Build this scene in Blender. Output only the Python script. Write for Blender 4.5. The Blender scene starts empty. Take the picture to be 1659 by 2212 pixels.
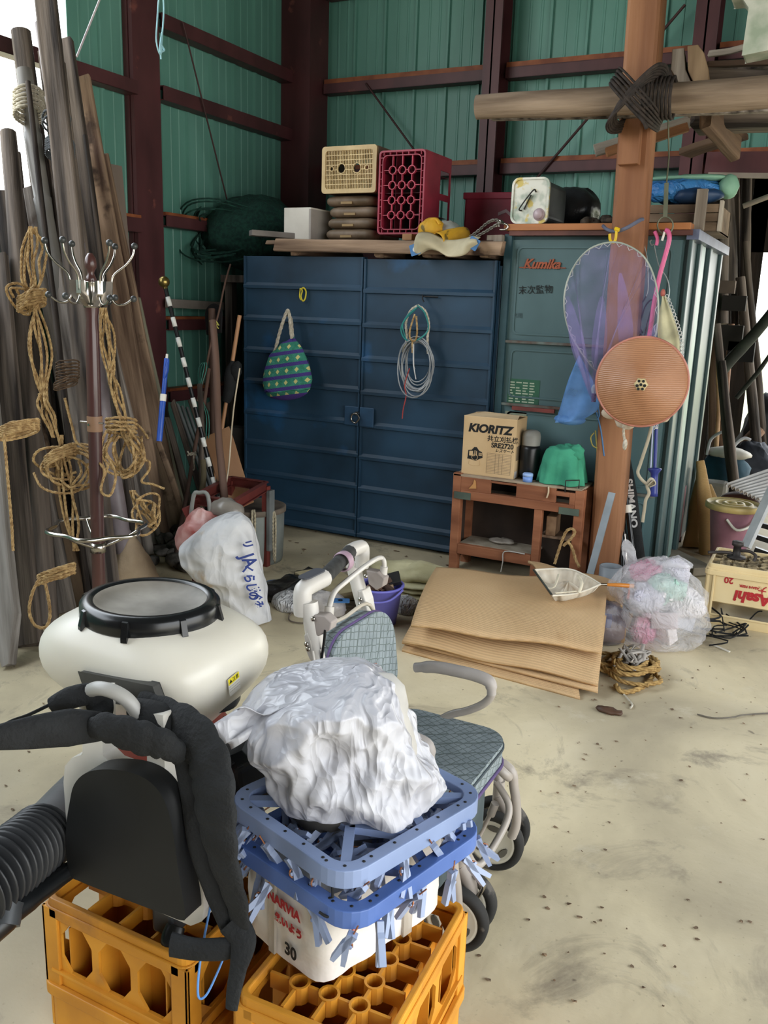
import bpy, math, random
from mathutils import Vector as V, Matrix as Mx, Euler, noise
random.seed(7)
PI = math.pi
SC = bpy.context.scene
COL = SC.collection
rnd = random.uniform
# ---------------------------------------------------------------- camera
F, YAW, PIT, ROL, CH = 1883.2, .469125, .236433, .034699, 1.5
_c, _s = math.cos(YAW), math.sin(YAW)
_r = V((_c, _s, 0)); _f = V((-_s, _c, 0)); _u = V((0, 0, 1))
FW = _f*math.cos(PIT) - _u*math.sin(PIT); _u2 = _u*math.cos(PIT) + _f*math.sin(PIT)
RT = _r*math.cos(ROL) + _u2*math.sin(ROL); UP = _u2*math.cos(ROL) - _r*math.sin(ROL)
CAM = V((0, 0, CH))
cd = bpy.data.cameras.new('camera'); cam = bpy.data.objects.new('camera', cd); COL.objects.link(cam)
cd.sensor_fit = 'VERTICAL'; cd.sensor_height = 24; cd.lens = F/2212*24; cd.clip_start = .05
cam.matrix_world = Mx(((RT.x, UP.x, -FW.x, 0), (RT.y, UP.y, -FW.y, 0), (RT.z, UP.z, -FW.z, CH), (0, 0, 0, 1)))
SC.camera = cam
def ray(x, y): return RT*((x-829.5)/F) - UP*((y-1106)/F) + FW
def PZ(x, y, z=0.): d = ray(x, y); return CAM + d*((z-CH)/d.z)
def PY(x, y, Y): d = ray(x, y); return CAM + d*(Y/d.y)
def PX(x, y, X): d = ray(x, y); return CAM + d*(X/d.x)
def PD(x, y, d): return CAM + ray(x, y)*d
# ---------------------------------------------------------------- materials
def lin(h):
    if isinstance(h, str):
        h = [int(h[i:i+2], 16)/255 for i in (0, 2, 4)]
    return tuple((c/12.92 if c <= .04045 else ((c+.055)/1.055)**2.4) for c in h[:3]) + (1,)
_mc = {}
def mat(name, c, c2=None, rough=.6, metal=0, scale=6, st=(1, 1, 1), lo=.35, hi=.7, bump=0, bs=None, bst=None,
        alpha=1, trans=0, spec=.5, sub=0, coat=0, detail=4, c3=None, s3=2.5, t3=.62, ior=1.45):
    if name in _mc: return _mc[name]
    m = bpy.data.materials.new(name); m.use_nodes = True; nt = m.node_tree; N = nt.nodes; L = nt.links
    b = N['Principled BSDF']
    b.inputs['Roughness'].default_value = rough; b.inputs['Metallic'].default_value = metal
    b.inputs['Alpha'].default_value = alpha; b.inputs['Transmission Weight'].default_value = trans
    b.inputs['Specular IOR Level'].default_value = spec; b.inputs['Coat Weight'].default_value = coat
    b.inputs['IOR'].default_value = ior
    tc = N.new('ShaderNodeTexCoord'); oi = N.new('ShaderNodeObjectInfo')
    ad = N.new('ShaderNodeVectorMath'); ad.operation = 'MULTIPLY_ADD'
    cb = N.new('ShaderNodeCombineXYZ')
    for k in range(3): L.new(oi.outputs['Random'], cb.inputs[k])
    L.new(cb.outputs[0], ad.inputs[0]); ad.inputs[1].default_value = (13, 7, 3); L.new(tc.outputs['Object'], ad.inputs[2])
    def nz(sc, stv, det):
        mp = N.new('ShaderNodeMapping'); mp.inputs['Scale'].default_value = stv; L.new(ad.outputs[0], mp.inputs['Vector'])
        n = N.new('ShaderNodeTexNoise'); n.inputs['Scale'].default_value = sc; n.inputs['Detail'].default_value = det
        L.new(mp.outputs[0], n.inputs['Vector']); return n
    ca = lin(c); cbb = lin(c2) if c2 else tuple(x*.75 for x in ca[:3]) + (1,)
    n = nz(scale, st, detail); r = N.new('ShaderNodeValToRGB'); L.new(n.outputs['Fac'], r.inputs['Fac'])
    r.color_ramp.elements[0].position = lo; r.color_ramp.elements[1].position = hi
    r.color_ramp.elements[0].color = cbb; r.color_ramp.elements[1].color = ca
    out = r.outputs[0]
    if c3:
        n3 = nz(s3, (1, 1, 1), 5); r3 = N.new('ShaderNodeValToRGB'); L.new(n3.outputs['Fac'], r3.inputs['Fac'])
        r3.color_ramp.elements[0].position = t3; r3.color_ramp.elements[1].position = min(1, t3+.06)
        mx = N.new('ShaderNodeMix'); mx.data_type = 'RGBA'; L.new(r3.outputs[0], mx.inputs[0]); L.new(out, mx.inputs[6]); mx.inputs[7].default_value = lin(c3)
        out = mx.outputs[2]
    L.new(out, b.inputs['Base Color'])
    if bump:
        nb = nz(bs or scale*4, bst or st, 3); bp = N.new('ShaderNodeBump'); bp.inputs['Strength'].default_value = min(1, bump); bp.inputs['Distance'].default_value = .01*max(1, bump)
        L.new(nb.outputs['Fac'], bp.inputs['Height']); L.new(bp.outputs[0], b.inputs['Normal'])
    m['b'] = 1
    _mc[name] = m; return m
def wave_bump(m, scale, axis='X', strength=.5, dist=.004, dark=0., rings=False, dist2=0):
    """adds ribbing / weave lines to a material made by mat()"""
    nt = m.node_tree; N = nt.nodes; L = nt.links; b = N['Principled BSDF']
    tc = N.new('ShaderNodeTexCoord'); w = N.new('ShaderNodeTexWave'); w.inputs['Scale'].default_value = scale
    w.wave_type = 'RINGS' if rings else 'BANDS'
    if rings: w.rings_direction = axis
    else: w.bands_direction = axis
    w.inputs['Distortion'].default_value = dist2
    L.new(tc.outputs['Object'], w.inputs['Vector'])
    bp = N.new('ShaderNodeBump'); bp.inputs['Strength'].default_value = strength; bp.inputs['Distance'].default_value = dist
    L.new(w.outputs['Fac'], bp.inputs['Height'])
    if b.inputs['Normal'].links: L.new(b.inputs['Normal'].links[0].from_socket, bp.inputs['Normal'])
    L.new(bp.outputs[0], b.inputs['Normal'])
    if dark:
        src = b.inputs['Base Color'].links[0].from_socket
        mx = N.new('ShaderNodeMix'); mx.data_type = 'RGBA'; mx.blend_type = 'MULTIPLY'; mx.inputs[0].default_value = dark
        L.new(src, mx.inputs[6]); L.new(w.outputs['Color'], mx.inputs[7]); L.new(mx.outputs[2], b.inputs['Base Color'])
    return m
def creases(m, sc=14, st=.8, dist=.02, z=.45):
    """sharp fold lines of thin plastic film"""
    if m.get('cr'): return m
    m['cr'] = 1
    nt = m.node_tree; N = nt.nodes; L = nt.links; b = N['Principled BSDF']; tc = N.new('ShaderNodeTexCoord')
    mp = N.new('ShaderNodeMapping'); mp.inputs['Scale'].default_value = (1, 1, z); mp.inputs['Rotation'].default_value = (.2, .3, 0); L.new(tc.outputs['Object'], mp.inputs[0])
    nn = N.new('ShaderNodeTexNoise'); nn.inputs['Scale'].default_value = sc*.6; L.new(mp.outputs[0], nn.inputs['Vector'])
    ad = N.new('ShaderNodeMix'); ad.data_type = 'RGBA'; ad.blend_type = 'ADD'; ad.inputs[0].default_value = .25; L.new(mp.outputs[0], ad.inputs[6]); L.new(nn.outputs['Color'], ad.inputs[7])
    prev = b.inputs['Normal'].links[0].from_socket if b.inputs['Normal'].links else None
    for k, (s_, d_) in enumerate(((sc, dist), (sc*2.7, dist*.4))):
        v = N.new('ShaderNodeTexVoronoi'); v.feature = 'F1'; v.inputs['Scale'].default_value = s_; L.new(ad.outputs[2], v.inputs['Vector'])
        bp = N.new('ShaderNodeBump'); bp.inputs['Strength'].default_value = st; bp.inputs['Distance'].default_value = d_; L.new(v.outputs['Distance'], bp.inputs['Height'])
        if prev: L.new(prev, bp.inputs['Normal'])
        prev = bp.outputs[0]
    L.new(prev, b.inputs['Normal']); return m
# ---------------------------------------------------------------- mesh builder
class MB:
    def __init__(s): s.v = []; s.f = []; s.sm = []; s.mi = []
    def add(s, vs, fs, smooth=False, mi=0, m=None):
        o = len(s.v)
        s.v += [(m @ V(p)) if m else V(p) for p in vs]
        for f in fs: s.f.append([i+o for i in f]); s.sm.append(smooth); s.mi.append(mi)
        return s
    def box(s, c, d, rot=None, mi=0, m=None):
        R = Euler(rot).to_matrix() if rot else Mx.Identity(3)
        vs = [V(c) + R @ V((d[0]*a/2, d[1]*b/2, d[2]*e/2)) for a in (-1, 1) for b in (-1, 1) for e in (-1, 1)]
        return s.add(vs, [(0, 1, 3, 2), (4, 6, 7, 5), (0, 4, 5, 1), (2, 3, 7, 6), (0, 2, 6, 4), (1, 5, 7, 3)], False, mi, m)
    def bb(s, x0, x1, y0, y1, z0, z1, mi=0, m=None): return s.box(((x0+x1)/2, (y0+y1)/2, (z0+z1)/2), (abs(x1-x0), abs(y1-y0), abs(z1-z0)), None, mi, m)
    def beam(s, a, b, w, h, up=V((0, 0, 1)), mi=0):
        a = V(a); b = V(b); t = (b-a).normalized()
        if abs(t.dot(up)) > .98: up = V((0, 1, 0))
        x = t.cross(up).normalized(); y = x.cross(t)
        vs = [p + x*(w*i/2) + y*(h*j/2) for p in (a, b) for i, j in ((-1, -1), (1, -1), (1, 1), (-1, 1))]
        return s.add(vs, [(3, 2, 1, 0), (4, 5, 6, 7), (0, 1, 5, 4), (1, 2, 6, 5), (2, 3, 7, 6), (3, 0, 4, 7)], False, mi)
    def tube(s, pts, r, n=8, closed=False, smooth=True, flat=1, cap=True, mi=0, up=None):
        pts = [V(p) for p in pts]; k = len(pts)
        rr = r if isinstance(r, (list, tuple)) else [r]*k
        T = []
        for i in range(k):
            a = pts[(i-1) % k] if closed or i else pts[0]; b = pts[(i+1) % k] if closed or i < k-1 else pts[-1]
            d = b-a; T.append(d.normalized() if d.length > 1e-9 else V((0, 0, 1)))
        nn = V(up) if up else (V((0, 0, 1)) if abs(T[0].z) < .9 else V((1, 0, 0)))
        vs = []
        for i in range(k):
            nn = nn - T[i]*nn.dot(T[i])
            nn = nn.normalized() if nn.length > 1e-6 else T[i].orthogonal().normalized()
            bn = T[i].cross(nn)
            for j in range(n):
                a = 2*PI*j/n; vs.append(pts[i] + nn*(math.cos(a)*rr[i]*flat) + bn*(math.sin(a)*rr[i]))
        fs = []
        for i in range(k if closed else k-1):
            for j in range(n):
                a = i*n+j; b = i*n+(j+1) % n; c = ((i+1) % k)*n+(j+1) % n; d = ((i+1) % k)*n+j
                fs.append((a, b, c, d))
        s.add(vs, fs, smooth, mi)
        if cap and not closed:
            s.add(vs[:n], [tuple(range(n-1, -1, -1))], False, mi); s.add(vs[-n:], [tuple(range(n))], False, mi)
        return s
    def lathe(s, prof, n=28, m=None, smooth=True, mi=0, close=False, sx=1, sy=1):
        vs = [(r*math.cos(2*PI*j/n)*sx, r*math.sin(2*PI*j/n)*sy, z) for r, z in prof for j in range(n)]
        fs = []; k = len(prof)
        for i in range(k if close else k-1):
            for j in range(n): fs.append((i*n+j, i*n+(j+1) % n, ((i+1) % k)*n+(j+1) % n, ((i+1) % k)*n+j))
        return s.add(vs, fs, smooth, mi, m)
    def prism(s, poly, z0, z1, m=None, mi=0, smooth=False):
        n = len(poly); vs = [(x, y, z0) for x, y in poly] + [(x, y, z1) for x, y in poly]
        s.add(vs, [tuple(range(n-1, -1, -1)), tuple(range(n, 2*n))], False, mi, m)
        return s.add(vs, [(i, (i+1) % n, (i+1) % n+n, i+n) for i in range(n)], smooth, mi, m)
    def ring(s, outer, inner, z0, z1, m=None, mi=0):
        """flat frame between two loops of the same count"""
        n = len(outer); vs = [(x, y, z) for z in (z0, z1) for lp in (outer, inner) for x, y in lp]; fs = []
        for i in range(n):
            j = (i+1) % n
            fs += [(i, i+n, j+n, j), (2*n+i, 2*n+j, 3*n+j, 3*n+i), (i, j, 2*n+j, 2*n+i), (n+i, 3*n+i, 3*n+j, n+j)]
        return s.add(vs, fs, False, mi, m)
    def ell(s, c, r, n=20, k=12, fn=None, mi=0, m=None):
        c = V(c); vs = []; fs = []
        for i in range(k+1):
            th = PI*i/k
            for j in range(n):
                ph = 2*PI*j/n; d = V((math.sin(th)*math.cos(ph), math.sin(th)*math.sin(ph), math.cos(th)))
                p = V((d.x*r[0], d.y*r[1], d.z*r[2]))
                if fn: p = fn(d, p)
                vs.append(c+p)
        for i in range(k):
            for j in range(n): fs.append((i*n+j, (i+1)*n+j, (i+1)*n+(j+1) % n, i*n+(j+1) % n))
        return s.add(vs, fs, True, mi, m)
    def sheet(s, fn, nu, nv, mi=0, smooth=True):
        vs = [fn(i/nu, j/nv) for j in range(nv+1) for i in range(nu+1)]
        return s.add(vs, [(j*(nu+1)+i, j*(nu+1)+i+1, (j+1)*(nu+1)+i+1, (j+1)*(nu+1)+i) for j in range(nv) for i in range(nu)], smooth, mi)
    def rope(s, pts, r, turns=None, closed=False, mi=0, strands=3):
        L = sum((V(pts[i+1])-V(pts[i])).length for i in range(len(pts)-1)); tp = turns or (1/(r*9))
        K = max(6, int(L*tp*7)); P = resample(pts, K)
        nn = V((0.3, .5, .8)); A = []
        for i in range(K):
            t = (P[min(K-1, i+1)]-P[max(0, i-1)]).normalized(); nn = (nn - t*nn.dot(t)).normalized(); A.append((nn.copy(), t.cross(nn)))
        for q in range(strands):
            S = []
            for i in range(K):
                a = 2*PI*(q/strands + L*tp*i/K); S.append(P[i] + A[i][0]*math.cos(a)*r*.5 + A[i][1]*math.sin(a)*r*.5)
            s.tube(S, r*.56, 5, mi=mi)
        return s
    def build(s, name, mats, parent=None, loc=None, mw=None, bev=0, seg=2, solid=0, sub=0):
        me = bpy.data.meshes.new(name)
        me.from_pydata([tuple(p) for p in s.v], [], s.f)
        for m in (mats if isinstance(mats, (list, tuple)) else [mats]): me.materials.append(m)
        me.polygons.foreach_set('use_smooth', s.sm); me.polygons.foreach_set('material_index', s.mi)
        me.update(); o = bpy.data.objects.new(name, me); COL.objects.link(o)
        if parent: o.parent = parent
        if mw is not None: o.matrix_world = mw
        if loc is not None: o.location = loc
        if solid: q = o.modifiers.new('s', 'SOLIDIFY'); q.thickness = solid; q.offset = 0
        if bev: q = o.modifiers.new('b', 'BEVEL'); q.width = bev; q.segments = seg; q.limit_method = 'ANGLE'; q.angle_limit = .7
        if sub: q = o.modifiers.new('u', 'SUBSURF'); q.levels = sub; q.render_levels = sub
        return o
def resample(pts, K):
    pts = [V(p) for p in pts]; ds = [0]
    for i in range(len(pts)-1): ds.append(ds[-1] + (pts[i+1]-pts[i]).length)
    out = []; j = 0
    for i in range(K):
        t = ds[-1]*i/(K-1)
        while j < len(pts)-2 and ds[j+1] < t: j += 1
        a = (t-ds[j])/max(1e-9, ds[j+1]-ds[j]); out.append(pts[j].lerp(pts[j+1], min(1, a)))
    return out
def cr(pts, k=6, closed=False):
    pts = [V(p) for p in pts]; n = len(pts); out = []
    for i in range(n if closed else n-1):
        g = (lambda q: pts[q % n]) if closed else (lambda q: pts[max(0, min(n-1, q))])
        a, b, c, d = g(i-1), g(i), g(i+1), g(i+2)
        for j in range(k):
            t = j/k; out.append(.5*((2*b) + (c-a)*t + (2*a-5*b+4*c-d)*t*t + (3*b-a-3*c+d)*t**3))
    if not closed: out.append(pts[-1])
    return out
def rrect(w, h, r, k=5, cx=0, cy=0):
    o = []
    for sx, sy, a0 in ((1, 1, 0), (-1, 1, 90), (-1, -1, 180), (1, -1, 270)):
        for i in range(k+1):
            a = math.radians(a0+90*i/k); o.append((cx+sx*(w/2-r)+r*math.cos(a), cy+sy*(h/2-r)+r*math.sin(a)))
    return o
def rough_poly(w, h, amp=0): return rrect(w, h, min(w, h)*.12, 3)
def PV(x, y, P0):
    n = V((FW.x, FW.y, 0)); d = ray(x, y); return CAM + d*((P0-CAM).dot(n)/d.dot(n))
def interp(tab, t):
    for i in range(len(tab)-1):
        a, b = tab[i], tab[i+1]
        if t <= b[0] or i == len(tab)-2:
            u = (t-a[0])/(b[0]-a[0]); return [p+(q-p)*u for p, q in zip(a[1:], b[1:])]
def loft(rows, P0, dep, amp=.03, f=7, nu=56, nv=40, sd=0, fine=.006, lo_=None):
    """closed sack standing at P0: rows of (image y, left x, right x) give its width at each height, dep its half depth in metres"""
    ys = [r[0] for r in rows]; mb = MB(); bk_ = V((FW.x, FW.y, 0)).normalized(); o = lo_ or P0
    def fn(u, v):
        y = ys[0]+(ys[-1]-ys[0])*v; x0, x1 = interp(rows, y); l, r = PV(x0, y, P0), PV(x1, y, P0); c = (l+r)/2; h = (r-l)/2
        dp = min(dep, h.length*1.0)*(1 if 0 < v < 1 else .5); a = 2*PI*u
        sx_ = math.copysign(abs(math.cos(a))**.8, math.cos(a)); sy_ = math.copysign(abs(math.sin(a))**.8, math.sin(a))
        p = c+h*sx_+bk_*(dp*sy_); dr = (h.normalized()*math.cos(a)+bk_*math.sin(a))
        p = p+dr*(crumple(p, amp, f, sd)*min(1, abs(math.sin(a))+.35)+crumple((p.x, p.y, p.z*.45), fine, f*4, sd+3))
        return V((p.x, p.y, max(.002, p.z)))-o
    mb.sheet(fn, nu, nv)
    for v in (0, 1):
        ring_ = [fn(i/nu, v) for i in range(nu)]; mb.add(ring_+[sum(ring_, V())/nu], [(i, (i+1) % nu, nu) if v else ((i+1) % nu, i, nu) for i in range(nu)], True)
    return mb
# ---------------------------------------------------------------- things
def tag(o, label, cat, group=None, kind=None):
    if label: o['label'] = label
    if cat: o['category'] = cat
    if group: o['group'] = group
    if kind: o['kind'] = kind
    return o
def thing(name, label, cat, loc=(0, 0, 0), rz=0, group=None, mw=None):
    o = bpy.data.objects.new(name, None); COL.objects.link(o); o.empty_display_size = .05
    if mw is not None: o.matrix_world = mw
    else: o.location = loc; o.rotation_euler = (0, 0, rz)
    return tag(o, label, cat, group)
def single(mb, name, mats, label, cat, group=None, **k):
    """one-mesh thing given in world coordinates; its origin goes to its base"""
    xs = [p.x for p in mb.v]; ys = [p.y for p in mb.v]; zs = [p.z for p in mb.v]
    o = V(((min(xs)+max(xs))/2, (min(ys)+max(ys))/2, min(zs))); mb.v = [p-o for p in mb.v]
    return tag(mb.build(name, mats, loc=o, **k), label, cat, group)
def wpart(mb, name, mats, parent, **k):
    """part given in world coordinates under a thing that is already placed"""
    inv = wm(parent).inverted(); mb.v = [inv @ p for p in mb.v]
    return mb.build(name, mats, parent, **k)
def wm(o):
    m = o.matrix_basis.copy()
    while o.parent: o = o.parent; m = o.matrix_basis @ m
    return m
def struct(mb, name, mats, label=None, **k):
    o = mb.build(name, mats, **k); o['kind'] = 'structure'
    if label: o['label'] = label
    return o
def copy_tree(o, parent=None):
    c = o.copy(); COL.objects.link(c); c.parent = parent
    for ch in list(o.children): copy_tree(ch, c)
    return c
def frame_mat(a, b, side=V((0, -1, 0))):
    """matrix whose local z runs a->b, local -y faces side"""
    a = V(a); b = V(b); z = (b-a).normalized(); y = -(V(side) - z*V(side).dot(z)).normalized(); x = y.cross(z)
    return Mx(((x.x, y.x, z.x, a.x), (x.y, y.y, z.y, a.y), (x.z, y.z, z.z, a.z), (0, 0, 0, 1)))
def text(s, size, m, mw, parent, name='lettering', ext=.0004, sx=1, shear=0, bold=0, align='CENTER', sp=1):
    cu = bpy.data.curves.new(name, 'FONT'); cu.body = s; cu.size = size; cu.extrude = ext; cu.align_x = align; cu.align_y = 'CENTER'
    cu.shear = shear; cu.offset = bold; cu.space_character = sp
    cu.materials.append(m); o = bpy.data.objects.new(name, cu); COL.objects.link(o)
    bpy.context.view_layer.update()
    me = bpy.data.meshes.new_from_object(o.evaluated_get(bpy.context.evaluated_depsgraph_get()))
    bpy.data.objects.remove(o); o = bpy.data.objects.new(name, me); COL.objects.link(o)
    if parent: o.parent = parent
    o.matrix_basis = mw @ Mx.Diagonal((sx, 1, 1, 1)); return o
# plank: local z along the length, irregular weathered section
def plank(a, b, w, t, m, name, label, cat, group=None, side=V((.5, -1, .2)), taper=1, warp=.01, rnd_end=True, point=0, parent=None):
    L = (V(b)-V(a)).length; mb = MB(); n = 9; vs = []; sd = rnd(0, 99); ks = 12
    for i in range(n+1):
        u = i/n; sc = 1+(taper-1)*u; pt = 1
        if point and u < point: pt = .25+.75*u/point
        ox = warp*noise.noise(V((sd, u*2, 0))); oy = warp*noise.noise(V((sd+5, u*2, 0)))
        for j, (x, y) in enumerate(rrect(w, t, min(w, t)*.2, 2)):
            e = 1 + .10*noise.noise(V((sd+x*20, y*20, u*L*3)))
            dz = (.03*noise.noise(V((sd, x*40, y*9))) if rnd_end and i in (0, n) else 0)
            vs.append((x*sc*e*pt+ox, y*sc*e+oy, L*u+dz))
    k = len(rrect(w, t, .01, 2)); fs = []
    for i in range(n):
        for j in range(k): fs.append((i*k+j, i*k+(j+1) % k, (i+1)*k+(j+1) % k, (i+1)*k+j))
    fs += [tuple(range(k-1, -1, -1)), tuple(range(n*k, (n+1)*k))]
    mb.add(vs, fs, False)
    o = mb.build(name, m, parent, mw=frame_mat(a, b, side))
    return tag(o, label, cat, group) if label else o
def pole(a, b, r0, r1, m, name, label, cat, group=None, n=12, knots=0, warp=.012, extra=None):
    L = (V(b)-V(a)).length; mb = MB(); pts = []; rs = []; sd = rnd(0, 99)
    K = 14 if not knots else knots*4
    for i in range(K+1):
        u = i/K; w = 1
        if knots and i % 4 == 0 and 0 < i < K: w = 1.10
        pts.append((warp*noise.noise(V((sd, u*3, 0))), warp*noise.noise(V((sd+9, u*3, 0))), L*u)); rs.append((r0+(r1-r0)*u)*w*(1+.05*noise.noise(V((sd, u*9, 2)))))
        if knots and i % 4 == 0 and 0 < i < K:
            pts.append((pts[-1][0], pts[-1][1], L*u+.006)); rs.append((r0+(r1-r0)*u)*.97)
    mb.tube(pts, rs, n)
    o = mb.build(name, m, mw=frame_mat(a, b))
    return tag(o, label, cat, group)
from mathutils.bvhtree import BVHTree
SETL = []
def wbvh(o):
    me = o.data; M_ = wm(o); return BVHTree.FromPolygons([M_ @ v.co for v in me.vertices], [tuple(p.vertices) for p in me.polygons])
def settle(o, xmin=-4.19, n=14, step=.04):
    """slides a leaning stick along the floor, away from or towards the room, until it clears the ones already placed"""
    base = o.matrix_basis.copy(); c = base.translation; h = V((c.x, c.y, 0)).normalized()
    for k in range(2*n):
        q = (k+1)//2*step*(1 if k % 2 else -1); o.matrix_basis = Mx.Translation(h*q) @ base
        M_ = o.matrix_basis; xs = [(M_ @ V(b)).x for b in o.bound_box]; ys = [(M_ @ V(b)).y for b in o.bound_box]
        if min(xs) < xmin and q > 0: continue
        if max(ys) > 6.3 and q > 0: continue
        t = wbvh(o)
        if not any(t.overlap(u) for u in SETL): SETL.append(t); return o
    o.matrix_basis = base; SETL.append(wbvh(o)); return o
def crumple(p, amp, f, sd=0):
    q = V(p)*f + V((sd, sd*1.3, sd*.7))
    a = 1-abs(noise.noise(q))*2; b = 1-abs(noise.noise(q*2.3+V((5, 1, 2))))*2
    return amp*(a*.6+b*.3-.45)
def bagfn(amp, f, sd, squash=.25, pinch=0, lean=(0, 0), pw=1):
    """displacement for sacks and bags: flat below, crumpled, optionally drawn in towards the neck"""
    def fn(d, p):
        p = p.copy()
        if d.z < 0: p.z *= squash if squash < 1 else 1
        u = max(0, d.z)
        if pinch: p.x *= 1-pinch*u**pw; p.y *= 1-pinch*u**pw
        p.x += lean[0]*u; p.y += lean[1]*u
        return p + d*crumple(p, amp, f, sd)
    return fn
# ================================================================ materials
G_SHEET = mat('green_sheet', '6fa598', '588c7f', rough=.45, scale=2, st=(1, 1, .3), bump=.05)
STEEL = mat('red_oxide_steel', '60373a', '4a2a2d', rough=.5, scale=5, st=(1, 1, .4), c3='7d4a44', s3=6, t3=.68)
ORANGE_P = mat('orange_primer_wood', 'a5623c', '7c4228', rough=.6, scale=9)
CONC = None
DUST = mat('dust', 'b0a593', '8e8371', rough=.9, scale=14)
W_GREY = mat('weathered_grey_wood', 'a0968d', '403832', rough=.85, scale=22, st=(1, 1, .06), lo=.34, hi=.64, bump=.5, bs=60, c3='5a4b3f', s3=3, t3=.63)
W_DARK = mat('dark_old_wood', '75695f', '241d19', rough=.85, scale=20, st=(1, 1, .06), lo=.36, hi=.66, bump=.5, bs=60)
W_BROWN = mat('brown_old_board', 'aa8f76', '452f22', rough=.8, scale=13, st=(1, 1, .09), lo=.33, hi=.66, bump=.4, bs=60, c3='3c2b20', s3=4, t3=.6)
W_PALE = mat('pale_grey_wood', 'b0a698', '7d7266', rough=.85, scale=22, st=(1, 1, .06), bump=.3, bs=60)
BAMBOO = mat('bamboo_grey', 'a39f98', '58544f', rough=.5, scale=6, st=(1, 1, .15), bump=.1)
BAMBOO_Y = mat('bamboo_tan', 'b59068', '8a6744', rough=.5, scale=8, st=(1, 1, .2))
ROPE = mat('straw_rope', 'c9ab78', '8f7048', rough=.9, scale=60, bump=.4, bs=300)
ROPE_W = mat('white_cord', 'cfc8b8', 'a39a88', rough=.9, scale=60)
ROPE_D = mat('dark_straw_rope', '6b5540', '453424', rough=.9, scale=60)
BLACK = mat('black_plastic', '16181a', '0e0f10', rough=.35, scale=5)
BLACKF = mat('black_fabric', '1b1d1f', '121314', rough=.85, scale=20, bump=.3, bs=200)
RUBBER = mat('black_rubber', '2b2a28', '1c1b1a', rough=.8, scale=10, c3='55504a', s3=14, t3=.6)
WHITEP = mat('white_plastic', 'e6e3da', 'dcd8cc', rough=.35, scale=3)
BAGW = creases(mat('white_bag', 'dcdcdc', 'c9c9cb', rough=.35, scale=10), 22)
CHROME = mat('chrome', 'c9c4bc', 'a9a39a', rough=.22, metal=1, scale=8)
DARKM = mat('dark_metal', '3a3836', '2a2827', rough=.45, metal=.6, scale=8)
PINEW = mat('post_brown_wood', 'a0714f', '74492f', rough=.7, scale=10, st=(1, 1, .08), lo=.3, hi=.7, bump=.2, bs=60)
DESKW = mat('desk_red_wood', 'a26a4a', '75452c', rough=.65, scale=12, st=(.15, 1, 1), lo=.3, hi=.7, bump=.2)
PLYW = mat('bare_plywood', 'b58a63', '94694a', rough=.7, scale=5, st=(1, 1, .1), lo=.35, hi=.65)
RED_CR = mat('red_crate_plastic', 'a22f45', '7d2033', rough=.45, scale=5)
BEIGE_CR = mat('beige_crate_plastic', 'dcc391', 'b99f70', rough=.5, scale=5)
YEL_CR = mat('yellow_crate_plastic', 'dd9a30', 'bd7e26', rough=.5, scale=6, c3='a8712e', s3=5, t3=.62, bump=.08)
BLUEC = mat('blue_cabinet_paint', '26435a', '1a3041', rough=.5, scale=2.2, st=(1, 1, 1), lo=.35, hi=.62, c3='25527a', s3=1.6, t3=.64)
TEALC = mat('teal_cabinet_paint', '5b777b', '4a6467', rough=.5, scale=2, st=(1, 1, .5), c3='6a5a52', s3=9, t3=.76)
TEALL = mat('light_teal_rail', '8aa59d', '68857f', rough=.4, scale=5, st=(1, 1, .2))
GREYM = mat('grey_zinc', '8d9292', '6c7070', rough=.5, metal=.4, scale=6)
CARD = mat('cardboard', 'd3b68d', 'c2a379', rough=.8, scale=4)
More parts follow.
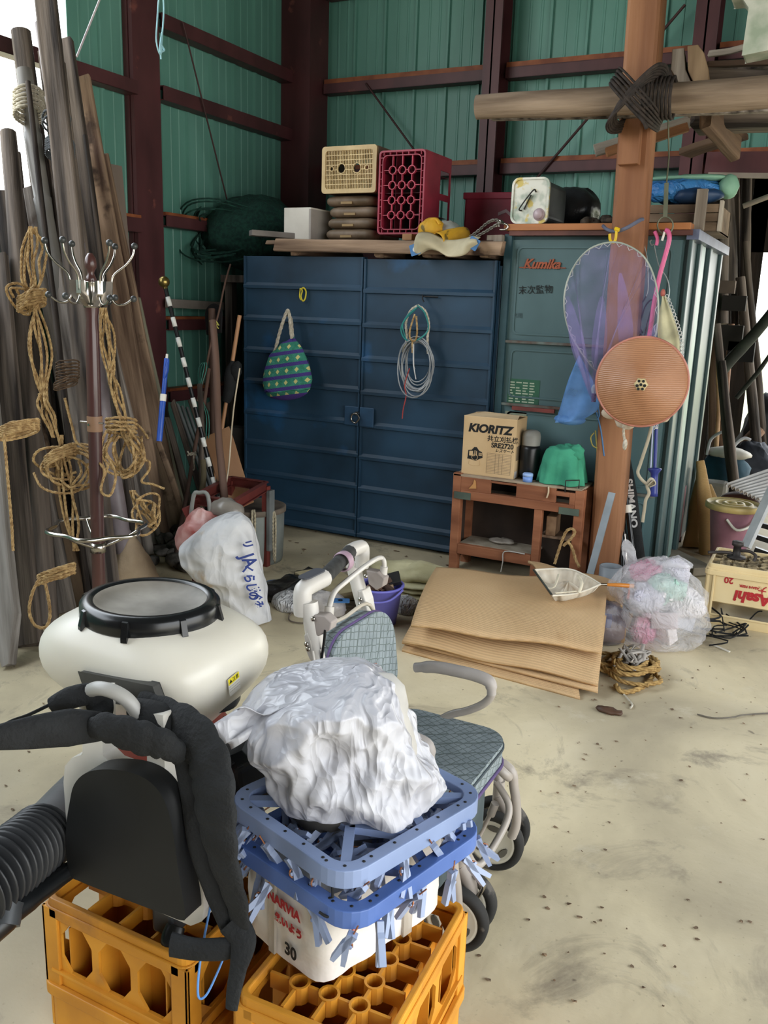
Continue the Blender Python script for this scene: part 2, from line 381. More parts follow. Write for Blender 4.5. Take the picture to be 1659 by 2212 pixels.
# ================================================================ floor
def floor_mat():
    m = bpy.data.materials.new('concrete_floor'); m.use_nodes = True; nt = m.node_tree; N = nt.nodes; L = nt.links; b = N['Principled BSDF']
    tc = N.new('ShaderNodeTexCoord')
    def nz(s, d, x=0, rg=.5):
        n = N.new('ShaderNodeTexNoise'); n.inputs['Scale'].default_value = s; n.inputs['Detail'].default_value = d; n.inputs['Roughness'].default_value = rg
        n.inputs['Distortion'].default_value = x; L.new(tc.outputs['Object'], n.inputs['Vector']); return n.outputs['Fac']
    def ramp(f, *st):
        r = N.new('ShaderNodeValToRGB'); e = r.color_ramp.elements
        while len(e) < len(st): e.new(.5)
        for q, (p, c) in zip(e, st): q.position = p; q.color = c if len(c) == 4 else lin(c)
        L.new(f, r.inputs['Fac']); return r.outputs[0]
    def mix(a, c, f, mode='MIX'):
        x = N.new('ShaderNodeMix'); x.data_type = 'RGBA'; x.blend_type = mode
        if isinstance(f, float): x.inputs[0].default_value = f
        else: L.new(f, x.inputs[0])
        L.new(a, x.inputs[6])
        if isinstance(c, str): x.inputs[7].default_value = lin(c)
        else: L.new(c, x.inputs[7])
        return x.outputs[2]
    W0 = (0, 0, 0, 1); W1 = (1, 1, 1, 1)
    base = ramp(nz(1.1, 8, .6, .6), (.32, 'b2a487'), (.52, 'd3c4a2'), (.72, 'e0d2b3'))
    base = mix(base, '857a69', ramp(nz(2.3, 9, .8, .68), (.55, W0), (.66, (.8, .8, .8, 1))))
    base = mix(base, '857b6a', ramp(nz(.62, 5, .4), (.47, W0), (.62, (.62, .62, .62, 1))))
    base = mix(base, 'd6cdb8', ramp(nz(3.7, 8, .3, .7), (.60, W0), (.74, (.6, .6, .6, 1))))
    base = mix(base, '5a4d40', ramp(nz(24, 4, .5), (.70, W0), (.76, (.65, .65, .65, 1))))
    base = mix(base, '7d7058', ramp(nz(70, 2), (.66, W0), (.78, (.4, .4, .4, 1))))
    L.new(base, b.inputs['Base Color'])
    rr = N.new('ShaderNodeMapRange'); L.new(nz(2.3, 6), rr.inputs[0]); rr.inputs[3].default_value = .5; rr.inputs[4].default_value = .8; L.new(rr.outputs[0], b.inputs['Roughness'])
    bp = N.new('ShaderNodeBump'); bp.inputs['Strength'].default_value = .25; bp.inputs['Distance'].default_value = .01; L.new(nz(18, 6), bp.inputs['Height']); L.new(bp.outputs[0], b.inputs['Normal'])
    return m
CONC = floor_mat()
struct(MB().bb(-5.2, 7, -4, 12, -.12, 0), 'floor', CONC, 'stained pale concrete floor of the shed')
# ================================================================ shell
XL, YB = -4.22, 6.6
def corr(p0, p1, z0, z1, pitch=.27, depth=.022, nrm=1):
    """ribbed steel sheet: flat pans with narrow raised seams"""
    p0 = V(p0); p1 = V(p1); L = (p1-p0).length; t = (p1-p0).normalized(); n = V((t.y, -t.x, 0))*nrm; prof = []
    x = 0; k = 0
    while x < L:
        prof += [(x, 0), (min(L, x+.085), 0), (min(L, x+.09), .004), (min(L, x+.10), .004), (min(L, x+.105), 0), (min(L, x+.17), 0), (min(L, x+.175), .004), (min(L, x+.185), .004), (min(L, x+.19), 0)]
        prof += [(min(L, x+pitch-.03), 0), (min(L, x+pitch-.022), depth), (min(L, x+pitch-.006), depth)]; x += pitch
    prof.append((L, 0)); mb = MB()
    vs = []
    for z in (z0, z1):
        for a, h in prof: q = p0+t*a+n*h; vs.append((q.x, q.y, z))
    k = len(prof); mb.add(vs, [(i, i+1, k+i+1, k+i) for i in range(k-1)], False); return mb
XW = XL-.10; YW = YB+.10
o = struct(corr((XW, 4.16, 0), (XW, YW, 0), 0, 4.7), 'wall_left', G_SHEET, 'green ribbed steel wall on the left', solid=.004)
mb = corr((XW, -3, 0), (XW, 4.16, 0), 0, 1.98); struct(mb, 'wall_left_lower', G_SHEET, solid=.004)
mb = corr((XW, YW, 0), (-1.0, YW, 0), 0, 4.7); struct(mb, 'wall_back', G_SHEET, 'green ribbed steel wall at the back', solid=.004)
mb = corr((-1.0, YW, 0), (6, YW, 0), 2.40, 4.7); struct(mb, 'wall_back_upper', G_SHEET, solid=.004)
DARKW = mat('dark_inner_wall', '4a4038', '2c2520', rough=.9, scale=4)
ROOF = mat('roof_underside', '4f5653', '3b423f', rough=.8, scale=3)
struct(MB().bb(-4.4, 2.8, -3, 6.8, 4.7, 4.8), 'ceiling', ROOF)
struct(MB().bb(-4.4, 2.8, -3.1, -3, 0, 4.7), 'wall_front', DARKW)  # unseen wall, closed to full width to cut light from behind the camera
struct(MB().bb(2.7, 2.8, 4.0, 6.75, 0, 4.7), 'wall_right_added', DARKW)  # unseen wall, added to keep side light off the back corner
struct(MB().bb(2.7, 2.8, -3.0, 4.0, 3.1, 4.7), 'wall_right_upper_added', DARKW)  # unseen strip above the side opening, added to hold back high light
n_tr = [0]
def trim(mb, m=STEEL, label=None, **k):
    n_tr[0] += 1; return struct(mb, 'trim_%d' % n_tr[0], m, label, **k)
# left wall column (box with slot line), corner column, back wall columns
def hcol(x, y, w, d, z1, alongx, lab):
    mb = MB()
    if alongx:   # flanges face -y
        mb.bb(x-w/2, x+w/2, y-d/2, y-d/2+.012, 0, z1).bb(x-w/2, x+w/2, y+d/2-.012, y+d/2, 0, z1).bb(x-.006, x+.006, y-d/2, y+d/2, 0, z1)
    else:
        mb.bb(x+d/2-.012, x+d/2, y-w/2, y+w/2, 0, z1).bb(x-d/2, x-d/2+.012, y-w/2, y+w/2, 0, z1).bb(x-d/2, x+d/2, y-.006, y+.006, 0, z1)
    return trim(mb, STEEL, lab)
mb = MB().bb(XL-.09, XL-.01, 4.62, 4.86, 0, 4.7).bb(XL-.09, XL-.05, 4.61, 4.62, 0, 4.7).bb(XL-.04, XL-.01, 4.61, 4.62, 0, 4.7)
trim(mb, STEEL, 'tall red-brown steel column on the left wall')
trim(MB().bb(XL-.09, XL+.18, YB-.20, YB+.08, 0, 4.7), STEEL, 'steel column in the back left corner')
hcol(-2.53, YB-.04, .13, .20, 4.7, True, 'red-brown steel column behind the crates')
hcol(-1.06, YB-.04, .15, .20, 4.7, True, 'red-brown steel column right of the wooden post')
hcol(.6, YB-.04, .15, .20, 4.7, True, None)
def girt(axis, a0, a1, z, h=.075, wood=True):
    mb = MB()
    if axis == 'x': mb.bb(a0, a1, YB-.02, YB+.08, z-h, z-h+.006).bb(a0, a1, YB-.02, YB-.014, z-h, z).bb(a0, a1, YB-.02, YB+.08, z-.006, z)
    else: mb.bb(XL-.08, XL+.02, a0, a1, z-h, z-h+.006).bb(XL+.014, XL+.02, a0, a1, z-h, z).bb(XL-.08, XL+.02, a0, a1, z-.006, z)
    trim(mb, STEEL)
    if wood:
        if axis == 'x': trim(MB().bb(a0, a1, YB-.012, YB+.07, z, z+.035), ORANGE_P)
        else: trim(MB().bb(XL-.07, XL+.012, a0, a1, z, z+.02), ORANGE_P)
GZ = [.80, 1.36, 2.02, 2.62, 3.24, 3.9]
for z in (2.54, 3.20, 3.9):
    girt('x', XL+.2, -2.6, z); girt('x', -2.46, -1.14, z); girt('x', -.98, 3, z)
girt('x', XL+.2, -2.6, 1.9, wood=False)
zl = [PX(t[0], t[1], XL+.02).z for t in ((368, 846), (400, 690), (400, 470), (500, 240), (500, 100))]
for i, z in enumerate(zl):
    girt('y', 4.86, YB-.2, z+(.0 if i < 3 else .02), h=.075 if i < 3 else .09, wood=i < 3)
z2 = PX(225, 150, XL+.02).z
girt('y', 3.4, 4.62, z2, h=.08, wood=False); girt('y', -1, 4.62, 1.98, h=.09, wood=True)
# thin diagonal braces on the walls
BR = mat('brace_rod', '4a2e2e', '3a2222', rough=.6)
trim(MB().tube([PY(790, 180, YB-.03), PY(950, 400, YB-.03)], .008, 6), BR)
trim(MB().tube([PY(1160, 384, YB-.03), PY(1480, 10, YB-.03)], .010, 6), BR)
trim(MB().tube([PX(395, 48, XL+.05), PX(445, 250, XL+.05), PX(500, 470, XL+.05)], .006, 6), BR)
# ================================================================ annex behind the right side (old timber lean-to)
YA = 9.0
AW = mat('sooty_boards', '3a2f28', '1d1713', rough=.9, scale=9, st=(1, 1, .1), bump=.4)
mb = MB()
x = -1.35
XD = PY(1622, 700, YA).x
while x < XD-.1:
    mb.bb(x, x+.148, YA, YA+.02, 0, 2.9); x += .15
struct(mb, 'wall_annex_left', AW)
struct(MB().bb(-.9, 4, YA, YA+.05, PY(1640, 545, YA).z, 3.4), 'wall_annex_top', AW)
struct(MB().bb(-1.6, 4, 6.75, YA+.1, 3.3, 3.4), 'ceiling_annex', AW)
struct(MB().bb(-1.55, -1.5, 6.75, YA, 0, 3.3), 'wall_annex_side', AW)
# ground, sky
GR = mat('outside_ground', 'b7ab90', '8d9a63', rough=.9, scale=2)
struct(MB().bb(-20, 25, 12, 40, -.14, -.02), 'ground', GR)
struct(MB().bb(-20, -5.2, -15, 12, -.14, -.02), 'ground_left', GR)
w = bpy.data.worlds.new('world'); SC.world = w; w.use_nodes = True
N = w.node_tree.nodes; L = w.node_tree.links; bg = N['Background']
tc = N.new('ShaderNodeTexCoord'); sx = N.new('ShaderNodeSeparateXYZ'); rp = N.new('ShaderNodeValToRGB')
L.new(tc.outputs['Generated'], sx.inputs[0]); L.new(sx.outputs['Z'], rp.inputs[0]); L.new(rp.outputs[0], bg.inputs[0])
rp.color_ramp.elements[0].position = 0; rp.color_ramp.elements[0].color = (.75, .74, .70, 1)
rp.color_ramp.elements[1].position = .5; rp.color_ramp.elements[1].color = (.86, .93, 1, 1)
bg.inputs[1].default_value = 4.2
def portal(loc, rot, sx_, sy_):
    l = bpy.data.lights.new('portal', 'AREA'); l.shape = 'RECTANGLE'; l.size = sx_; l.size_y = sy_; l.cycles.is_portal = True
    o = bpy.data.objects.new('portal', l); o.location = loc; o.rotation_euler = rot; COL.objects.link(o)
portal((XW-.1, .6, 3.35), (0, -PI/2, 0), 2.7, 7.0)
portal((2.75, .5, 1.55), (0, PI/2, 0), 3.1, 7.0)
portal((1.5, YA+.2, .9), (-PI/2, 0, 0), 3.4, 2.2)
SC.view_settings.view_transform = 'Standard'; SC.view_settings.look = 'None'; SC.view_settings.gamma = 1; SC.view_settings.use_curve_mapping = False
SC.view_settings.exposure = .7
SC.cycles.max_bounces = 8; SC.cycles.diffuse_bounces = 4; SC.cycles.transparent_max_bounces = 16; SC.cycles.sample_clamp_indirect = 6
SC.cycles.caustics_reflective = False; SC.cycles.caustics_refractive = False
# ================================================================ blue steel cabinet
def PP(l, Y): return [PY(x, y, Y) for x, y in l]
def TXT(cx, cy, Y, rot=0):    # text frame facing -y at a point, rot about the view-facing axis
    return Mx.Translation(PY(cx, cy, Y)) @ Mx.Rotation(PI/2, 4, 'X') @ Mx.Rotation(rot, 4, 'Z')
INK = mat('black_ink', '1d1c1c', '111111', rough=.7)
RINK = mat('red_ink', 'b3262c', '9c1f26', rough=.6)
BINK = mat('blue_ink', '2c4390', '24377c', rough=.6)
CX0, CX1, CS, CY = -3.49, -1.75, -2.61, 4.77
blue = thing('storage_cabinet', 'tall dark blue steel cabinet with two ribbed doors against the back wall', 'cabinet', (CX0, CY, 0))
mb = MB().bb(0, CX1-CX0, .05, 1.45, 0.0, 1.72); mb.build('body', BLUEC, blue, bev=.004)
rz = [1.545-.2035*k for k in range(8)]
for k, (a, b) in enumerate(((0, CS-CX0-.004), (CS-CX0+.004, CX1-CX0-.015))):
    mb = MB(); z = 1.757 if k == 0 else 1.745; zs = [z]+[q+(.01 if k == 0 else 0) for q in rz]+[.02]
    mb.bb(a, b, .02, .05, .02, z)
    for i in range(len(zs)-1):
        zt, zb = zs[i], zs[i+1]
        Z = [(.006, zt), (.006, zb+.040), (-.010, zb+.022), (-.010, zb+.004), (.006, zb)]
        mb.add([(x, y, z_) for y, z_ in Z for x in (a, b)], [(2*q, 2*q+2, 2*q+3, 2*q+1) for q in range(4)], False)
    mb.bb(a, a+.012, -.006, .03, .02, z).bb(b-.012, b, -.006, .03, .02, z)
    d = mb.build('door', BLUEC, blue)
    xx = b-.05 if k == 0 else a+.05
    MB().bb(xx-.05, xx+.05, -.016, -.008, .74, .86).build('lock_plate', mat('dull_blue_plate', '2a4a66', '1d3348', rough=.5), d, bev=.004)
    if k: MB().tube(cr([(xx-.07+.03*math.cos(t), -.03, .79+.03*math.sin(t)) for t in [0, 1.2, 2.4, 3.6, 4.8, 6.28]]), .006, 6).tube([(xx-.06, -.005, .82), (xx-.06, -.035, .82)], .012, 8).build('padlock', CHROME, d)
# yellow cord loop on the left door
single(MB().tube(cr(PP([(650, 625), (656, 622), (661, 630), (659, 645), (654, 650), (650, 640), (653, 628), (648, 624)], CY-.02)), .005, 6).tube(cr(PP([(649, 622), (647, 640), (650, 648)], CY-.02)), .004, 6),
       'yellow_cord_loop', mat('yellow_cord', 'd9c83c', 'b5a62e', rough=.8), 'small yellow cord loop hooked on the left blue door', 'hook')
# crochet bag
def yarn():
    m = mat('crochet_yarn', '4a9a86', '2f7f66', rough=.95, scale=30, bump=.9, bs=160); nt = m.node_tree; N = nt.nodes; L = nt.links; b = N['Principled BSDF']
    tc = N.new('ShaderNodeTexCoord'); sp = N.new('ShaderNodeSeparateXYZ'); L.new(tc.outputs['Object'], sp.inputs[0])
    def mth(op, a, v):
        q = N.new('ShaderNodeMath'); q.operation = op
        L.new(a, q.inputs[0])
        if isinstance(v, (int, float)): q.inputs[1].default_value = v
        else: L.new(v, q.inputs[1])
        return q.outputs[0]
    sl = mth('MULTIPLY', sp.outputs['X'], -.18); zz = mth('ADD', sp.outputs['Z'], sl)
    band = mth('FRACT', mth('MULTIPLY', zz, 13.5), 0)
    isp = mth('LESS_THAN', band, .30)
    fx = mth('ABSOLUTE', mth('SUBTRACT', mth('FRACT', mth('MULTIPLY', sp.outputs['X'], 15), 0), .5), 0)
    fz = mth('ABSOLUTE', mth('SUBTRACT', band, .65), 0)
    fl = mth('MULTIPLY', mth('LESS_THAN', mth('ADD', mth('MULTIPLY', fx, 1.0), fz), .21), 1.0)
    bot = mth('LESS_THAN', zz, .045)
    col = b.inputs['Base Color'].links[0].from_socket
    for f, c in ((isp, '4a3a86'), (fl, 'd8d38c'), (bot, '4b3585')):
        x = N.new('ShaderNodeMix'); x.data_type = 'RGBA'; L.new(f, x.inputs[0]); L.new(col, x.inputs[6]); x.inputs[7].default_value = lin(c); col = x.outputs[2]
    L.new(col, b.inputs['Base Color']); return m
bo = PY(620, 868, CY-.09)
bagt = thing('crochet_bag', 'purple and green crocheted bag hanging from the left blue door', 'bag', bo)
outl = [(-.165, .05), (-.185, .11), (-.170, .20), (-.13, .29), (-.085, .335)]; outr = [(.165, .09), (.185, .16), (.155, .26), (.105, .35), (.05, .41)]
def bagf(u, v):
    n = 10; a = v*(len(outl)-1); i = min(len(outl)-2, int(a)); t = a-i
    l = V((outl[i][0], outl[i][1])).lerp(V((outl[i+1][0], outl[i+1][1])), t); r = V((outr[i][0], outr[i][1])).lerp(V((outr[i+1][0], outr[i+1][1])), t)
    an = 2*PI*u; cx = (l.x+r.x)/2; cz = (l.y+r.y)/2; w_ = (r.x-l.x)/2; sl = (r.y-l.y)/(r.x-l.x)
    x = w_*math.cos(an); dep = .06*(1-v)**.5+.015
    return V((cx+x, dep*math.sin(an), cz+sl*x + .012*noise.noise(V((u*9, v*5, 1)))))
mb = MB().sheet(bagf, 32, 14)
mb.sheet(lambda u, v: V((-.165+.33*u, .07*(v-.5)*2*math.sin(PI*u)**.5, .05+.04*u-.060*math.sin(PI*u)**.5*math.cos((v-.5)*PI))), 16, 8)
mb.build('bag_body', yarn(), bagt)
mb = MB().rope(cr([(-.085, -.01, .32), (-.05, -.02, .42), (-.01, -.02, .53), (.0, .0, .565), (.02, -.01, .54), (.035, -.02, .46), (.045, -.02, .40)], 5), .011)
mb.rope(cr([(-.01, .0, .55), (.01, .02, .52), (.02, .02, .45), (.03, .02, .36)], 5), .011); mb.ell((.003, -.004, .56), (.016, .014, .02))
mb.build('strap', ROPE_W, bagt)
# hose coil on the right door
ho = PY(905, 660, CY-.07)
hose = thing('hose_coil', 'bundle of clear and teal hose coils hanging on the right blue door', 'hose', ho)
mb = MB()
for k in range(9):
    a, b, cx, cz = .085+.012*rnd(-1, 1)+.004*k, .13+.006*k, rnd(-.012, .012)+.005, -.31+rnd(-.02, .01)-.004*k
    mb.tube([(cx+a*math.cos(t), -.008*math.sin(3*t+k)-.006*k+.02, cz+b*math.sin(t)*(1 if math.sin(t) < 0 else .9)) for t in [2*PI*i/28 for i in range(28)]], .004, 6, closed=True)
mb.build('clear_coil', mat('clear_hose', 'a9adb0', '74787c', rough=.25, spec=.7), hose)
mb = MB()
for s_, pts in ((1, [(0, .0), (.05, -.03), (.075, -.10), (.07, -.18), (.078, -.27)]), (-1, [(0, .0), (-.045, -.03), (-.072, -.10), (-.062, -.19), (-.085, -.27)])):
    mb.rope(cr([(x, -.015, z) for x, z in pts], 5), .008)
mb.build('white_cord', ROPE_W, hose)
mb = MB().tube(cr([(0, -.02, -.01), (-.06, -.025, -.06), (-.10, -.02, -.14), (-.06, -.02, -.20), (.02, -.03, -.19), (.075, -.02, -.13), (.05, -.025, -.04), (0, -.02, 0)], 6), .005, 6)
mb.tube(cr([(-.01, -.02, -.02), (-.085, -.025, -.10), (-.075, -.02, -.17), (-.05, -.02, -.21)], 6), .004, 6); mb.build('teal_cord', mat('teal_cord', '2f8f8a', '23706d', rough=.5), hose)
MB().rope(cr([(-.01, -.03, -.05), (-.035, -.035, -.14), (-.03, -.035, -.19), (.0, -.035, -.20), (.012, -.035, -.15), (0, -.03, -.06)], 5), .006).rope([V((-.02, -.03, -.19)), V((-.012, -.035, -.27))], .006).build('rope_loop', ROPE, hose)
MB().tube(cr([(-.01, -.03, -.22), (.0, -.04, -.33), (.01, -.045, -.36)], 4), .008, 6, flat=.4).tube([(0, -.04, -.34), (.022, -.045, -.42)], .007, 6, flat=.3).build('white_tie', mat('white_vinyl', 'dcdcdc', rough=.4), hose)
MB().tube(cr([(-.03, -.03, -.36), (-.055, -.035, -.46), (-.045, -.03, -.52), (-.06, -.03, -.60), (-.065, -.03, -.66)], 5), .0035, 5).build('red_string', mat('red_string', 'a8433f', rough=.8), hose)
MB().tube([PY(913, 636, CY-.005)-ho, PY(913, 648, CY-.05)-ho, PY(916, 652, CY-.05)-ho], .004, 6).tube([PY(913, 640, CY-.01)-ho, PY(946, 642, CY-.01)-ho], .004, 6).build('hook', DARKM, hose)
# ================================================================ things on the cabinet top
TB = 1.757; ZD = 1.872
plat = thing('wooden_pallet', 'rough wooden pallet laid across the top of the blue cabinet', 'pallet', (-3.35, 4.72, TB))
o = plank(PY(598, 530, 4.74)+V((0, 0, 0)), PY(1086, 538, 4.74), .075, .05, W_BROWN, 'front_board', None, None, side=V((0, -1, 0)))
def adopt(o, p): o.parent = p; o.matrix_parent_inverse = wm(p).inverted(); return o
adopt(o, plat)
for i in range(4): adopt(plank((-3.32, 4.85+.24*i, TB+.085), (-1.80, 4.85+.24*i, TB+.085), .16, .025, W_BROWN, 'deck_board', None, None, side=V((0, 0, 1))), plat)
for x in (-3.1, -2.5, -2.19, -2.05, -1.84): adopt(plank((x, 4.76, TB+.037), (x, 5.6, TB+.037), .07, .072, W_BROWN, 'block', None, None, side=V((0, 0, 1))), plat)
single(MB().beam(PY(541, 503, 4.78), PY(640, 511, 5.0), .10, .035), 'grey_board_offcut', mat('grey_board', '8c8680', '716b66', rough=.8), 'short grey board end sticking out left of the white box', 'board', bev=.003)
for (a, b, h, lab) in ((880, 897, 1, 'left'), (922, 945, 1, 'right')): pass
for nm, x0, lab in (('wood_block', 882, 'small wooden block under the left edge of the red bottle crate'), ('wood_block', 930, 'small wooden block under the right edge of the red bottle crate')):
    p = PY(x0, 520, 4.82); single(MB().bb(p.x-.03, p.x+.03, 4.80, 5.0, ZD-.015, ZD+.02), nm, mat('fresh_block', 'b88a5e', '8d6642', rough=.7), lab, 'block')
# white box
a = PY(613, 513, 4.95); b = PY(672, 443, 4.95); zb = ZD-.005
wb = thing('cardboard_box', 'plain white box beside the stacked brown trays', 'box', (a.x, 4.95, zb))
W_, H_ = b.x-a.x, .20
MB().bb(0, W_, 0, .26, 0, H_).build('box_body', mat('white_card', 'e2ddd2', 'cfc9bd', rough=.6), wb, bev=.004)
MB().bb(W_-.012, W_+.002, -.003, .26, 0, H_-.01).build('box_edge', mat('grey_card', 'b7b0a8', rough=.7), wb)
# brown tray stack
for k in range(4):
    p0 = PY(680, 0+512-23*k, 5.0)
    nm = ['lowest of the four brown trays under the beige crate', 'second brown tray from the bottom under the beige crate', 'third brown tray from the bottom under the beige crate', 'topmost brown tray directly below the beige crate'][k]
    z0 = ZD+.003+.067*k; sx_ = .012*((k*7) % 3-1)
    t = thing('tray', nm, 'tray', (-2.87+sx_, 5.0, z0), 0, 'brown trays stacked on the pallet')
    mb = MB(); lay = [(.0, .035), (.006, .014), (.018, .003), (.032, 0), (.046, .003), (.058, .014), (.065, .035)]
    lp = [rrect(.355-2*q, .42-2*q, .055, 6, .02, .21) for z_, q in lay]; nn_ = len(lp[0])
    mb.add([(x, y, z_) for (z_, q), l_ in zip(lay, lp) for x, y in l_], [(i*nn_+j, i*nn_+(j+1) % nn_, (i+1)*nn_+(j+1) % nn_, (i+1)*nn_+j) for i in range(6) for j in range(nn_)]+[tuple(range(nn_-1, -1, -1)), tuple(range(6*nn_, 7*nn_))], True)
    mb.build('tray_body', mat('brown_tray', '8a7763', '64533f', rough=.55, scale=9), t)
    MB().bb(-.03, .05, -.004, .02, .012, .026).build('label_strip', mat('tan_label', 'a68a5e', rough=.6), t)
# beige crate lying on its side: base grid towards the room
bc = thing('plastic_crate', 'beige plastic crate on its side atop the brown trays', 'crate', (-2.84, 4.96, ZD+.275))
w_, h_, dp = .385, .275, .40
mb = MB(); mb.ring(rrect(w_, h_, .02, 4, 0, h_/2), rrect(w_-.05, h_-.05, .02, 4, 0, h_/2), 0, .02, Mx.Rotation(PI/2, 4, 'X') @ Mx.Scale(-1, 4, V((0, 0, 1))))
mb.build('rim', BEIGE_CR, bc)
mb = MB(); holes = [(-.055, .145, .027), (.055, .145, .027), (-.125, .145, .012), (.125, .145, .012)]
def inh(x, z): return any((x-a)**2+(z-b)**2 < r*r for a, b, r in holes)
nx, nz_ = 30, 17
for i in range(nx):
    x = -w_/2+.025+(w_-.05)*(i+.5)/nx; z = h_*.09
    segs = []; st = None; zz = h_*.09
    while zz < h_*.91:
        if not inh(x, zz): st = zz if st is None else st
        elif st is not None: segs.append((st, zz)); st = None
        zz += .004
    if st is not None: segs.append((st, h_*.91))
    for a, b in segs: mb.bb(x-.0016, x+.0016, .004, .014, a, b)
for i in range(9):
    z = h_*.09+h_*.82*i/8; x = -w_/2+.025; st = None
    while x < w_/2-.02:
        if not inh(x, z): st = x if st is None else st
        elif st is not None: mb.bb(st, x, .003, .014, z-.0022, z+.0022); st = None
        x += .004
    if st is not None: mb.bb(st, x, .003, .014, z-.0022, z+.0022)
RX = Mx.Rotation(PI/2, 4, 'X')
for a, b, r in holes:
    mb.ring([(a+(r+.004)*math.cos(t), b+(r+.004)*math.sin(t)) for t in [2*PI*i/16 for i in range(16)]], [(a+r*math.cos(t), b+r*math.sin(t)) for t in [2*PI*i/16 for i in range(16)]], -.016, -.002, RX)
mb.build('base_grid', BEIGE_CR, bc)
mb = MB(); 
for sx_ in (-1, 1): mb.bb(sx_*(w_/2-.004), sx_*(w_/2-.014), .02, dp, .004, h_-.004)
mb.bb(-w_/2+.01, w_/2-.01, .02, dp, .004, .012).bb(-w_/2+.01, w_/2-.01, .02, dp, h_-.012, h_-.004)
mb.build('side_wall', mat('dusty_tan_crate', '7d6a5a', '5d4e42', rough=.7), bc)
# bottle crate builder: grid face at local z=0 plane, walls go down
def bottle_grid(mb, w, d, nx, ny, z, m=None, th=.02, r=.02, bar=.004, mi=0):
    xs = [(-w/2+w*(i+1)/(nx+1)) for i in range(nx)]; ys = [(-d/2+d*(j+1)/(ny+1)) for j in range(ny)]
    for x in xs:
        for y in ys:
            mb.ring([(x+r*math.cos(2*PI*i/14), y+r*math.sin(2*PI*i/14)) for i in range(14)], [(x+(r-.0045)*math.cos(2*PI*i/14), y+(r-.0045)*math.sin(2*PI*i/14)) for i in range(14)], z-th, z, m, mi)
    def bars(fixed, seq, lo, hi, vert):
        e = [lo]+[q for s_ in seq for q in (s_-r, s_+r)]+[hi]
        for k in range(0, len(e), 2):
            if vert: mb.bb(fixed-bar/2, fixed+bar/2, e[k], e[k+1], z-th, z-.002, mi, m)
            else: mb.bb(e[k], e[k+1], fixed-bar/2, fixed+bar/2, z-th, z-.002, mi, m)
    for x in xs: bars(x, ys, -d/2, d/2, True)
    for y in ys: bars(y, xs, -w/2, w/2, False)
def oct_hole(w, h, c=.25): 
    a = w/2; b = h/2; return [(a, b*(1-c*1.4)), (a*(1-c), b), (-a*(1-c), b), (-a, b*(1-c*1.4)), (-a, -b*(1-c*1.4)), (-a*(1-c), -b), (a*(1-c), -b), (a, -b*(1-c*1.4))]
def panel_holes(mb, w, h, holes, t, m):
    """wall panel in the local xy-plane, with octagonal windows between solid strips; windows share one row"""
    xs = [-w/2]+[q for cx, cy, hw, hh in holes for q in (cx-hw/2, cx+hw/2)]+[w/2]
    for k in range(0, len(xs), 2): mb.bb(xs[k], xs[k+1], 0, h, 0, t, 0, m)
    for cx, cy, hw, hh in holes:
        mb.bb(cx-hw/2, cx+hw/2, 0, cy-hh/2, 0, t, 0, m).bb(cx-hw/2, cx+hw/2, cy+hh/2, h, 0, t, 0, m)
        c1, c2 = hw*.28, hh*.28
        for sx_, sy_ in ((1, 1), (-1, 1), (-1, -1), (1, -1)):
            X_, Y_ = cx+sx_*hw/2, cy+sy_*hh/2
            tri = [(X_, Y_), (X_-sx_*c1, Y_), (X_, Y_-sy_*c2)]
            if sx_*sy_ < 0: tri.reverse()
            mb.prism(tri, 0, t, m)
def red_crate(t, w, h, d):
    """lying on its side: grid face towards -y"""
    F_ = Mx.Rotation(PI/2, 4, 'X')   # local xy -> world xz, z -> -y
    T = Mx.Translation((0, 0, h/2)) @ F_
    mb = MB(); mb.ring(rrect(w, h, .022, 4), rrect(w-.02, h-.02, .016, 4), -.03, 0, T); mb.ring(rrect(w-.045, h-.05, .03, 4), rrect(w-.056, h-.061, .026, 4), -.03, .0, T)
    for i in range(7):
        x = -w/2+.03+(w-.06)*i/6
        for z in (-h/2+.018, h/2-.018): mb.box((x, z, -.01), (.004, .022, .016), None, 0, T)
    for i in range(11):
        z = -h/2+.04+(h-.08)*i/10
        for x in (-w/2+.017, w/2-.017): mb.box((x, z, -.01), (.018, .004, .016), None, 0, T)
    mb.build('rim', RED_CR, t)
    mb = MB(); bottle_grid(mb, w-.05, h-.05, 3, 4, -.004, T, r=.025); mb.build('bottle_grid', mat('lighter_red_plastic', 'b63c52', '962c42', rough=.4), t)
    mb = MB()
    mb.bb(-w/2+.006, w/2-.006, .02, d, .006, .012).bb(-w/2+.006, w/2-.006, .02, d, h-.012, h-.006)
    for sx_ in (-1, 1):
        Tm = Mx.Translation((sx_*(w/2-.008), .02, h/2)) @ Mx(((0, 0, 1, 0), (0, 1, 0, 0), (1, 0, 0, 0), (0, 0, 0, 1)))
        Tm = Mx.Translation((sx_*(w/2-.008), 0, 0)) @ Mx(((0, 0, -sx_, 0), (0, 1, 0, .02), (1, 0, 0, 0), (0, 0, 0, 1)))
        xs = h
        # local x -> world z, local y -> world y
        mb.bb(0, h, 0, d*.55, 0, .006, 0, Tm).bb(0, h, d*.9, d-.02, 0, .006, 0, Tm)
        mb.bb(0, h*.18, d*.55, d*.9, 0, .006, 0, Tm).bb(h*.82, h, d*.55, d*.9, 0, .006, 0, Tm).bb(h*.46, h*.54, d*.55, d*.9, 0, .006, 0, Tm)
    mb.build('side_wall', RED_CR, t)
    mb = MB()
    for i in range(1, 4): mb.bb(-w/2+.012, w/2-.012, .03, d-.03, h*i/4-.001, h*i/4+.001)
    for i in range(1, 3): mb.bb(-w/2+w*i/3-.001, -w/2+w*i/3+.001, .03, d-.03, .012, h-.012)
    mb.build('inner_divider', mat('dark_red_plastic', '6f1d2f', '551625', rough=.5), t)
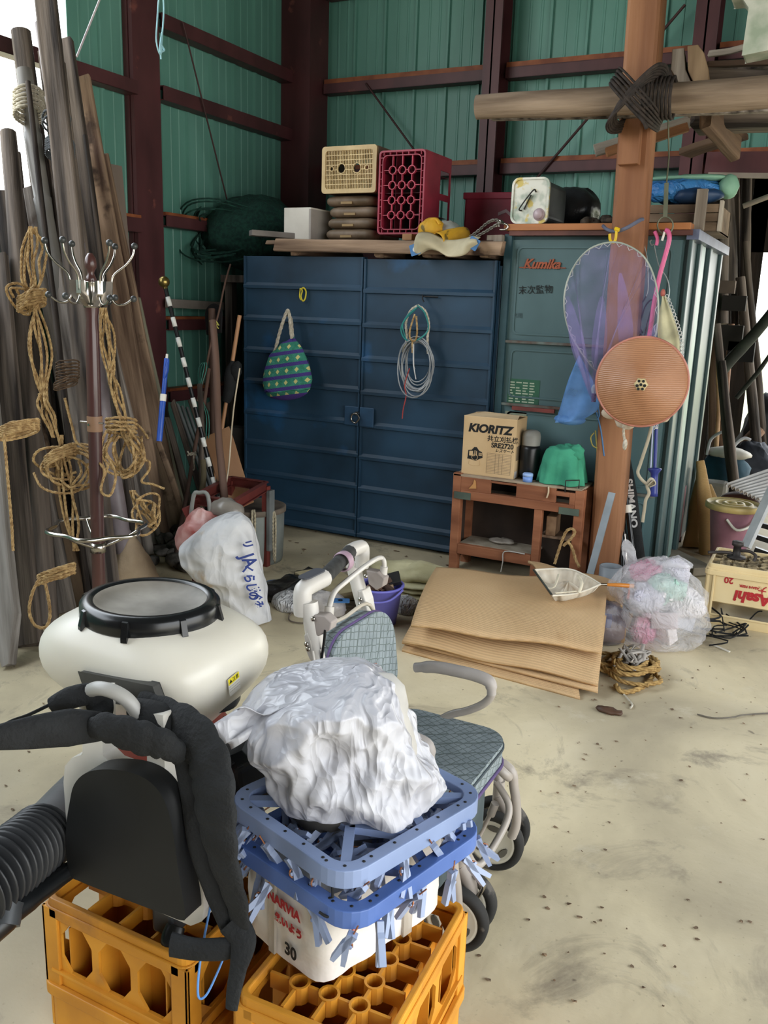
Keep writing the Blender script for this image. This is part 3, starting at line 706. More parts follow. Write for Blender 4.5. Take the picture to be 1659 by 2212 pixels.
a = PY(814, 510, 4.86); b = PY(920, 325, 4.86)
rc = thing('bottle_crate', 'red bottle crate standing on end with its ring grid facing out', 'crate', ((a.x+b.x)/2, 4.86, ZD+.022)); red_crate(rc, b.x-a.x, b.z-a.z, .40)
rc2 = thing('bottle_crate', 'second red crate lying on its side half hidden behind the red grid crate', 'crate', (-2.02, 5.42, ZD+.005), .12)
MB().bb(-.22, .16, 0, .34, 0, .30).build('side_wall', RED_CR, rc2, bev=.012)
MB().bb(-.23, .17, -.008, .03, .27, .31).bb(.12, .17, -.008, .03, 0, .3).build('rim', RED_CR, rc2, bev=.004)
MB().prism([(.00, .17), (.05, .19), (.10, .15), (.11, .165), (.05, .21), (.0, .19)], 0, .002, Mx.Translation((0, -.001, 0)) @ RX).build('white_mark', mat('faded_white_mark', 'b9a0a4'), rc2)
# rain cloth bag with eyelets
EYB = mat('eyelet_blue', '4f83b8', '3f6c9e', rough=.6)
cl = thing('tarp_bundle', 'cream sheet and yellow cloth bundle with blue eyelet corners over the cabinet edge', 'tarp', PY(965, 545, 4.68))
lo_ = cl.location.copy()
edge = [(892, 540), (897, 528), (905, 502), (925, 500), (960, 512), (1000, 510), (1025, 508), (1037, 513), (1036, 527), (1020, 536), (1003, 550), (975, 553), (945, 540), (925, 537), (905, 552)]
def clf(u, v):
    top = cr(PP([(893, 538), (902, 505), (930, 503), (965, 518), (1000, 516), (1022, 510), (1038, 513)], 4.70), 4)
    bot = cr(PP([(905, 552), (925, 540), (945, 542), (968, 554), (1000, 552), (1018, 538), (1034, 528)], 4.64), 4)
    i = u*(len(top)-1); k = min(len(top)-2, int(i)); p = top[k].lerp(top[k+1], i-k).lerp(bot[k].lerp(bot[k+1], i-k), v)
    return p-lo_+V((0, -.03*math.sin(PI*v)*(1+math.sin(u*9)), 0))
MB().sheet(clf, 30, 8).build('cream_sheet', mat('cream_canvas', 'd2c7a8', 'aa9f82', rough=.8, bump=.2), cl, solid=.004)
mb = MB()
for x, y, an in ((897, 539, .3), (1023, 526, -.5)):
    p = PY(x, y, 4.635)-lo_; T = Mx.Translation(p) @ Mx.Rotation(PI/2, 4, 'X') @ Mx.Rotation(an, 4, 'Z')
    e = MB().prism(rrect(.062, .062, .006), 0, .004, T).build('eyelet_patch', EYB, cl)
    MB().ring([(.013*math.cos(t*PI/8), .013*math.sin(t*PI/8)) for t in range(16)], [(.006*math.cos(t*PI/8), .006*math.sin(t*PI/8)) for t in range(16)], .004, .007, T).prism([(.0059*math.cos(t*PI/5), .0059*math.sin(t*PI/5)) for t in range(10)], .004, .0045, T, mi=1).build('eyelet', [mat('white_ring', 'e8e8e4'), BLACK], e)
YCL = mat('yellow_cloth', 'd9a62a', 'a87f22', rough=.7, c3='6d5a22', s3=14, t3=.6, bump=.4)
mb = MB().tube(cr([PY(945, 522, 4.70)-lo_, PY(975, 513, 4.8)-lo_, PY(1008, 508, 4.88)-lo_], 4), [.048]*8+[.042], 14, cap=False)
mb.tube(cr([p-lo_ for p in PP([(921, 478), (918, 492), (924, 506), (936, 520), (950, 528)], 4.74)], 4), .017, 8, flat=.6)
mb.tube(cr([p-lo_ for p in PP([(921, 480), (935, 474), (945, 476), (950, 486)], 4.76)], 4), .017, 8, flat=.6)
mb.ell(PY(932, 496, 4.78)-lo_, (.075, .06, .06), fn=lambda d, p: p+d*crumple(p, .02, 22, 3))
mb.build('yellow_cloth', YCL, cl, solid=.002)
MB().ell(PY(965, 500, 4.86)-lo_, (.08, .09, .055), 24, 14, fn=lambda d, p: p+d*crumple(p, .03, 16, 9)).build('clear_wrap', mat('clear_wrap', 'd6d6cf', 'b5b4ab', rough=.2, alpha=.55), cl)
# chain
mb = MB(); P = cr(PP([(1015, 512), (1035, 497), (1052, 482), (1068, 475), (1078, 480), (1062, 492), (1040, 505), (1025, 512)], 4.75), 6)
P = resample(P, 30)
for i in range(29):
    c = (P[i]+P[i+1])/2; t = (P[i+1]-P[i]).normalized(); s_ = V((0, 1, 0)) if i % 2 else V((0, .3, 1)); s_ = (s_-t*s_.dot(t)).normalized()
    mb.tube([c+t*(.013*math.cos(q))+s_*(.008*math.sin(q)) for q in [2*PI*k/8 for k in range(8)]], .0028, 5, closed=True)
single(mb, 'steel_chain', mat('old_steel', '8a857c', '5c5852', rough=.4, metal=.8), 'steel chain looped beside the yellow cloth bundle', 'chain')
mb = MB()
for k in range(3): mb.tube(cr(PP([(1066+k*6, 490), (1080, 482-3*k), (1096, 486+k*3), (1094, 495), (1080, 496)], 4.78+.02*k), 4), .006, 6)
single(mb, 'metal_fittings', CHROME, 'small shiny metal fittings between the chain and the tin can', 'fittings')
for k, (x0, x1, yy) in enumerate(((1056, 1088, 516), (1060, 1090, 527))):
    pass
single(MB().beam(PY(1055, 516, 4.80), PY(1088, 515, 4.80), .05, .035), 'wood_offcut', W_PALE, 'pale wood offcut at the right end of the pallet', 'wood')
# green netting heap left of the cabinet top
GNET = mat('dark_green_net', '1f4d40', '10302a', rough=.9, scale=40, bump=.7, bs=160)
gn = MB(); c = PY(520, 505, 5.5)
gn.ell((c.x+.06, 5.6, c.z), (.38, .38, .26), 36, 22, fn=lambda d, p: p+d*(crumple(p, .06, 5, 2)+crumple(p, .02, 20, 4)))
for k in range(10):
    ph = rnd(0, PI); rr_ = rnd(.2, .38); gn.tube(cr([(c.x+rr_*math.cos(a), 5.22+.12*math.sin(a*2+ph)-.0, c.z-.02+rr_*.6*math.sin(a)) for a in [ph+k2*.5 for k2 in range(8)]], 3), .006, 5)
single(gn, 'green_net_heap', GNET, 'dark green netting heaped in the corner left of the blue cabinet', 'net')
mb = MB(); mb.ell(PY(560, 480, 5.3)-V((0, 0, .4)), (.01, .01, .01)); 
sup = MB().bb(-4.05, -3.50, 5.25, 6.1, 1.60, 1.65).bb(-4.05, -3.99, 5.3, 5.36, 0, 1.6).bb(-3.56, -3.5, 5.3, 5.36, 0, 1.6).bb(-4.05, -3.99, 6.0, 6.06, 0, 1.6).bb(-3.56, -3.5, 6.0, 6.06, 0, 1.6)
single(sup, 'corner_rack', W_DARK, 'dark wooden rack in the corner under the green netting', 'rack')
# ================================================================ teal steel shed-cabinet
TX0, TX1, TY, TZ = -1.745, -.764, 4.84, 1.91
tl = thing('steel_storage_unit', 'large teal steel storage unit with panelled front behind the wooden post', 'cabinet', (TX0, TY, 0))
W_ = TX1-TX0
TD = 1.26
MB().bb(.02, W_-.02, .03, TD, .06, TZ-.03).build('body', TEALC, tl)
MB().bb(.0, .04, -.025, .04, .04, TZ-.02).build('corner_post', mat('dark_teal_edge', '3a5a62', '28444c', rough=.5), tl)
zz = [.06, .52, .955, 1.31, TZ-.045]; zt = [.51, .945, 1.30, TZ-.05]
for k in range(4):
    z0, z1 = zz[k], zt[k]
    p = MB().bb(.035, W_-.03, .0, .03, z0, z1)
    p.ring(rrect(W_-.14, z1-z0-.07, .03, 5, W_/2, (z0+z1)/2), rrect(W_-.16, z1-z0-.09, .024, 5, W_/2, (z0+z1)/2), 0, .006, Mx(((1, 0, 0, 0), (0, 0, -1, 0), (0, 1, 0, 0), (0, 0, 0, 1))))
    p = p.build('front_panel', TEALC, tl)
    if k: MB().bb(.0, W_-.03, -.022, .01, z0-.012, z0+.002).build('rusty_rail', mat('rusty_rail', '6f7b76', '5a4238', rough=.6, scale=14), p)
TF = Mx(((1, 0, 0, 0), (0, 0, -1, 0), (0, 1, 0, 0), (0, 0, 0, 1)))
l0 = V((TX0, TY, 0))
def onface(x, y): return PY(x, y, TY-.004)-l0
EMB = mat('rusty_emblem', 'a5583c', '8a4a34', rough=.5, metal=.3)
text('Kumika', .072, EMB, Mx.Translation(onface(1170, 571)) @ RX, tl, 'emblem_lettering', .004, .95, .35, .002)
MB().bb(onface(1122, 578).x, onface(1222, 578).x, -.006, 0, onface(1170, 578).z-.003, onface(1170, 578).z+.002).build('emblem_bar', EMB, tl)
text('末次監物', .05, INK, Mx.Translation(onface(1157, 627)) @ RX @ Mx.Rotation(.06, 4, 'Z'), tl, 'handwriting', .0003)
text('共用', .03, mat('faded_ink', '45585c'), Mx.Translation(onface(1118, 682)) @ RX, tl, 'faded_handwriting', .0003)
p = onface(1130, 848); mb = MB().bb(p.x-.095, p.x+.095, -.002, .0, p.z-.075, p.z+.075)
lb = mb.build('instruction_label', mat('green_label', '35684f', '2c5844', rough=.5), tl)
mb = MB()
for k in range(8):
    zc = p.z+.055-.0155*k; x0 = p.x-.085; 
    for q in range(4):
        if rnd(0, 1) < .85: mb.bb(x0, x0+rnd(.015, .035), -.003, -.002, zc-.0035, zc+.0035)
        x0 += .04
mb.build('label_text', mat('pale_print', 'b9c7b0'), lb)
p = onface(1155, 884); MB().bb(p.x-.13, p.x+.12, -.026, -.006, p.z-.012, p.z+.01).build('red_strip', mat('faded_red_strip', '8d4640', '6d3832'), tl)
p = onface(1116, 894); MB().bb(p.x-.07, p.x+.06, -.006, 0, p.z-.012, p.z+.012).build('pale_label', mat('pale_label', '9aa08a'), tl)
MB().bb(.03, W_+.02, -.045, .03, TZ-.03, TZ-.005).build('top_lip', mat('dark_red_lip', '6b4138', '4d2e28'), tl)
MB().bb(.0, W_+.01, -.055, .06, TZ-.004, TZ+.03).build('top_board', mat('orange_board', 'b97a4a', '955e38', rough=.6, scale=14, st=(.1, 1, 1)), tl, bev=.002)
MB().bb(.0, W_, .06, TD, TZ-.03, TZ-.0).build('roof', mat('dusty_roof', '6c6258', '4a433c', rough=.9), tl)
# ribbed side
mb = MB().bb(W_-.02, W_, .03, TD, .06, TZ-.03)
for y0, y1, d in ((.0, .05, .02), (.30, .36, .02), (.66, .74, .025), (1.20, TD, .02)): mb.bb(W_, W_+d, y0, y1, .05, TZ-.04)
mb.build('side_panel', mat('pale_side_steel', '4b6061', '3c5051', rough=.4, st=(1, 1, .2), metal=0), tl, bev=.004)
mb = MB()
for y0, y1 in ((.052, .075), (.40, .54), (.76, .80)): mb.bb(W_-.0, W_+.012, y0, y1, .05, TZ-.05)
mb.build('pale_rail', TEALL, tl, bev=.002)
MB().bb(W_-.01, W_+.05, -.02, TD+.03, TZ-.05, TZ-.0).build('side_lip', mat('blue_grey_lip', '6e7690', '5a6076', rough=.4), tl)
MB().bb(W_-.01, W_+.006, .76, .94, .06, .42).build('pink_patch', mat('faded_pink_paint', 'a98488', '8d5a5e', rough=.6, scale=9), tl)
for y_ in (.05, .6, 1.1): MB().bb(.02, W_-.01, y_, y_+.09, 0, .06).build('support_block', W_GREY, tl)
# paint tin on the roof
a = PY(1100, 490, TY-.04); b = PY(1188, 388, TY-.04); tw, th_ = b.x-a.x, b.z-a.z
tin = thing('paint_tin', 'square paint-splashed tin lying on its side on the teal unit', 'tin', ((a.x+b.x)/2, TY-.03, TZ+.032))
T = Mx.Translation((0, 0, th_/2)) @ RX
TINM = mat('paint_splashed_tin', 'd2d1c6', '93a091', rough=.45, scale=9, lo=.42, hi=.55, c3='c4b063', s3=14, t3=.57, metal=.2)
mb = MB().prism(rrect(tw-.02, th_-.02, .035, 5), -.35, -.004, T).build('tin_body', mat('dull_tin', '4f5352', '2f3232', rough=.45, metal=.5), tin)
mb = MB().prism(rrect(tw-.012, th_-.012, .035, 5), -.006, -.002, T).ring(rrect(tw, th_, .04, 6), rrect(tw-.022, th_-.022, .034, 6), -.012, .006, T).build('tin_top', TINM, tin)
MB().lathe([(.0, .02), (.022, .02), (.025, .012), (.025, 0), (.033, 0), (.033, -.004)], 20, T @ Mx.Translation((tw*.26, -th_*.30, 0))).build('cap', mat('pinkish_cap', 'c9b8bd', 'a58f96', rough=.3), tin)
MB().tube(cr([T @ V(p) for p in ((-.045, -.05, 0), (-.05, -.04, .02), (.02, .05, .022), (.03, .045, 0))], 4), .004, 6).tube([T @ V((-.03, -.045, .004)), T @ V((.005, .03, .004))], .008, 6, flat=.4).build('handle', DARKM, tin)
single(MB().ell((PY(1215, 440, 5.1).x-.02, 5.38, TZ+.15), (.17, .17, .14), 28, 18, fn=lambda d, p: p+d*crumple(p, .03, 9, 5)), 'black_plastic_bag', mat('black_bag', '2a2c2e', '1a1b1d', rough=.3, bump=.3, bs=30), 'black plastic bag bundled behind the paint tin', 'bag')
mb = MB()
for k in range(26):
    x = rnd(-1.33, -1.17); y = rnd(4.92, 5.2); mb.ell((x, y, TZ+.035+rnd(0, .05)), (rnd(.02, .06), rnd(.02, .05), rnd(.012, .03)), 7, 5, fn=lambda d, p: p+d*.008*noise.noise(p*60))
single(mb, 'dirt_debris', mat('dark_debris', '5b5044', '2e2822', rough=.9, scale=30), 'dark dirt and scraps heaped behind the tin', 'debris')['kind'] = 'stuff'
# right of the post: wooden box with tarps
bx = thing('wooden_box', 'old brown wooden box carrying blue tarps on the teal unit', 'box', (-1.05, 4.96, TZ+.002))
mb = MB()
for i in range(3): mb.bb(0, .40, 0, .02, .002+.045*i, .043+.045*i)
mb.bb(.38, .40, .02, .5, .002, .133).bb(0, .02, .02, .5, .002, .133).bb(0, .4, .48, .5, .002, .133).bb(0, .4, .02, .5, 0, .01); mb.build('box_boards', mat('dusty_box_wood', '8a7560', '5d4c3c', rough=.85, scale=12, st=(.2, 1, 1)), bx)
MB().bb(.40, .415, -.005, .06, .0, .15).build('corner_batten', W_PALE, bx)
single(MB().beam((-.735, 4.90, TZ+.103), (-.735, 4.945, TZ+.103), .05, .2), 'pale_board', W_PALE, 'pale board standing at the right end of the wooden box', 'board')
BLT = creases(mat('blue_tarp', '4389c8', '2f6cae', rough=.45), 14, .8, .02, z=1)
tp = thing('blue_tarp', 'folded bright blue tarp bundle on the wooden box', 'tarp', (-.87, 5.08, TZ+.15))
MB().ell((0, 0, .065), (.22, .13, .07), 30, 14, fn=lambda d, p: V((p.x, p.y, max(-.06, min(.045, p.z))))+d*crumple(p, .035, 9, 1)).build('tarp_body', BLT, tp)
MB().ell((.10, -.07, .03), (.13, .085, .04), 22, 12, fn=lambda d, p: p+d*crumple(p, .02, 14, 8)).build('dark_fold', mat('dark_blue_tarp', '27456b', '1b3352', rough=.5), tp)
MB().ell((.02, .03, .125), (.25, .13, .022), 24, 10, fn=lambda d, p: p+d*crumple(p, .012, 14, 6)).ell((.24, -.02, .08), (.05, .05, .06), 16, 10, fn=lambda d, p: p+d*crumple(p, .012, 18, 7)).build('green_sheet_fold', mat('pale_green_sheet', '86b39a', '6a957e', rough=.6, bump=.4), tp)
single(MB().ell((-1.145, 5.12, TZ+.09), (.075, .1, .07), 18, 12, fn=lambda d, p: p+d*crumple(p, .03, 12, 3)), 'dark_blue_bag', mat('navy_bag', '24405f', '182c44', rough=.5), 'dark blue bag beside the post on the teal unit', 'bag')
# ================================================================ left side: leaning timbers
GL = 'timbers and poles leaning on the left wall'
def lean(base, top, zt=None):
    """base pixel on the floor, top pixel on a plane just inside the left wall"""
    return PZ(*base, 0.0), PX(*top, zt or -4.12)
def Lp(b, t, w, th, m, lab, xt=-4.1, name='wood_plank', cat='plank', **k):
    p, q = lean(b, t, xt); p.z = .01
    return settle(plank(p, q, w, th, m, name, lab, cat, GL, **k))
def Lo(b, t, r0, r1, m, lab, xt=-4.1, name='wooden_pole', cat='pole', **k):
    p, q = lean(b, t, xt); p.z = .0
    return settle(pole(p, q, r0, r1, m, name, lab, cat, GL, **k))
# nearest stakes at the frame's left edge
Lp((20, 1440), (-60, 640), .13, .07, mat('stake_grey', 'a39e98', '6b655e', rough=.85, scale=20, st=(1, 1, .08), bump=.4), 'pointed grey stake with a forked foot at the far left edge', xt=-3.7, name='wooden_stake', cat='stake', point=.08)
Lp((45, 1350), (-25, 750), .11, .06, W_GREY, 'grey weathered plank just behind the forked stake', xt=-3.75)
Lp((130, 1330), (10, 690), .15, .07, W_GREY, 'broad grey timber bound low down with straw rope', xt=-3.85)
Lp((175, 1310), (28, 740), .09, .05, W_BROWN, 'brown plank right of the broad rope-bound timber', xt=-3.85)
Lo((200, 1255), (45, 70), .075, .05, W_DARK, 'dark split log reaching up beside the bright opening', xt=-4.08)
Lo((150, 1270), (8, 420), .07, .055, W_DARK, 'short dark log with a rounded top at the left edge', xt=-4.0)
Lo((215, 1262), (58, 170), .05, .04, BAMBOO, 'grey bamboo pole tied near its top with white rope', xt=-4.1, knots=8, name='bamboo_pole')
Lo((262, 1250), (92, -40), .052, .045, BAMBOO, 'long shiny grey bamboo pole passing behind the coat rack', xt=-4.06, knots=9, name='bamboo_pole')
Lp((240, 1258), (110, 40), .10, .05, W_DARK, 'dark cracked plank next to the long bamboo', xt=-4.12)
Lp((290, 1222), (135, 90), .12, .04, W_DARK, 'long dark plank with a ragged stepped top', xt=-4.14)
Lo((285, 1235), (108, 110), .045, .035, mat('bamboo_purple', '857a7c', '5c5354', rough=.45, scale=5), 'purplish grey bamboo right of the coat rack pole', xt=-4.0, knots=8, name='bamboo_pole')
Lp((345, 1170), (172, 175), .14, .035, W_BROWN, 'wide brown plank with dark stains, its top cut in steps', xt=-4.16)
Lp((378, 1150), (205, 340), .16, .03, W_BROWN, 'widest brown stained board at the right of the stack', xt=-4.12)
Lo((228, 1262), (70, 300), .045, .035, W_DARK, 'thin dark pole between the bamboo poles', xt=-3.98)
Lo((320, 1215), (150, 300), .04, .035, W_GREY, 'slim grey pole lying on the wide brown plank', xt=-3.95)
Lo((100, 1320), (20, 300), .055, .04, W_DARK, 'dark round pole behind the broad grey timber', xt=-4.1)
Lp((300, 1240), (125, 260), .07, .03, W_GREY, 'narrow grey batten between bamboo and brown planks', xt=-3.9)
Lp((60, 1345), (-10, 560), .12, .05, W_DARK, 'dark plank in the shade between the two grey stakes', xt=-4.0)
Lp((232, 1262), (85, 420), .13, .04, W_GREY, 'grey plank with worn edges standing behind the coat rack', xt=-4.15)
Lp((330, 1185), (165, 480), .12, .04, W_GREY, 'shorter grey plank behind the right rope hank', xt=-4.0)
Lo((185, 1285), (30, 560), .05, .045, W_GREY, 'grey round pole just left of the rack ring', xt=-3.8)
for k, (bx_, tx_) in enumerate((((190, 1262), (68, 215)), ((208, 1260), (88, 120)), ((236, 1258), (118, 60)), ((272, 1240), (142, 160)), ((160, 1290), (40, 330)), ((300, 1235), (186, 300)))):
    Lo(bx_, tx_, .018, .013, W_DARK, ['thin dark stick rising to a frayed top beside the first dark log', 'thin dark stick just left of the long bamboo top', 'thin dark stick right of the long bamboo top', 'thin dark stick ending beside the wide brown plank top', 'thin dark stick low at the left edge of the bright opening', 'thin dark stick lying against the widest brown board'][k], xt=-4.05+.03*(k % 3), name='thin_stick', cat='stick')
# plywood sheet behind
a = PX(208, 348, -4.17); b = PX(272, 357, -4.17); c = PX(262, 1090, -4.17)
pl = MB(); pts = [(a.y, 0.02, a.z), (b.y, .02, b.z)]
pl.beam(V((-3.98, a.y-.1, .0)), V((-4.17, (a.y-.1), a.z)), .62, .012, up=V((1, 0, 0)))
single(pl, 'plywood_sheet', mat('grey_brown_ply', '93857b', '77695f', rough=.7, scale=3, st=(1, 1, .3)), 'smooth grey-brown plywood sheet behind the leaning planks', 'board')
# thin pale battens to the right of the brown boards
for k, (bx_, tx_) in enumerate((((402, 1092), (296, 640)), ((398, 1100), (300, 690)))):
    Lp(bx_, tx_, .03, .02, mat('pale_batten', 'a3a08a', '7d7a66', rough=.7, scale=10, st=(1, 1, .1)), ['slim pale batten just left of the steel column foot', 'second slim pale batten beside the first'][k], xt=-4.12, name='batten', cat='batten')
# ---------------- straw ropes
def ropes(nm, lab, loops, r=.0056, m=ROPE, cat='rope', hair=0):
    mb = MB()
    for l in loops: mb.rope(l, r)
    return single(mb, nm, m, lab, cat)
def hank(top, bot, w, n, d, r=.008, sd=0):
    """hank of hanging rope lines between two pixels at a depth"""
    L_ = []; A = PD(*top, d); B = PD(*bot, d)
    for k in range(n):
        o = (k-(n-1)/2)/max(1, n-1)*w; j = rnd(-.01, .01)
        pts = [A+V((j, j, 0)), A.lerp(B, .25)+RT*(o*.9)+FW*rnd(-.02, .02), A.lerp(B, .5)+RT*(o+rnd(-.012, .012))+FW*rnd(-.02, .02), A.lerp(B, .78)+RT*(o*.7+rnd(-.012, .012)), B+V((j, j, 0))]
        L_.append(cr(pts, 5))
    return L_
def wrap(c, d, w, n=4, hgt=.05, tilt=0, dep=.09):
    P = PD(*c, d); o = []
    for k in range(n):
        z = (k-(n-1)/2)*hgt/max(1, n-1); o.append([P+RT*(w*math.cos(t))+FW*(dep*math.sin(t))+UP*(z+tilt*math.cos(t)+rnd(-.003, .003)) for t in [2*PI*i/16 for i in range(17)]])
    return o
def tangle(c, d, w, h, n, dep=.06, sd=1):
    P = PD(*c, d); o = []
    for k in range(n):
        pts = []; a0 = rnd(0, 6.28); ww = w*rnd(.5, 1); hh = h*rnd(.5, 1); ox = rnd(-.3, .3)*w; oz = rnd(-.3, .3)*h
        for i in range(8):
            t = a0+i*.75; pts.append(P+RT*(ox+ww*math.cos(t)*rnd(.8, 1.1))+UP*(oz+hh*math.sin(t)*rnd(.8, 1.1))+FW*(dep*math.sin(t*1.7+k)))
        o.append(cr(pts, 4))
    return o
random.seed(21)
ropes('straw_rope_hank', 'large straw rope hank hanging left of the coat rack', hank((72, 490), (70, 645), .10, 7, 3.55)+wrap((68, 650), 3.5, .055, 6, .05, .02, dep=.04)+hank((75, 655), (100, 880), .07, 6, 3.5)+hank((88, 850), (118, 945), .045, 5, 3.45)+tangle((50, 640), 3.5, .05, .06, 3), cat='rope')
ropes('straw_rope_tangle', 'tangled straw rope bunch behind the lower coat rack pole', tangle((150, 1010), 3.50, .13, .10, 8, dep=.03)+wrap((130, 985), 3.50, .06, 5, .04, .03, dep=.05)+hank((130, 940), (165, 1190), .05, 4, 3.50)+[cr([PD(x, y, 3.42) for x, y in ((140, 860), (150, 900), (158, 930), (165, 955), (190, 970))], 4)]+[cr([PD(x, y, 3.40) for x, y in ((228, 985), (240, 1000), (250, 1030), (238, 1070), (218, 1060), (226, 1020), (215, 1000))], 4)])
ropes('straw_rope_hank', 'straw rope hank hanging right of the coat rack pole', hank((222, 665), (240, 810), .05, 6, 3.75)+hank((238, 800), (270, 920), .035, 5, 3.72)+tangle((272, 975), 3.7, .10, .11, 8)+wrap((262, 920), 3.72, .06, 4, .05)+[cr([PD(x, y, 3.66) for x, y in ((290, 1000), (320, 995), (322, 1015), (305, 1040), (330, 1046), (355, 1056))], 4)]+hank((262, 920), (300, 990), .04, 3, 3.68))
ropes('straw_rope_hank', 'straw rope hank hanging below the right rope tangle', hank((285, 1060), (330, 1130), .05, 4, 3.85)+tangle((315, 1110), 3.85, .06, .09, 4), cat='rope')
ropes('straw_rope_binding', 'straw rope tied round the broad timber at the left edge', wrap((40, 928), 3.16, .07, 5, .035, .02, dep=.06)+[cr([PD(x, y, 3.03) for x, y in ((8, 935), (12, 980), (18, 1050), (25, 1130), (28, 1190))], 4)], cat='rope')
ropes('straw_rope_binding', 'straw rope with a long hanging loop low on the left timbers', wrap((122, 1240), 3.02, .06, 4, .03, .02, dep=.06)+[cr([PD(x, y, 2.92) for x, y in ((85, 1250), (70, 1280), (63, 1320), (75, 1350), (98, 1355), (108, 1330), (104, 1290), (96, 1255))], 5)], cat='rope')
ropes('white_rope_binding', 'whitish rope bound around the bamboo near the bright opening', wrap((63, 228), 4.42, .066, 6, .10, .02, dep=.10), r=.009, m=ROPE_W, cat='rope')
ropes('grey_rope_binding', 'greyish rope bound around the long bamboo pole halfway up', wrap((130, 322), 4.38, .062, 7, .06, .01, dep=.10)+wrap((122, 262), 4.38, .060, 2, .03, .02, dep=.10), r=.006, m=mat('grey_rope', '6f7478', '4c5054', rough=.9), cat='rope')
ropes('dark_wire_binding', 'dark wire wound around the grey bamboo beside the rack', wrap((146, 800), 3.95, .05, 6, .07, .006, dep=.05)+wrap((142, 828), 3.9, .05, 3, .02, .02, dep=.05), r=.0035, m=ROPE_D, cat='wire')
# ================================================================ coat rack
RB = V((-2.545, 2.475, 0))
rk = thing('coat_rack', 'brown wooden coat rack with chrome hooks and umbrella ring among the timbers', 'coat rack', RB)
CW = mat('rack_brown', '5e3d35', '43292a', rough=.3, scale=8, st=(1, 1, .1), coat=.3)
tilt = Mx.Rotation(-.018, 4, FW.cross(V((0, 0, 1))).cross(V((0, 0, 1))))
def LL(mb, prof, n=20, m=CW, name='pole', par=rk, **k): return mb.lathe(prof, n, tilt).build(name, m, par, **k)
def zat(y): return PD(195, y, 3.27).z
ztop = zat(545)
LL(MB(), [(.0, .02), (.025, .02), (.027, .10), (.026, .5), (.026, .85), (.0265, 1.0), (.0265, 1.2), (.025, zat(720)), (.021, zat(690)), (.027, zat(663)), (.027, zat(660)), (0, zat(660))])
LL(MB(), [(.02, zat(665)), (.03, zat(664)), (.031, zat(655)), (.022, zat(654)), (.02, zat(610)), (.022, zat(608)), (0, zat(607))], m=CHROME, name='collar')
LL(MB(), [(.016, zat(612)), (.022, zat(606)), (.017, zat(598)), (.012, zat(590)), (.016, zat(583)), (.021, zat(578)), (.0225, zat(570)), (.019, zat(558)), (.009, zat(548)), (0, zat(547))], name='finial')
LL(MB(), [(.029, zat(942)), (.0295, zat(940)), (.0295, zat(908)), (.029, zat(906))], m=mat('tan_tape', '9c7a62', '85664f', rough=.5), name='tape_band')
MB().tube([RB*0+tilt @ V((-.045, -.03, zat(921))), tilt @ V((.045, -.0, zat(921)))], .004, 6).tube([tilt @ V((0, -.034, zat(925))), tilt @ V((0, -.01, zat(925)))], .005, 6).build('cross_pin', CHROME, rk)
MB().lathe([(0, 0), (.20, 0), (.21, .012), (.19, .03), (.05, .045), (.03, .07), (0, .07)], 30, tilt).build('base', CW, rk)
zc = zat(600); zh = 0
for k in range(6):
    an = math.radians(-20+60*k); R_ = Mx.Rotation(an, 4, 'Z')
    h = MB(); 
    pts = [(.035, 0, zat(640)), (.060, 0, zat(640)), (.072, 0, zat(628)), (.074, 0, zat(608)), (.085, 0, zat(590)), (.125, 0, zat(570)), (.150, 0, zat(550)), (.158, 0, zat(532))]
    h.tube([tilt @ R_ @ p for p in cr(pts, 5)], .0042, 8)
    lo_p = [(.062, 0, zat(616)), (.070, 0, zat(640)), (.090, 0, zat(655)), (.120, 0, zat(654)), (.148, 0, zat(642))]
    h.tube([tilt @ R_ @ p for p in cr(lo_p, 5)], .0042, 8)
    h.prism([(.022, zat(655)-zc), (.030, zat(640)-zc), (.052, zat(628)-zc), (.055, zat(606)-zc), (.076, zat(606)-zc), (.076, zat(634)-zc), (.062, zat(646)-zc), (.03, zat(662)-zc)], -.010, .010, tilt @ Mx.Translation((0, 0, zc)) @ R_ @ RX)
    h = h.build('hook', CHROME, rk)
    mb = MB()
    MB().ell(tilt @ R_ @ V((.158, 0, zat(527))), (.0125,)*3, 12, 8).build('ball_tip', mat('dark_ball', '4a4c4c', '2f3131', rough=.3), h)
    MB().ell(tilt @ R_ @ V((.152, 0, zat(641))), (.0125,)*3, 12, 8).build('ball_tip', mat("dark_ball", "000000"), h)
zr = zat(1172); mb = MB()
mb.tube([tilt @ V(((.178+.015*math.cos(6*t))*math.cos(t), (.178+.015*math.cos(6*t))*math.sin(t), zr)) for t in [2*PI*i/72 for i in range(72)]], .0085, 10, closed=True)
mb.build('umbrella_ring', CHROME, rk)
mb = MB()
for k in range(3):
    R_ = Mx.Rotation(math.radians(30+120*k), 4, 'Z'); mb.tube([tilt @ R_ @ p for p in cr([(.163, 0, zr), (.12, 0, zr-.03), (.06, 0, zr-.06), (.027, 0, zr-.075)], 4)], .006, 8)
mb.lathe([(.028, zr-.10), (.031, zr-.10), (.031, zr-.06), (.028, zr-.06)], 20, tilt); mb.build('ring_bracket', CHROME, rk)
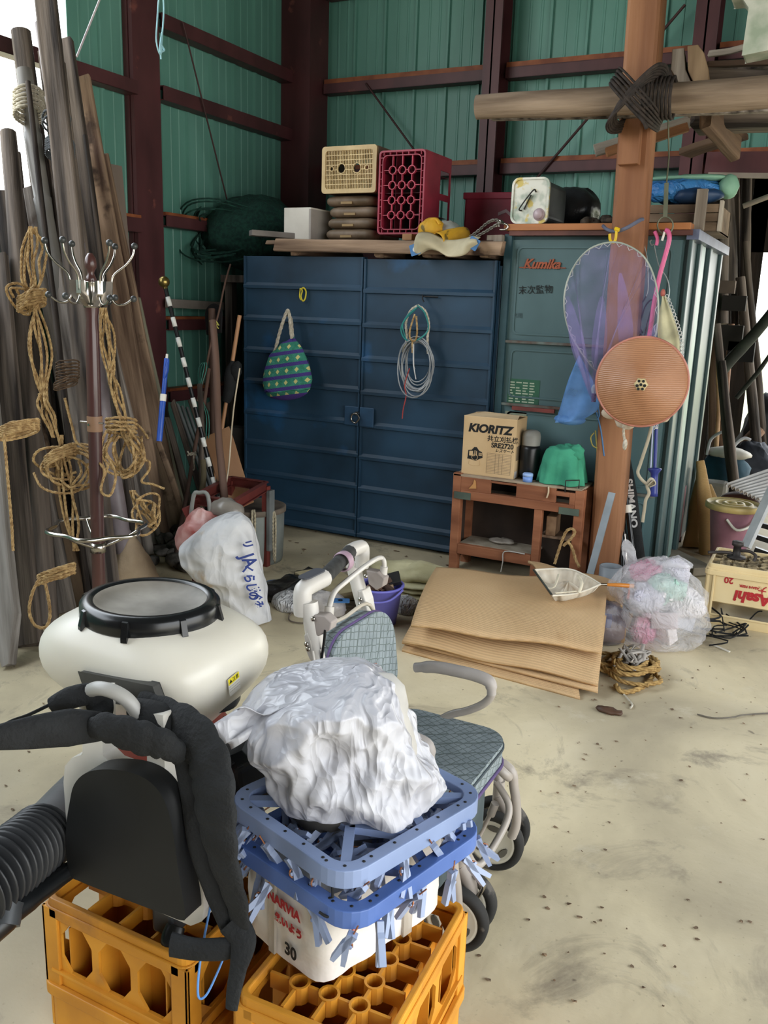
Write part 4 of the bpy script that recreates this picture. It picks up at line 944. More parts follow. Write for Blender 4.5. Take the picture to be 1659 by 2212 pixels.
# ================================================================ poles and sticks near the blue cabinet
def striped():
    a = PZ(465, 1082, .30); b = PD(356, 612, a.y*0+4.75)
    p1 = PZ(476, 1095, .30); 
    A = PD(470, 1075, 4.85); B = PD(357, 620, 4.75)
    # carry on down to the floor
    d = (A-B).normalized(); A2 = A+d*((A.z-.01)/abs(d.z)); L_ = (B-A2).length; mw = frame_mat(A2, B)
    t = thing('survey_pole', 'black and white striped pole with a gold ball on top', 'pole', mw=mw)
    MB().tube([(0, 0, 0), (0, 0, L_)], .0115, 14).build('black_shaft', BLACK, t)
    z = L_-.055
    while z > .25: MB().lathe([(.0112, z-.052), (.0126, z-.052), (.0126, z), (.0112, z)], 14).build('white_band', mat('white_band', 'e4e4de', 'd2d2cc', rough=.4), t); z -= .112
    MB().ell((0, 0, L_+.028), (.031,)*3, 18, 12).tube([(0, 0, L_-.01), (0, 0, L_+.01)], .012, 10).build('gold_ball', mat('dull_gold', 'a4905a', '85743f', rough=.3, metal=.9), t)
striped()
t = thing('blue_stick', 'blue wrapped stick hanging beside the striped pole', 'stick', mw=frame_mat(PD(344, 953, 4.15), PD(361, 765, 4.15)))
BLS = mat('royal_blue', '2b57b8', '1f4596', rough=.4)
Ls = (PD(344, 953, 4.15)-PD(361, 765, 4.15)).length
MB().tube([(0, 0, 0), (0, 0, Ls*.45), (0, 0, Ls*.5), (0, 0, Ls*.95)], [.0135, .014, .010, .012], 10).build('shaft', BLS, t)
MB().tube([(.004, -.01, Ls*.72), (.016, -.012, Ls*.8), (.012, 0, Ls*.93)], [.008, .014, .006], 8, flat=.6).build('clip', BLS, t)
MB().tube([(0, 0, Ls*.46), (0, 0, Ls*.54)], .0152, 10).build('white_ring', WHITEP, t); MB().tube([(0, 0, Ls*.95), (0, 0, Ls)], .006, 8).build('pale_tip', WHITEP, t)
def seg(a, b, da, db, r0, r1, m, nm, lab, cat, grp=None, knots=0, floor=False, **k):
    A = PD(*a, da); B = PD(*b, db)
    if floor: d = (A-B).normalized(); A = A+d*((A.z-.005)/abs(d.z))
    return settle(pole(A, B, r0, r1, m, nm, lab, cat, grp, knots=knots, **k))
GS = 'sticks standing in the corner left of the blue cabinet'
BRS = mat('brown_stick', '6f5548', '4d3931', rough=.7, scale=10, st=(1, 1, .1))
seg((480, 985), (462, 690), 5.2, 5.45, .022, .020, BRS, 'wooden_stick', 'thick brown stick tied with yellow string in the corner', 'stick', GS, floor=True)
single(MB().tube(cr([PD(x, y, 5.38) for x, y in ((452, 693), (460, 699), (470, 697), (468, 704), (472, 710))], 4), .004, 5).tube(cr([PD(x, y, 5.38) for x, y in ((456, 700), (464, 692), (473, 703))], 4), .004, 5), 'yellow_string', mat('dull_yellow', 'c9c262', 'a8a14a', rough=.8), 'yellow string knotted on the thick brown stick', 'string')
seg((425, 870), (500, 570), 5.5, 5.7, .008, .006, BRS, 'wooden_stick', 'thin dark rod slanting up in front of the green wall', 'stick', GS)
seg((440, 870), (452, 800), 5.35, 5.45, .013, .012, BRS, 'wooden_stick', 'brown stick leaning behind the teal plastic strip', 'stick', GS, floor=True)
seg((436, 1010), (433, 830), 5.15, 5.2, .02, .015, W_DARK, 'wooden_stick', 'short dark stick behind the striped pole', 'stick', GS, floor=True)
t = thing('shovel', 'old shovel with a dark rounded blade standing upside down in the corner', 'shovel', mw=frame_mat(PD(462, 690, 5.6), PD(461, 632, 5.6)))
MB().prism([(.07*math.cos(a), .03+.07*math.sin(a)) for a in [PI*i/10 for i in range(11)]]+[(-.06, -.10), (.06, -.10)], -.006, .006, RX).build('blade', mat('dark_blade', '39383a', '262527', rough=.5, metal=.4), t, bev=.002)
MB().tube([(0, -.02, -.9), (0, -.02, .06)], .024, 12).build('handle', BRS, t)
# grey board on the girt
single(MB().beam(PX(361, 655, -4.17), PX(490, 662, -4.17), .04, .06), 'grey_board', mat('pale_board', '8e867e', '746c65', rough=.8), 'pale board lying on the girt beside the steel column', 'board', bev=.003)
# bamboo stick with black cloth
A = PD(432, 945+0, 5.05)
t = thing('bamboo_stick', 'bamboo stick with a black cloth wrapped round it, left of the blue cabinet', 'stick', mw=frame_mat(PD(470, 1010, 5.30), PD(521, 683, 5.15)))
Lb = (PD(470, 1010, 5.30)-PD(521, 683, 5.15)).length
t.matrix_basis = frame_mat(PD(470, 1010, 5.30)+(PD(470, 1010, 5.30)-PD(521, 683, 5.15)).normalized()*.22, PD(521, 683, 5.15)); Lb += .22
MB().tube([(0, 0, 0), (0, 0, Lb*.3), (0, 0, Lb*.305), (0, 0, Lb*.31), (0, 0, Lb)], [.012, .012, .0145, .012, .0125], 10).build('shaft', mat('bright_bamboo', 'c08e66', 'a07450', rough=.5, scale=9, st=(1, 1, .2)), t)
MB().tube(cr([(0, 0, Lb*.52), (.01, 0, Lb*.6), (0, 0, Lb*.68), (.005, 0, Lb*.75)], 3), [.022, .03, .034, .036, .036, .04, .036, .032, .02, .015][:10], 12).ell((.04, 0, Lb*.70), (.035, .03, .06), 12, 8, fn=lambda d, p: p+d*crumple(p, .015, 30)).build('black_cloth', BLACKF, t)
seg((493, 945), (513, 785), 5.2, 5.15, .005, .004, mat('pale_rod', 'cdbfa6', 'ab9d84', rough=.5), 'thin_rod', 'thin pale rod standing in front of the bamboo stick', 'rod', floor=True)
# teal strap hanging
mb = MB(); 
for k in range(4): mb.tube(cr([PD(x+k*3, y, 5.3) for x, y in ((437, 783), (428+k*3, 800), (430-k*2, 850), (436+k*2, 900), (432+k*3, 960))], 4), .004, 5, flat=.3)
single(mb, 'teal_plastic_strips', mat('teal_strip', '3f8f80', '2c6c60', rough=.3), 'shiny teal plastic strips hanging in the corner', 'strips')
mb = MB()
for x, y, h, c in ((375, 870, 0, 0),): pass
# bundle of dark battens and pipes behind the striped pole
random.seed(5)
ST = [(372, 868, 432, 1060, W_DARK, 'square', 'dark square batten at the left of the short battens'), (380, 880, 440, 1050, GREYM, 'r', 'grey metal tube, left one of three in the corner bundle'), (390, 885, 447, 1045, GREYM, 'r', 'grey metal tube, middle one of three in the corner bundle'), (400, 890, 452, 1040, GREYM, 'r', 'grey metal tube, right one of three in the corner bundle'),
      (405, 878, 470, 1060, W_DARK, 'square', 'dark batten just right of the grey tubes'), (430, 866, 465, 1040, W_DARK, 'square', 'black batten crossing behind the striped pole'), (447, 875, 490, 1000, GREYM, 'r', 'thin grey tube leaning right of the striped pole'), (440, 895, 480, 1000, W_DARK, 'square', 'short brown batten right of the striped pole'),
      (362, 905, 410, 1085, W_DARK, 'square', 'blackened batten in the dark behind the brown boards'), (352, 880, 402, 1080, W_DARK, 'square', 'blackened batten nearest the wide brown boards'), (345, 950, 392, 1085, W_BROWN, 'square', 'brown batten low between the wide boards and the dark battens')]
for x0, y0, x1, y1, m, ty, lab in ST:
    B = PD(x0, y0, 5.45); A = PD(x1, y1, 5.28); d = (A-B).normalized(); A = A+d*((A.z-.005)/abs(d.z))
    if ty == 'r': settle(pole(A, B, .011, .011, m, 'metal_tube', lab, 'tube', GS, n=8, warp=0))
    else: settle(plank(A, B, .035, .03, m, 'batten', lab, 'batten', GS, warp=.004))
single(MB().tube(cr([PD(x, y, 5.2) for x, y in ((405, 975), (412, 983), (424, 976), (418, 985), (420, 1010), (417, 1016))], 4), .005, 6).tube(cr([PD(x, y, 5.2) for x, y in ((405, 984), (415, 978), (424, 984))], 4), .005, 6), 'white_string', ROPE_W, 'white string knotted round the corner tubes', 'string')
seg((436, 1060), (438, 985), 5.1, 5.1, .016, .016, mat('olive_wood', '7c7258', '5f563f', rough=.7), 'wooden_stick', 'short olive wooden stick with a white mark left of the striped pole', 'stick', GS, floor=True)
# orange bare board
a2 = PZ(520, 1096, .335); b = PY(468, 935, a2.y+.30)
plank(a2, b, .165, .016, PLYW, 'bare_board', 'smooth orange-brown bare board leaning in front of the striped pole', 'board', side=-FW, warp=.002, rnd_end=False)
# yellow crate and grey board behind
single(MB().bb(-3.95, -3.55, 5.02, 5.22, .0, .40).bb(-3.97, -3.53, 5.0, 5.24, .36, .42).bb(-3.97, -3.53, 5.0, 5.24, .28, .31), 'yellow_crate', mat('dim_yellow', 'c99a2c', 'a57d22', rough=.5), 'yellow plastic crate in the corner behind the bare board', 'crate', bev=.006)
single(MB().beam(V((-3.72, 5.35, .0)), V((-3.70, 5.5, .86)), .26, .02, up=V((0, 1, 0))), 'plywood_offcut', mat('brown_grey_panel', '6c625a', '544b44', rough=.8), 'brown-grey panel leaning in the corner behind the bare board', 'board')
single(MB().bb(-3.72, -3.53, 4.86, 4.98, 0, .62), 'grey_box', mat('dark_grey_box', '4c4b48', '383734', rough=.8), 'dark grey box standing left of the blue cabinet', 'box', bev=.008)
# ================================================================ metal drum, angle frame, sacks
dr = thing('metal_drum', 'grey metal drum with a dusty brown lid near the blue cabinet', 'drum', (-2.92, 4.06, 0))
zl_ = .315
MB().lathe([(0, 0), (.175, 0), (.18, .02), (.185, .15), (.187, zl_-.02), (.187, zl_)], 36).build('drum_body', mat('grey_drum', '8e938f', '70756f', rough=.5, metal=.3, scale=5), dr)
MB().lathe([(.192, zl_-.02), (.197, zl_-.018), (.197, zl_+.008), (.188, zl_+.012), (.17, zl_+.004), (.0, zl_+.006)], 36).build('lid', mat('dusty_lid', '75695c', '5b5147', rough=.9, scale=9), dr)
mb = MB()
for k, (x, y) in enumerate(((.11, -.15), (.17, -.06))):
    p = [(x, y, zl_+.02), (x*1.12, y*1.15, zl_+.0), (x*1.15, y*1.18, .15), (x*1.15+.01, y*1.15, .03), (x*1.22, y*1.1, .12), (x*1.2, y*1.05, zl_-.02), (x*1.0, y*.9, zl_+.02)]
    mb.rope(cr(p, 6), .007)
single_r = mb.build('cord', mat('cream_cord', 'bdb39a', '978d76', rough=.9, scale=60), dr)
RF = mat('brown_red_frame', '77362f', '5a2824', rough=.5, scale=6)
fr = thing('angle_iron_frame', 'brown-red angle iron frame standing over the grey drum', 'frame', (0, 0, 0))
zf = .47
P1, P2, P3 = PZ(422, 1078, zf), PZ(505, 1092, zf), PZ(575, 1050, zf); P4 = P1+P3-P2
fr.location = V((P2.x, P2.y, 0)); o_ = fr.location.copy()
for a, b in ((P1, P2), (P2, P3), (P3, P4), (P4, P1)):
    a = a-o_; b = b-o_; MB().beam(a, b, .006, .05).beam(a+V((0, 0, .024)), b+V((0, 0, .024)), .03, .005).beam(a-V((0, 0, .024)), b-V((0, 0, .024)), .03, .005).build('top_rail', RF, fr)
for a in (P1, P3, P4): a = a-o_; MB().beam(V((a.x, a.y, 0)), V((a.x, a.y, zf)), .035, .035, up=V((0, 1, 0))).build('leg', RF if a is not P1 else RF, fr)
a = P1-o_; MB().beam(PD(398, 1108, (P1-CAM).dot(FW))-o_, PD(418, 1100, (P1-CAM).dot(FW))-o_, .03, .05).build('stub', mat('bright_red_brown', '8f3f3a', '6e2e2b'), fr)
a = P3-o_; MB().beam(V((a.x+.03, a.y, .1)), V((a.x+.03, a.y, zf-.02)), .02, .05, up=V((0, 1, 0))).build('grey_upright', GREYM, fr)
mb = MB().tube(cr([P1-o_+V((-.03, -.02, -.2)), P1-o_+V((.02, -.04, .02)), P1-o_+V((.05, -.03, .045)), P1-o_+V((.1, -.02, .03)), P1-o_+V((.12, -.03, -.15))], 5), .011, 8); mb.build('grey_tube', mat('pale_tube', 'b4b6b3', '94968f', rough=.5), fr)
# big white sack
SK = creases(mat('white_sack', 'dededf', 'cbcbcd', rough=.5, scale=7, c3='b7a48c', s3=4.0, t3=.70), 9, .5, .025)
sb = PZ(500, 1330, 0); sb = V((-2.42, 3.36, 0))
sk = thing('white_sack', 'big crumpled white woven sack with blue print in front of the drum', 'sack', sb)
SR = [(1108, 492, 520), (1125, 452, 540), (1150, 425, 550), (1178, 388, 556), (1210, 392, 562), (1240, 425, 567), (1270, 462, 572), (1300, 472, 578), (1330, 482, 585), (1346, 500, 588)]
sb = PZ(545, 1338, 0)
loft(SR, sb, .16, .04, 5, 60, 44, sd=4, fine=.005).build('sack_body', SK, sk, sub=1)
sk.location = sb
PRT = mat('pink_red_pack', 'a8504a', 'c9a39c', rough=.4, scale=9)
c = PV(425, 1165, sb)+V((FW.x, FW.y, 0))*.12-sb
MB().ell(c-V((0, 0, .03)), (.13, .08, .13), 30, 18, fn=lambda d, p: p+d*crumple(p, .06, 9, 2)+d*crumple(p, .02, 30, 2)).build('red_package', PRT, sk)
MB().ell(c+V((.07, .10, .10)), (.09, .07, .06), 20, 12, fn=lambda d, p: p+d*crumple(p, .02, 12, 5)).build('clear_package', mat('dull_clear', '8c857c', '6e675e', rough=.25), sk)
base = PD(548, 1196, 3.92)-sb
for s_, sz, x, y, rr in (('JA', .085, 548, 1188, -1.15), ('くらしの', .055, 551, 1235, -1.35), ('めぐみ', .045, 566, 1265, -1.35), ('リ', .05, 545, 1155, -1.2)):
    p = PV(x, y, sb)-V((FW.x, FW.y, 0))*.165-sb
    yaw_ = math.atan2(RT.y, RT.x)
    text(s_, sz, BINK, Mx.Translation(p) @ Mx.Rotation(yaw_+.35, 4, 'Z') @ RX @ Mx.Rotation(rr, 4, 'Z'), sk, 'blue_print', .001, .8, .2, .002)
sb2 = PZ(310, 1260, 0); sb2 = V((-2.95, 3.15, 0))
single(MB().ell((sb2.x-.05, sb2.y, .12), (.13, .13, .22), 32, 20, fn=lambda d, p: V((p.x*(1-.65*max(0, d.z)), p.y*(1-.65*max(0, d.z)), max(-.12, p.z)))+V((d.x, d.y, 0))*crumple(p, .03, 8, 3)), 'beige_sack', mat('beige_cloth', 'b7a184', '94806a', rough=.8, bump=.4, bs=30), 'slumped beige sack beneath the coat rack ring', 'sack')
# rubble between the timbers and the sack
mb = MB(); random.seed(3)
for k in range(34):
    p = PZ(rnd(325, 420), rnd(1150, 1235), 0); mb.ell((p.x, p.y, rnd(.01, .07)), (rnd(.03, .07), rnd(.03, .07), rnd(.015, .04)), 8, 5, fn=lambda d, p: p+d*.014*noise.noise(p*40))
single(mb, 'rubbish_debris', mat('grey_debris', '77726c', '3a3733', rough=.85, scale=18), 'grey rags and rubbish between the timbers and the white sack', 'debris')['kind'] = 'stuff'
# light blue cords hanging at the top left
mb = MB().tube(cr([PX(x, y, -3.0) for x, y in ((345, -30), (340, 40), (338, 90), (347, 118), (350, 80), (354, 20), (350, -30))], 5), .004, 6).tube(cr([PX(x, y, -3.0) for x, y in ((350, 70), (346, 100), (348, 128))], 4), .004, 6).tube(cr([PX(x, y, -3.0) for x, y in ((347, 96), (355, 108), (348, 112))], 4), .005, 6)
for s_ in (0,): mb.tube([PX(345, -30, -3.0), V((PX(345, -30, -3.0).x, PX(345, -30, -3.0).y, 4.7))], .003, 5)
single(mb, 'light_blue_cord', mat('light_blue_cord', 'a9d6e0', '83b6c4', rough=.6), 'light blue cord loop hanging at the top left', 'cord')
t = MB().tube([PD(166, 122, 3.4), PD(225, -25, 3.6)], .004, 6).tube([PD(225, -25, 3.6), V((PD(225, -25, 3.6).x-.1, PD(225, -25, 3.6).y+.1, 4.7))], .003, 5)
single(t, 'white_wire', mat('white_wire', 'd8cfd2', 'b5acb0', rough=.4), 'pale straight wire slanting before the bright opening', 'wire')
# ================================================================ things lying on the floor in the middle
single(MB().ell((PZ(650, 1290).x, PZ(650, 1290).y, .03), (.22, .17, .07), 34, 16, fn=lambda d, p: V((p.x, p.y, max(-.03, p.z)))+V((d.x, d.y, max(0, d.z)))*crumple(p, .04, 9, 6)), 'black_bag', mat('black_poly', '1b1a19', '0f0e0e', rough=.3, bump=.3, bs=30), 'flat black plastic bag on the floor beside the white sack', 'bag')
def floorbag(x, y, r, nm, m, lab, cat='bag', sd=1, h=.6, f=12, am=.25):
    p = PZ(x, y, 0)
    return single(MB().ell((p.x, p.y, r[2]*.5), r, 30, 18, fn=lambda d, q: V((q.x, q.y, max(-r[2]*.5, q.z)))+V((d.x, d.y, max(0, d.z)))*crumple(q, r[0]*am, f, sd)), nm, m, lab, cat)
floorbag(640, 1318, (.13, .07, .06), 'white_plastic_bag', BAGW, 'crumpled white plastic bag in front of the black bag', sd=4)
floorbag(700, 1322, (.13, .08, .07), 'clear_plastic_bag', mat('greyish_bag', 'cfcac8', 'a9a29c', rough=.3, bump=.6, bs=40), 'greyish plastic bag behind the walker post', sd=8)
floorbag(878, 1322, (.06, .055, .055), 'white_glove_ball', BAGW, 'small knotted white bag right of the purple bucket', sd=3)
floorbag(590, 1270, (.05, .04, .03), 'blue_wrapper', mat('blue_print_foil', '4a6f9c', '2b3f5c', rough=.3), 'small blue wrapper beside the drum cord', 'wrapper', sd=2)
floorbag(690, 1250, (.14, .10, .03), 'dark_scraps', mat('dark_scrap', '4a463f', '23211e', rough=.5, scale=30), 'dark scraps behind the walker handle', 'scraps', sd=5)
floorbag(920, 1322, (.07, .06, .03), 'grey_scrap_bag', mat('grey_clear', 'a39c90', '7c756a', rough=.3, bump=.5), 'dull grey bag at the left edge of the straw mats', 'bag', sd=7)
# folded papers / cardboard
mb = MB(); c = PZ(715, 1275, 0)
for k in range(4): mb.box((c.x+.02*k, c.y-.03*k, .02+.022*k), (.42, .22, .018), (0, 0, -.75+.08*k))
pk = thing('paper_bag_stack', 'folded cream paper bags on the floor behind the walker handle', 'paper', c)
mb.v = [p-c for p in mb.v]; mb.build('paper_layers', mat('cream_paper', 'c2b48d', '9e9070', rough=.8), pk, bev=.003)
e = PZ(735, 1298, .10)-c; q = MB().prism(rrect(.09, .06, .008), 0, .003, Mx.Translation(e) @ Mx.Rotation(.5, 4, 'Z')).build('blue_patch', EYB, pk)
MB().ring([(.012*math.cos(t), .012*math.sin(t)) for t in [2*PI*i/12 for i in range(12)]], [(.005*math.cos(t), .005*math.sin(t)) for t in [2*PI*i/12 for i in range(12)]], .003, .005, Mx.Translation(e)).build('eyelet', BLACK, q)
# cream folded cloth
cc = PZ(885, 1280, 0); ct = thing('cream_cloth_pile', 'folded cream cloths piled right of the purple bucket', 'cloth', cc)
CRM = mat('cream_cloth', 'cfc8a2', 'aaa27c', rough=.9, bump=.3, bs=40)
for k in range(3): MB().ell((.0, 0, .02+.027*k), (.27-.02*k, .14, .02), 30, 10, fn=lambda d, p, k=k: V((p.x, p.y, max(-.018, p.z)))+V((d.x, d.y, 0))*crumple(p, .03, 7, k)).build('cloth_layer', CRM, ct)
MB().ell((0, 0.01, .115), (.25, .12, .045), 34, 14, fn=lambda d, p: p+d*crumple(p, .035, 6, 9)).build('puffy_layer', CRM, ct)
# purple bucket with scrap wood
bk = V((-1.80, 3.52, 0)); bt = thing('bucket', 'violet-blue plastic bucket full of wood scraps', 'bucket', bk)
VB = mat('violet_plastic', '7c7acb', '6a68ba', rough=.4, scale=3)
MB().lathe([(0, .004), (.082, .004), (.086, 0), (.09, .004), (.115, .185), (.124, .188), (.124, .196), (.112, .196), (.108, .186), (.084, .012), (0, .012)], 40).build('bucket_body', VB, bt)
MB().tube(cr([(.118, 0, .185), (.135, -.02, .19), (.11, -.10, .16), (.04, -.135, .15), (-.03, -.12, .17), (-.06, -.10, .19)], 5), .005, 8).build('handle', VB, bt)
random.seed(11); tints = ['8a6a50', '6a4b3a', 'a08468', '4a362b', '977a62']
for k in range(16):
    a = rnd(0, 6.28); r_ = rnd(0, .06); s_ = rnd(.04, .09)
    MB().box((r_*math.cos(a), r_*math.sin(a), .14+rnd(0, .06)), (rnd(.07, .13), rnd(.02, .035), rnd(.012, .025)), (rnd(-.5, .5), rnd(-.5, .5), rnd(0, 3))).build('wood_scrap', mat('scrap%d' % (k % 5), tints[k % 5], rough=.85), bt, bev=.002)
MB().box((.02, .05, .20), (.13, .09, .02), (.3, -.3, .5)).build('dark_scrap', DARKM, bt, bev=.002)
# wire loop on floor
single(MB().tube(cr([PZ(x, y, .008) for x, y in ((640, 1316), (625, 1330), (628, 1342), (660, 1346), (690, 1340), (700, 1325))], 4), .004, 6), 'wire_loop', mat('brown_wire', '7d7162', '5c5247'), 'thin brown wire loop on the floor by the walker post', 'wire')
single(MB().tube(cr([PZ(x, y, .006) for x, y in ((1506, 1543), (1540, 1551), (1580, 1550), (1610, 1544), (1680, 1540))], 4), .0035, 6), 'floor_wire', mat('grey_wire', '6f685c', '544d43'), 'thin wire lying on the bare floor at the right', 'wire')
# ================================================================ wooden post with lashed beams
PYF = 4.60
pa = PY(1313, 1258, PYF); pa = PZ(1308, 1268, 0); pa = PY(1312, 1200, PYF+.1)
topc, botc = PY(1392, -40, PYF), PY(1316, 1000, PYF)
d = (botc-topc).normalized(); botc = topc+d*((topc.z-.0)/-d.z); top2 = topc-d*((4.7-topc.z)/-d.z)
pw = (PY(1425, 100, PYF)-PY(1350, 100, PYF)).length
post = thing('wooden_post', 'thick orange-brown wooden post in front of the teal unit', 'post', mw=frame_mat(botc+V((0, .09, 0)), top2+V((0, .09, 0)), V((0, -1, 0))))
Lps = (top2-botc).length
mb = MB()
vs = []; K = 24; prof = rrect(pw, pw*.85, .02, 2)
for i in range(K+1):
    u = i/K
    for x, y in prof: vs.append((x*(1+.02*noise.noise(V((u*6, x*9, 1)))), y, Lps*u))
k = len(prof); fs = [(i*k+j, i*k+(j+1) % k, (i+1)*k+(j+1) % k, (i+1)*k+j) for i in range(K) for j in range(k)]
mb.add(vs, fs); mb.build('post_shaft', PINEW, post)
q = wm(post).inverted() @ PY(1362, 300, PYF-.01)
MB().bb(q.x-.05, q.x+.05, -.13, -.07, q.z-.12, q.z+.18).build('nailed_block', PINEW, post, bev=.004)
# horizontal log lashed to the post
lg = pole(PY(1030, 232, 4.40), PY(1760, 196, 4.55), .058, .075, mat('weathered_log', 'a5917c', '6b5a4a', rough=.85, scale=14, st=(1, 1, .1), bump=.5, bs=60, c3='4a3c30', s3=4, t3=.68), 'log_beam', 'weathered round log lashed horizontally across the post', 'log', n=16)
single(MB().beam(PY(1062, 249, 4.50), PY(1345, 243, 4.53), .05, .05).beam(PY(1345, 243, 4.53), PY(1760, 226, 4.55), .05, .05), 'squared_batten', W_GREY, 'squared grey batten just below the lashed log', 'batten', bev=.006)
mb = MB(); random.seed(9)
LSH = mat('black_tarred_rope', '3a302a', '1d1815', rough=.8, scale=40)
c = PY(1372, 213, 4.40); dl = (PY(1760, 196, 4.55)-PY(1030, 232, 4.40)).normalized()
for k in range(8):
    x = c+dl*(.045+.017*k); mb.tube([x+V((0, .078*math.cos(t)+.02, .088*math.sin(t)+rnd(-.003, .003))) for t in [2*PI*i/16 for i in range(16)]], .0075, 6, closed=True)
for sg in (1, -1):
    for k in range(6):
        o = .019*k-.045; pts = [c+V((-.085+o*.4, -.07, sg*.085+o*.7)), c+V((o*.4, -.105, o*.8)), c+V((.085+o*.4, -.07, -sg*.085+o*.7)), c+V((.10+o*.2, .12, -sg*.10+o*.5)), c+V((.0, .27, o)), c+V((-.10+o*.2, .12, sg*.10+o*.5))]
        mb.tube(cr(pts, 6, closed=True), rnd(.006, .010), 6, closed=True, flat=.8)
mb.tube(cr([c+V((.03, -.09, -.08)), c+V((.07, -.10, -.12)), c+V((.085, -.09, -.15))], 4), .009, 6)
single(mb, 'rope_lashing', LSH, 'black rope lashing tying the log to the post', 'rope')
# mezzanine timbers upper right
GM = 'timbers of the loft at the upper right'
def bm(a, b, w, h, m, nm, lab, cat='beam'):
    return plank(a, b, w, h, m, nm, lab, cat, GM, side=V((0, -1, 0)), warp=.01)
W_M = mat('loft_brown', '7d644f', '46352a', rough=.85, scale=12, st=(1, 1, .08), bump=.4)
def endbeam(l, Y, dep, m, lab):
    P = [PY(x, y, Y) for x, y in l]; n = len(P); mb = MB(); vs = P+[p+V((-.10, dep, .02)) for p in P]
    mb.add(vs, [tuple(range(n-1, -1, -1)), tuple(range(n, 2*n))]+[(i, (i+1) % n, (i+1) % n+n, i+n) for i in range(n)]); single(mb, 'squared_beam', m, lab, 'beam', GM, bev=.004)
endbeam([(1452, 106), (1478, 103), (1481, 150), (1496, 183), (1470, 184), (1449, 150)], 4.72, .9, W_PALE, 'pale beam end poking out left of the hexagonal beam end')
endbeam([(1485, 99), (1508, 96), (1522, 115), (1531, 150), (1530, 181), (1502, 184), (1486, 150)], 4.68, .9, mat('pale_brown_end', 'a58b6b', '7d654b', rough=.8, scale=14, st=(1, 1, .1)), 'pale brown hexagonal beam end above the lashed log')
bm(PY(1530, 140, 5.0), PY(1800, 130, 5.0), .03, .04, W_M, 'loft_batten', 'thin brown batten above the loft boards')
bm(PY(1528, 118, 5.3), PY(1640, 100, 5.3), .03, .03, W_PALE, 'loft_batten', 'pale angle batten at the top of the loft')
bm(PY(1430, 165, 4.95), PY(1800, 168, 4.95), .06, .10, W_DARK, 'loft_beam', 'dark loft beam behind the hexagonal beam end')
bm(PY(1510, 240, 5.1), PY(1800, 232, 5.1), .2, .25, W_DARK, 'loft_beam', 'broad dark loft beam right of the post')
LFZ = PY(1560, 152, 5.2)
for k in range(5): single(MB().bb(LFZ.x, 2.2, 5.15+.28*k, 5.41+.28*k, LFZ.z-.015, LFZ.z+.015), 'loft_board', W_DARK, ['front board of the dark loft floor', 'second board of the dark loft floor', 'middle board of the dark loft floor', 'fourth board of the dark loft floor', 'rear board of the dark loft floor'][k], 'board', GM)
plank(PY(1525, 245, 4.8), PY(1590, 320, 5.3), .13, .06, W_M, 'diagonal_brace', 'brown diagonal brace under the lashed log', 'brace', GM)
plank(PY(1600, 290, 6.0), PY(1480, 330, 6.2), .04, .12, W_M, 'diagonal_brace', 'dark diagonal brace behind the red-brown column', 'brace', GM)
plank(PY(1285, 326, 5.4), PY(1490, 262, 5.6), .07, .03, W_PALE, 'roof_batten', 'pale batten slanting behind the post', 'batten', GM, rnd_end=False)
plank(PY(1310, 330, 5.3), PY(1485, 275, 5.5), .05, .04, mat('orange_brown_batten', '9a6a42', '6f472c', rough=.7, scale=14, st=(1, 1, .1)), 'roof_batten', 'orange-brown batten slanting behind the post', 'batten', GM, rnd_end=False)
mb = MB().beam(PY(1640, -20, 4.6), PY(1638, 95, 4.6), .06, .12).beam(PY(1605, 10, 4.6), PY(1660, -5, 4.6), .08, .12)
WL = thing('white_bracket', 'white painted carved bracket at the upper right corner', 'bracket', PY(1640, 30, 4.55))
l0_ = WL.location.copy()
MB().prism([(-.10, .12), (-.11, .03), (-.06, .03), (-.03, -.01), (-.035, -.20), (.30, -.16), (.3, .3), (-.10, .3)], 0, .14, RX).build('bracket_body', mat('dirty_white_paint', 'c9c8bd', '8d9a86', rough=.6, scale=8), WL, bev=.01)
# lintel over the annex opening, rail under it
trim(MB().beam(PY(1525, 352, 6.4), PY(1800, 350, 6.4), .04, .13), STEEL, 'red-brown steel lintel over the dark annex')
trim(MB().beam(PY(1530, 378, 6.3), PY(1800, 382, 6.3), .03, .03), mat('pale_rail', '9a8f83', '6f665c'), None)
# ================================================================ hanging things on the post
YP = 4.44
sg_ = MB().tube(cr([PY(1303, 488, 4.60), PY(1312, 496, 4.55), PY(1330, 500, 4.53), (PY(1350, 494, 4.52)), PY(1370, 483, 4.53), PY(1386, 474, 4.56), PY(1390, 476, 4.78)], 5), .009, 6)
single(sg_, 'grey_string', mat('grey_blue_cord', '6d7285', '4e5266', rough=.8), 'grey-blue cord tied round the post above the net', 'cord')
YL = mat('hook_yellow', 'f0cf28', 'd8b41e', rough=.4)
single(MB().tube(cr(PP([(1332, 491, ), (1330, 515), (1325, 524), (1318, 518), (1317, 505)], 4.50), 5), .007, 8).tube(PP([(1328, 494), (1338, 497)], 4.50), .010, 8), 'yellow_hook', YL, 'bright yellow plastic hook on the post cord', 'hook')
def net_mat(nm, c, a, sc=200):
    m = mat(nm, c, rough=.6, alpha=a, scale=12); nt = m.node_tree; N = nt.nodes; L = nt.links
    n = N.new('ShaderNodeTexNoise'); n.inputs['Scale'].default_value = 9; n.inputs['Detail'].default_value = 2
    mr = N.new('ShaderNodeMapRange'); mr.inputs[1].default_value = .3; mr.inputs[2].default_value = .7; mr.inputs[3].default_value = a*.6; mr.inputs[4].default_value = min(1, a*1.5)
    tc = N.new('ShaderNodeTexCoord'); L.new(tc.outputs['Object'], n.inputs['Vector']); L.new(n.outputs['Fac'], mr.inputs[0]); L.new(mr.outputs[0], N['Principled BSDF'].inputs['Alpha']); return m
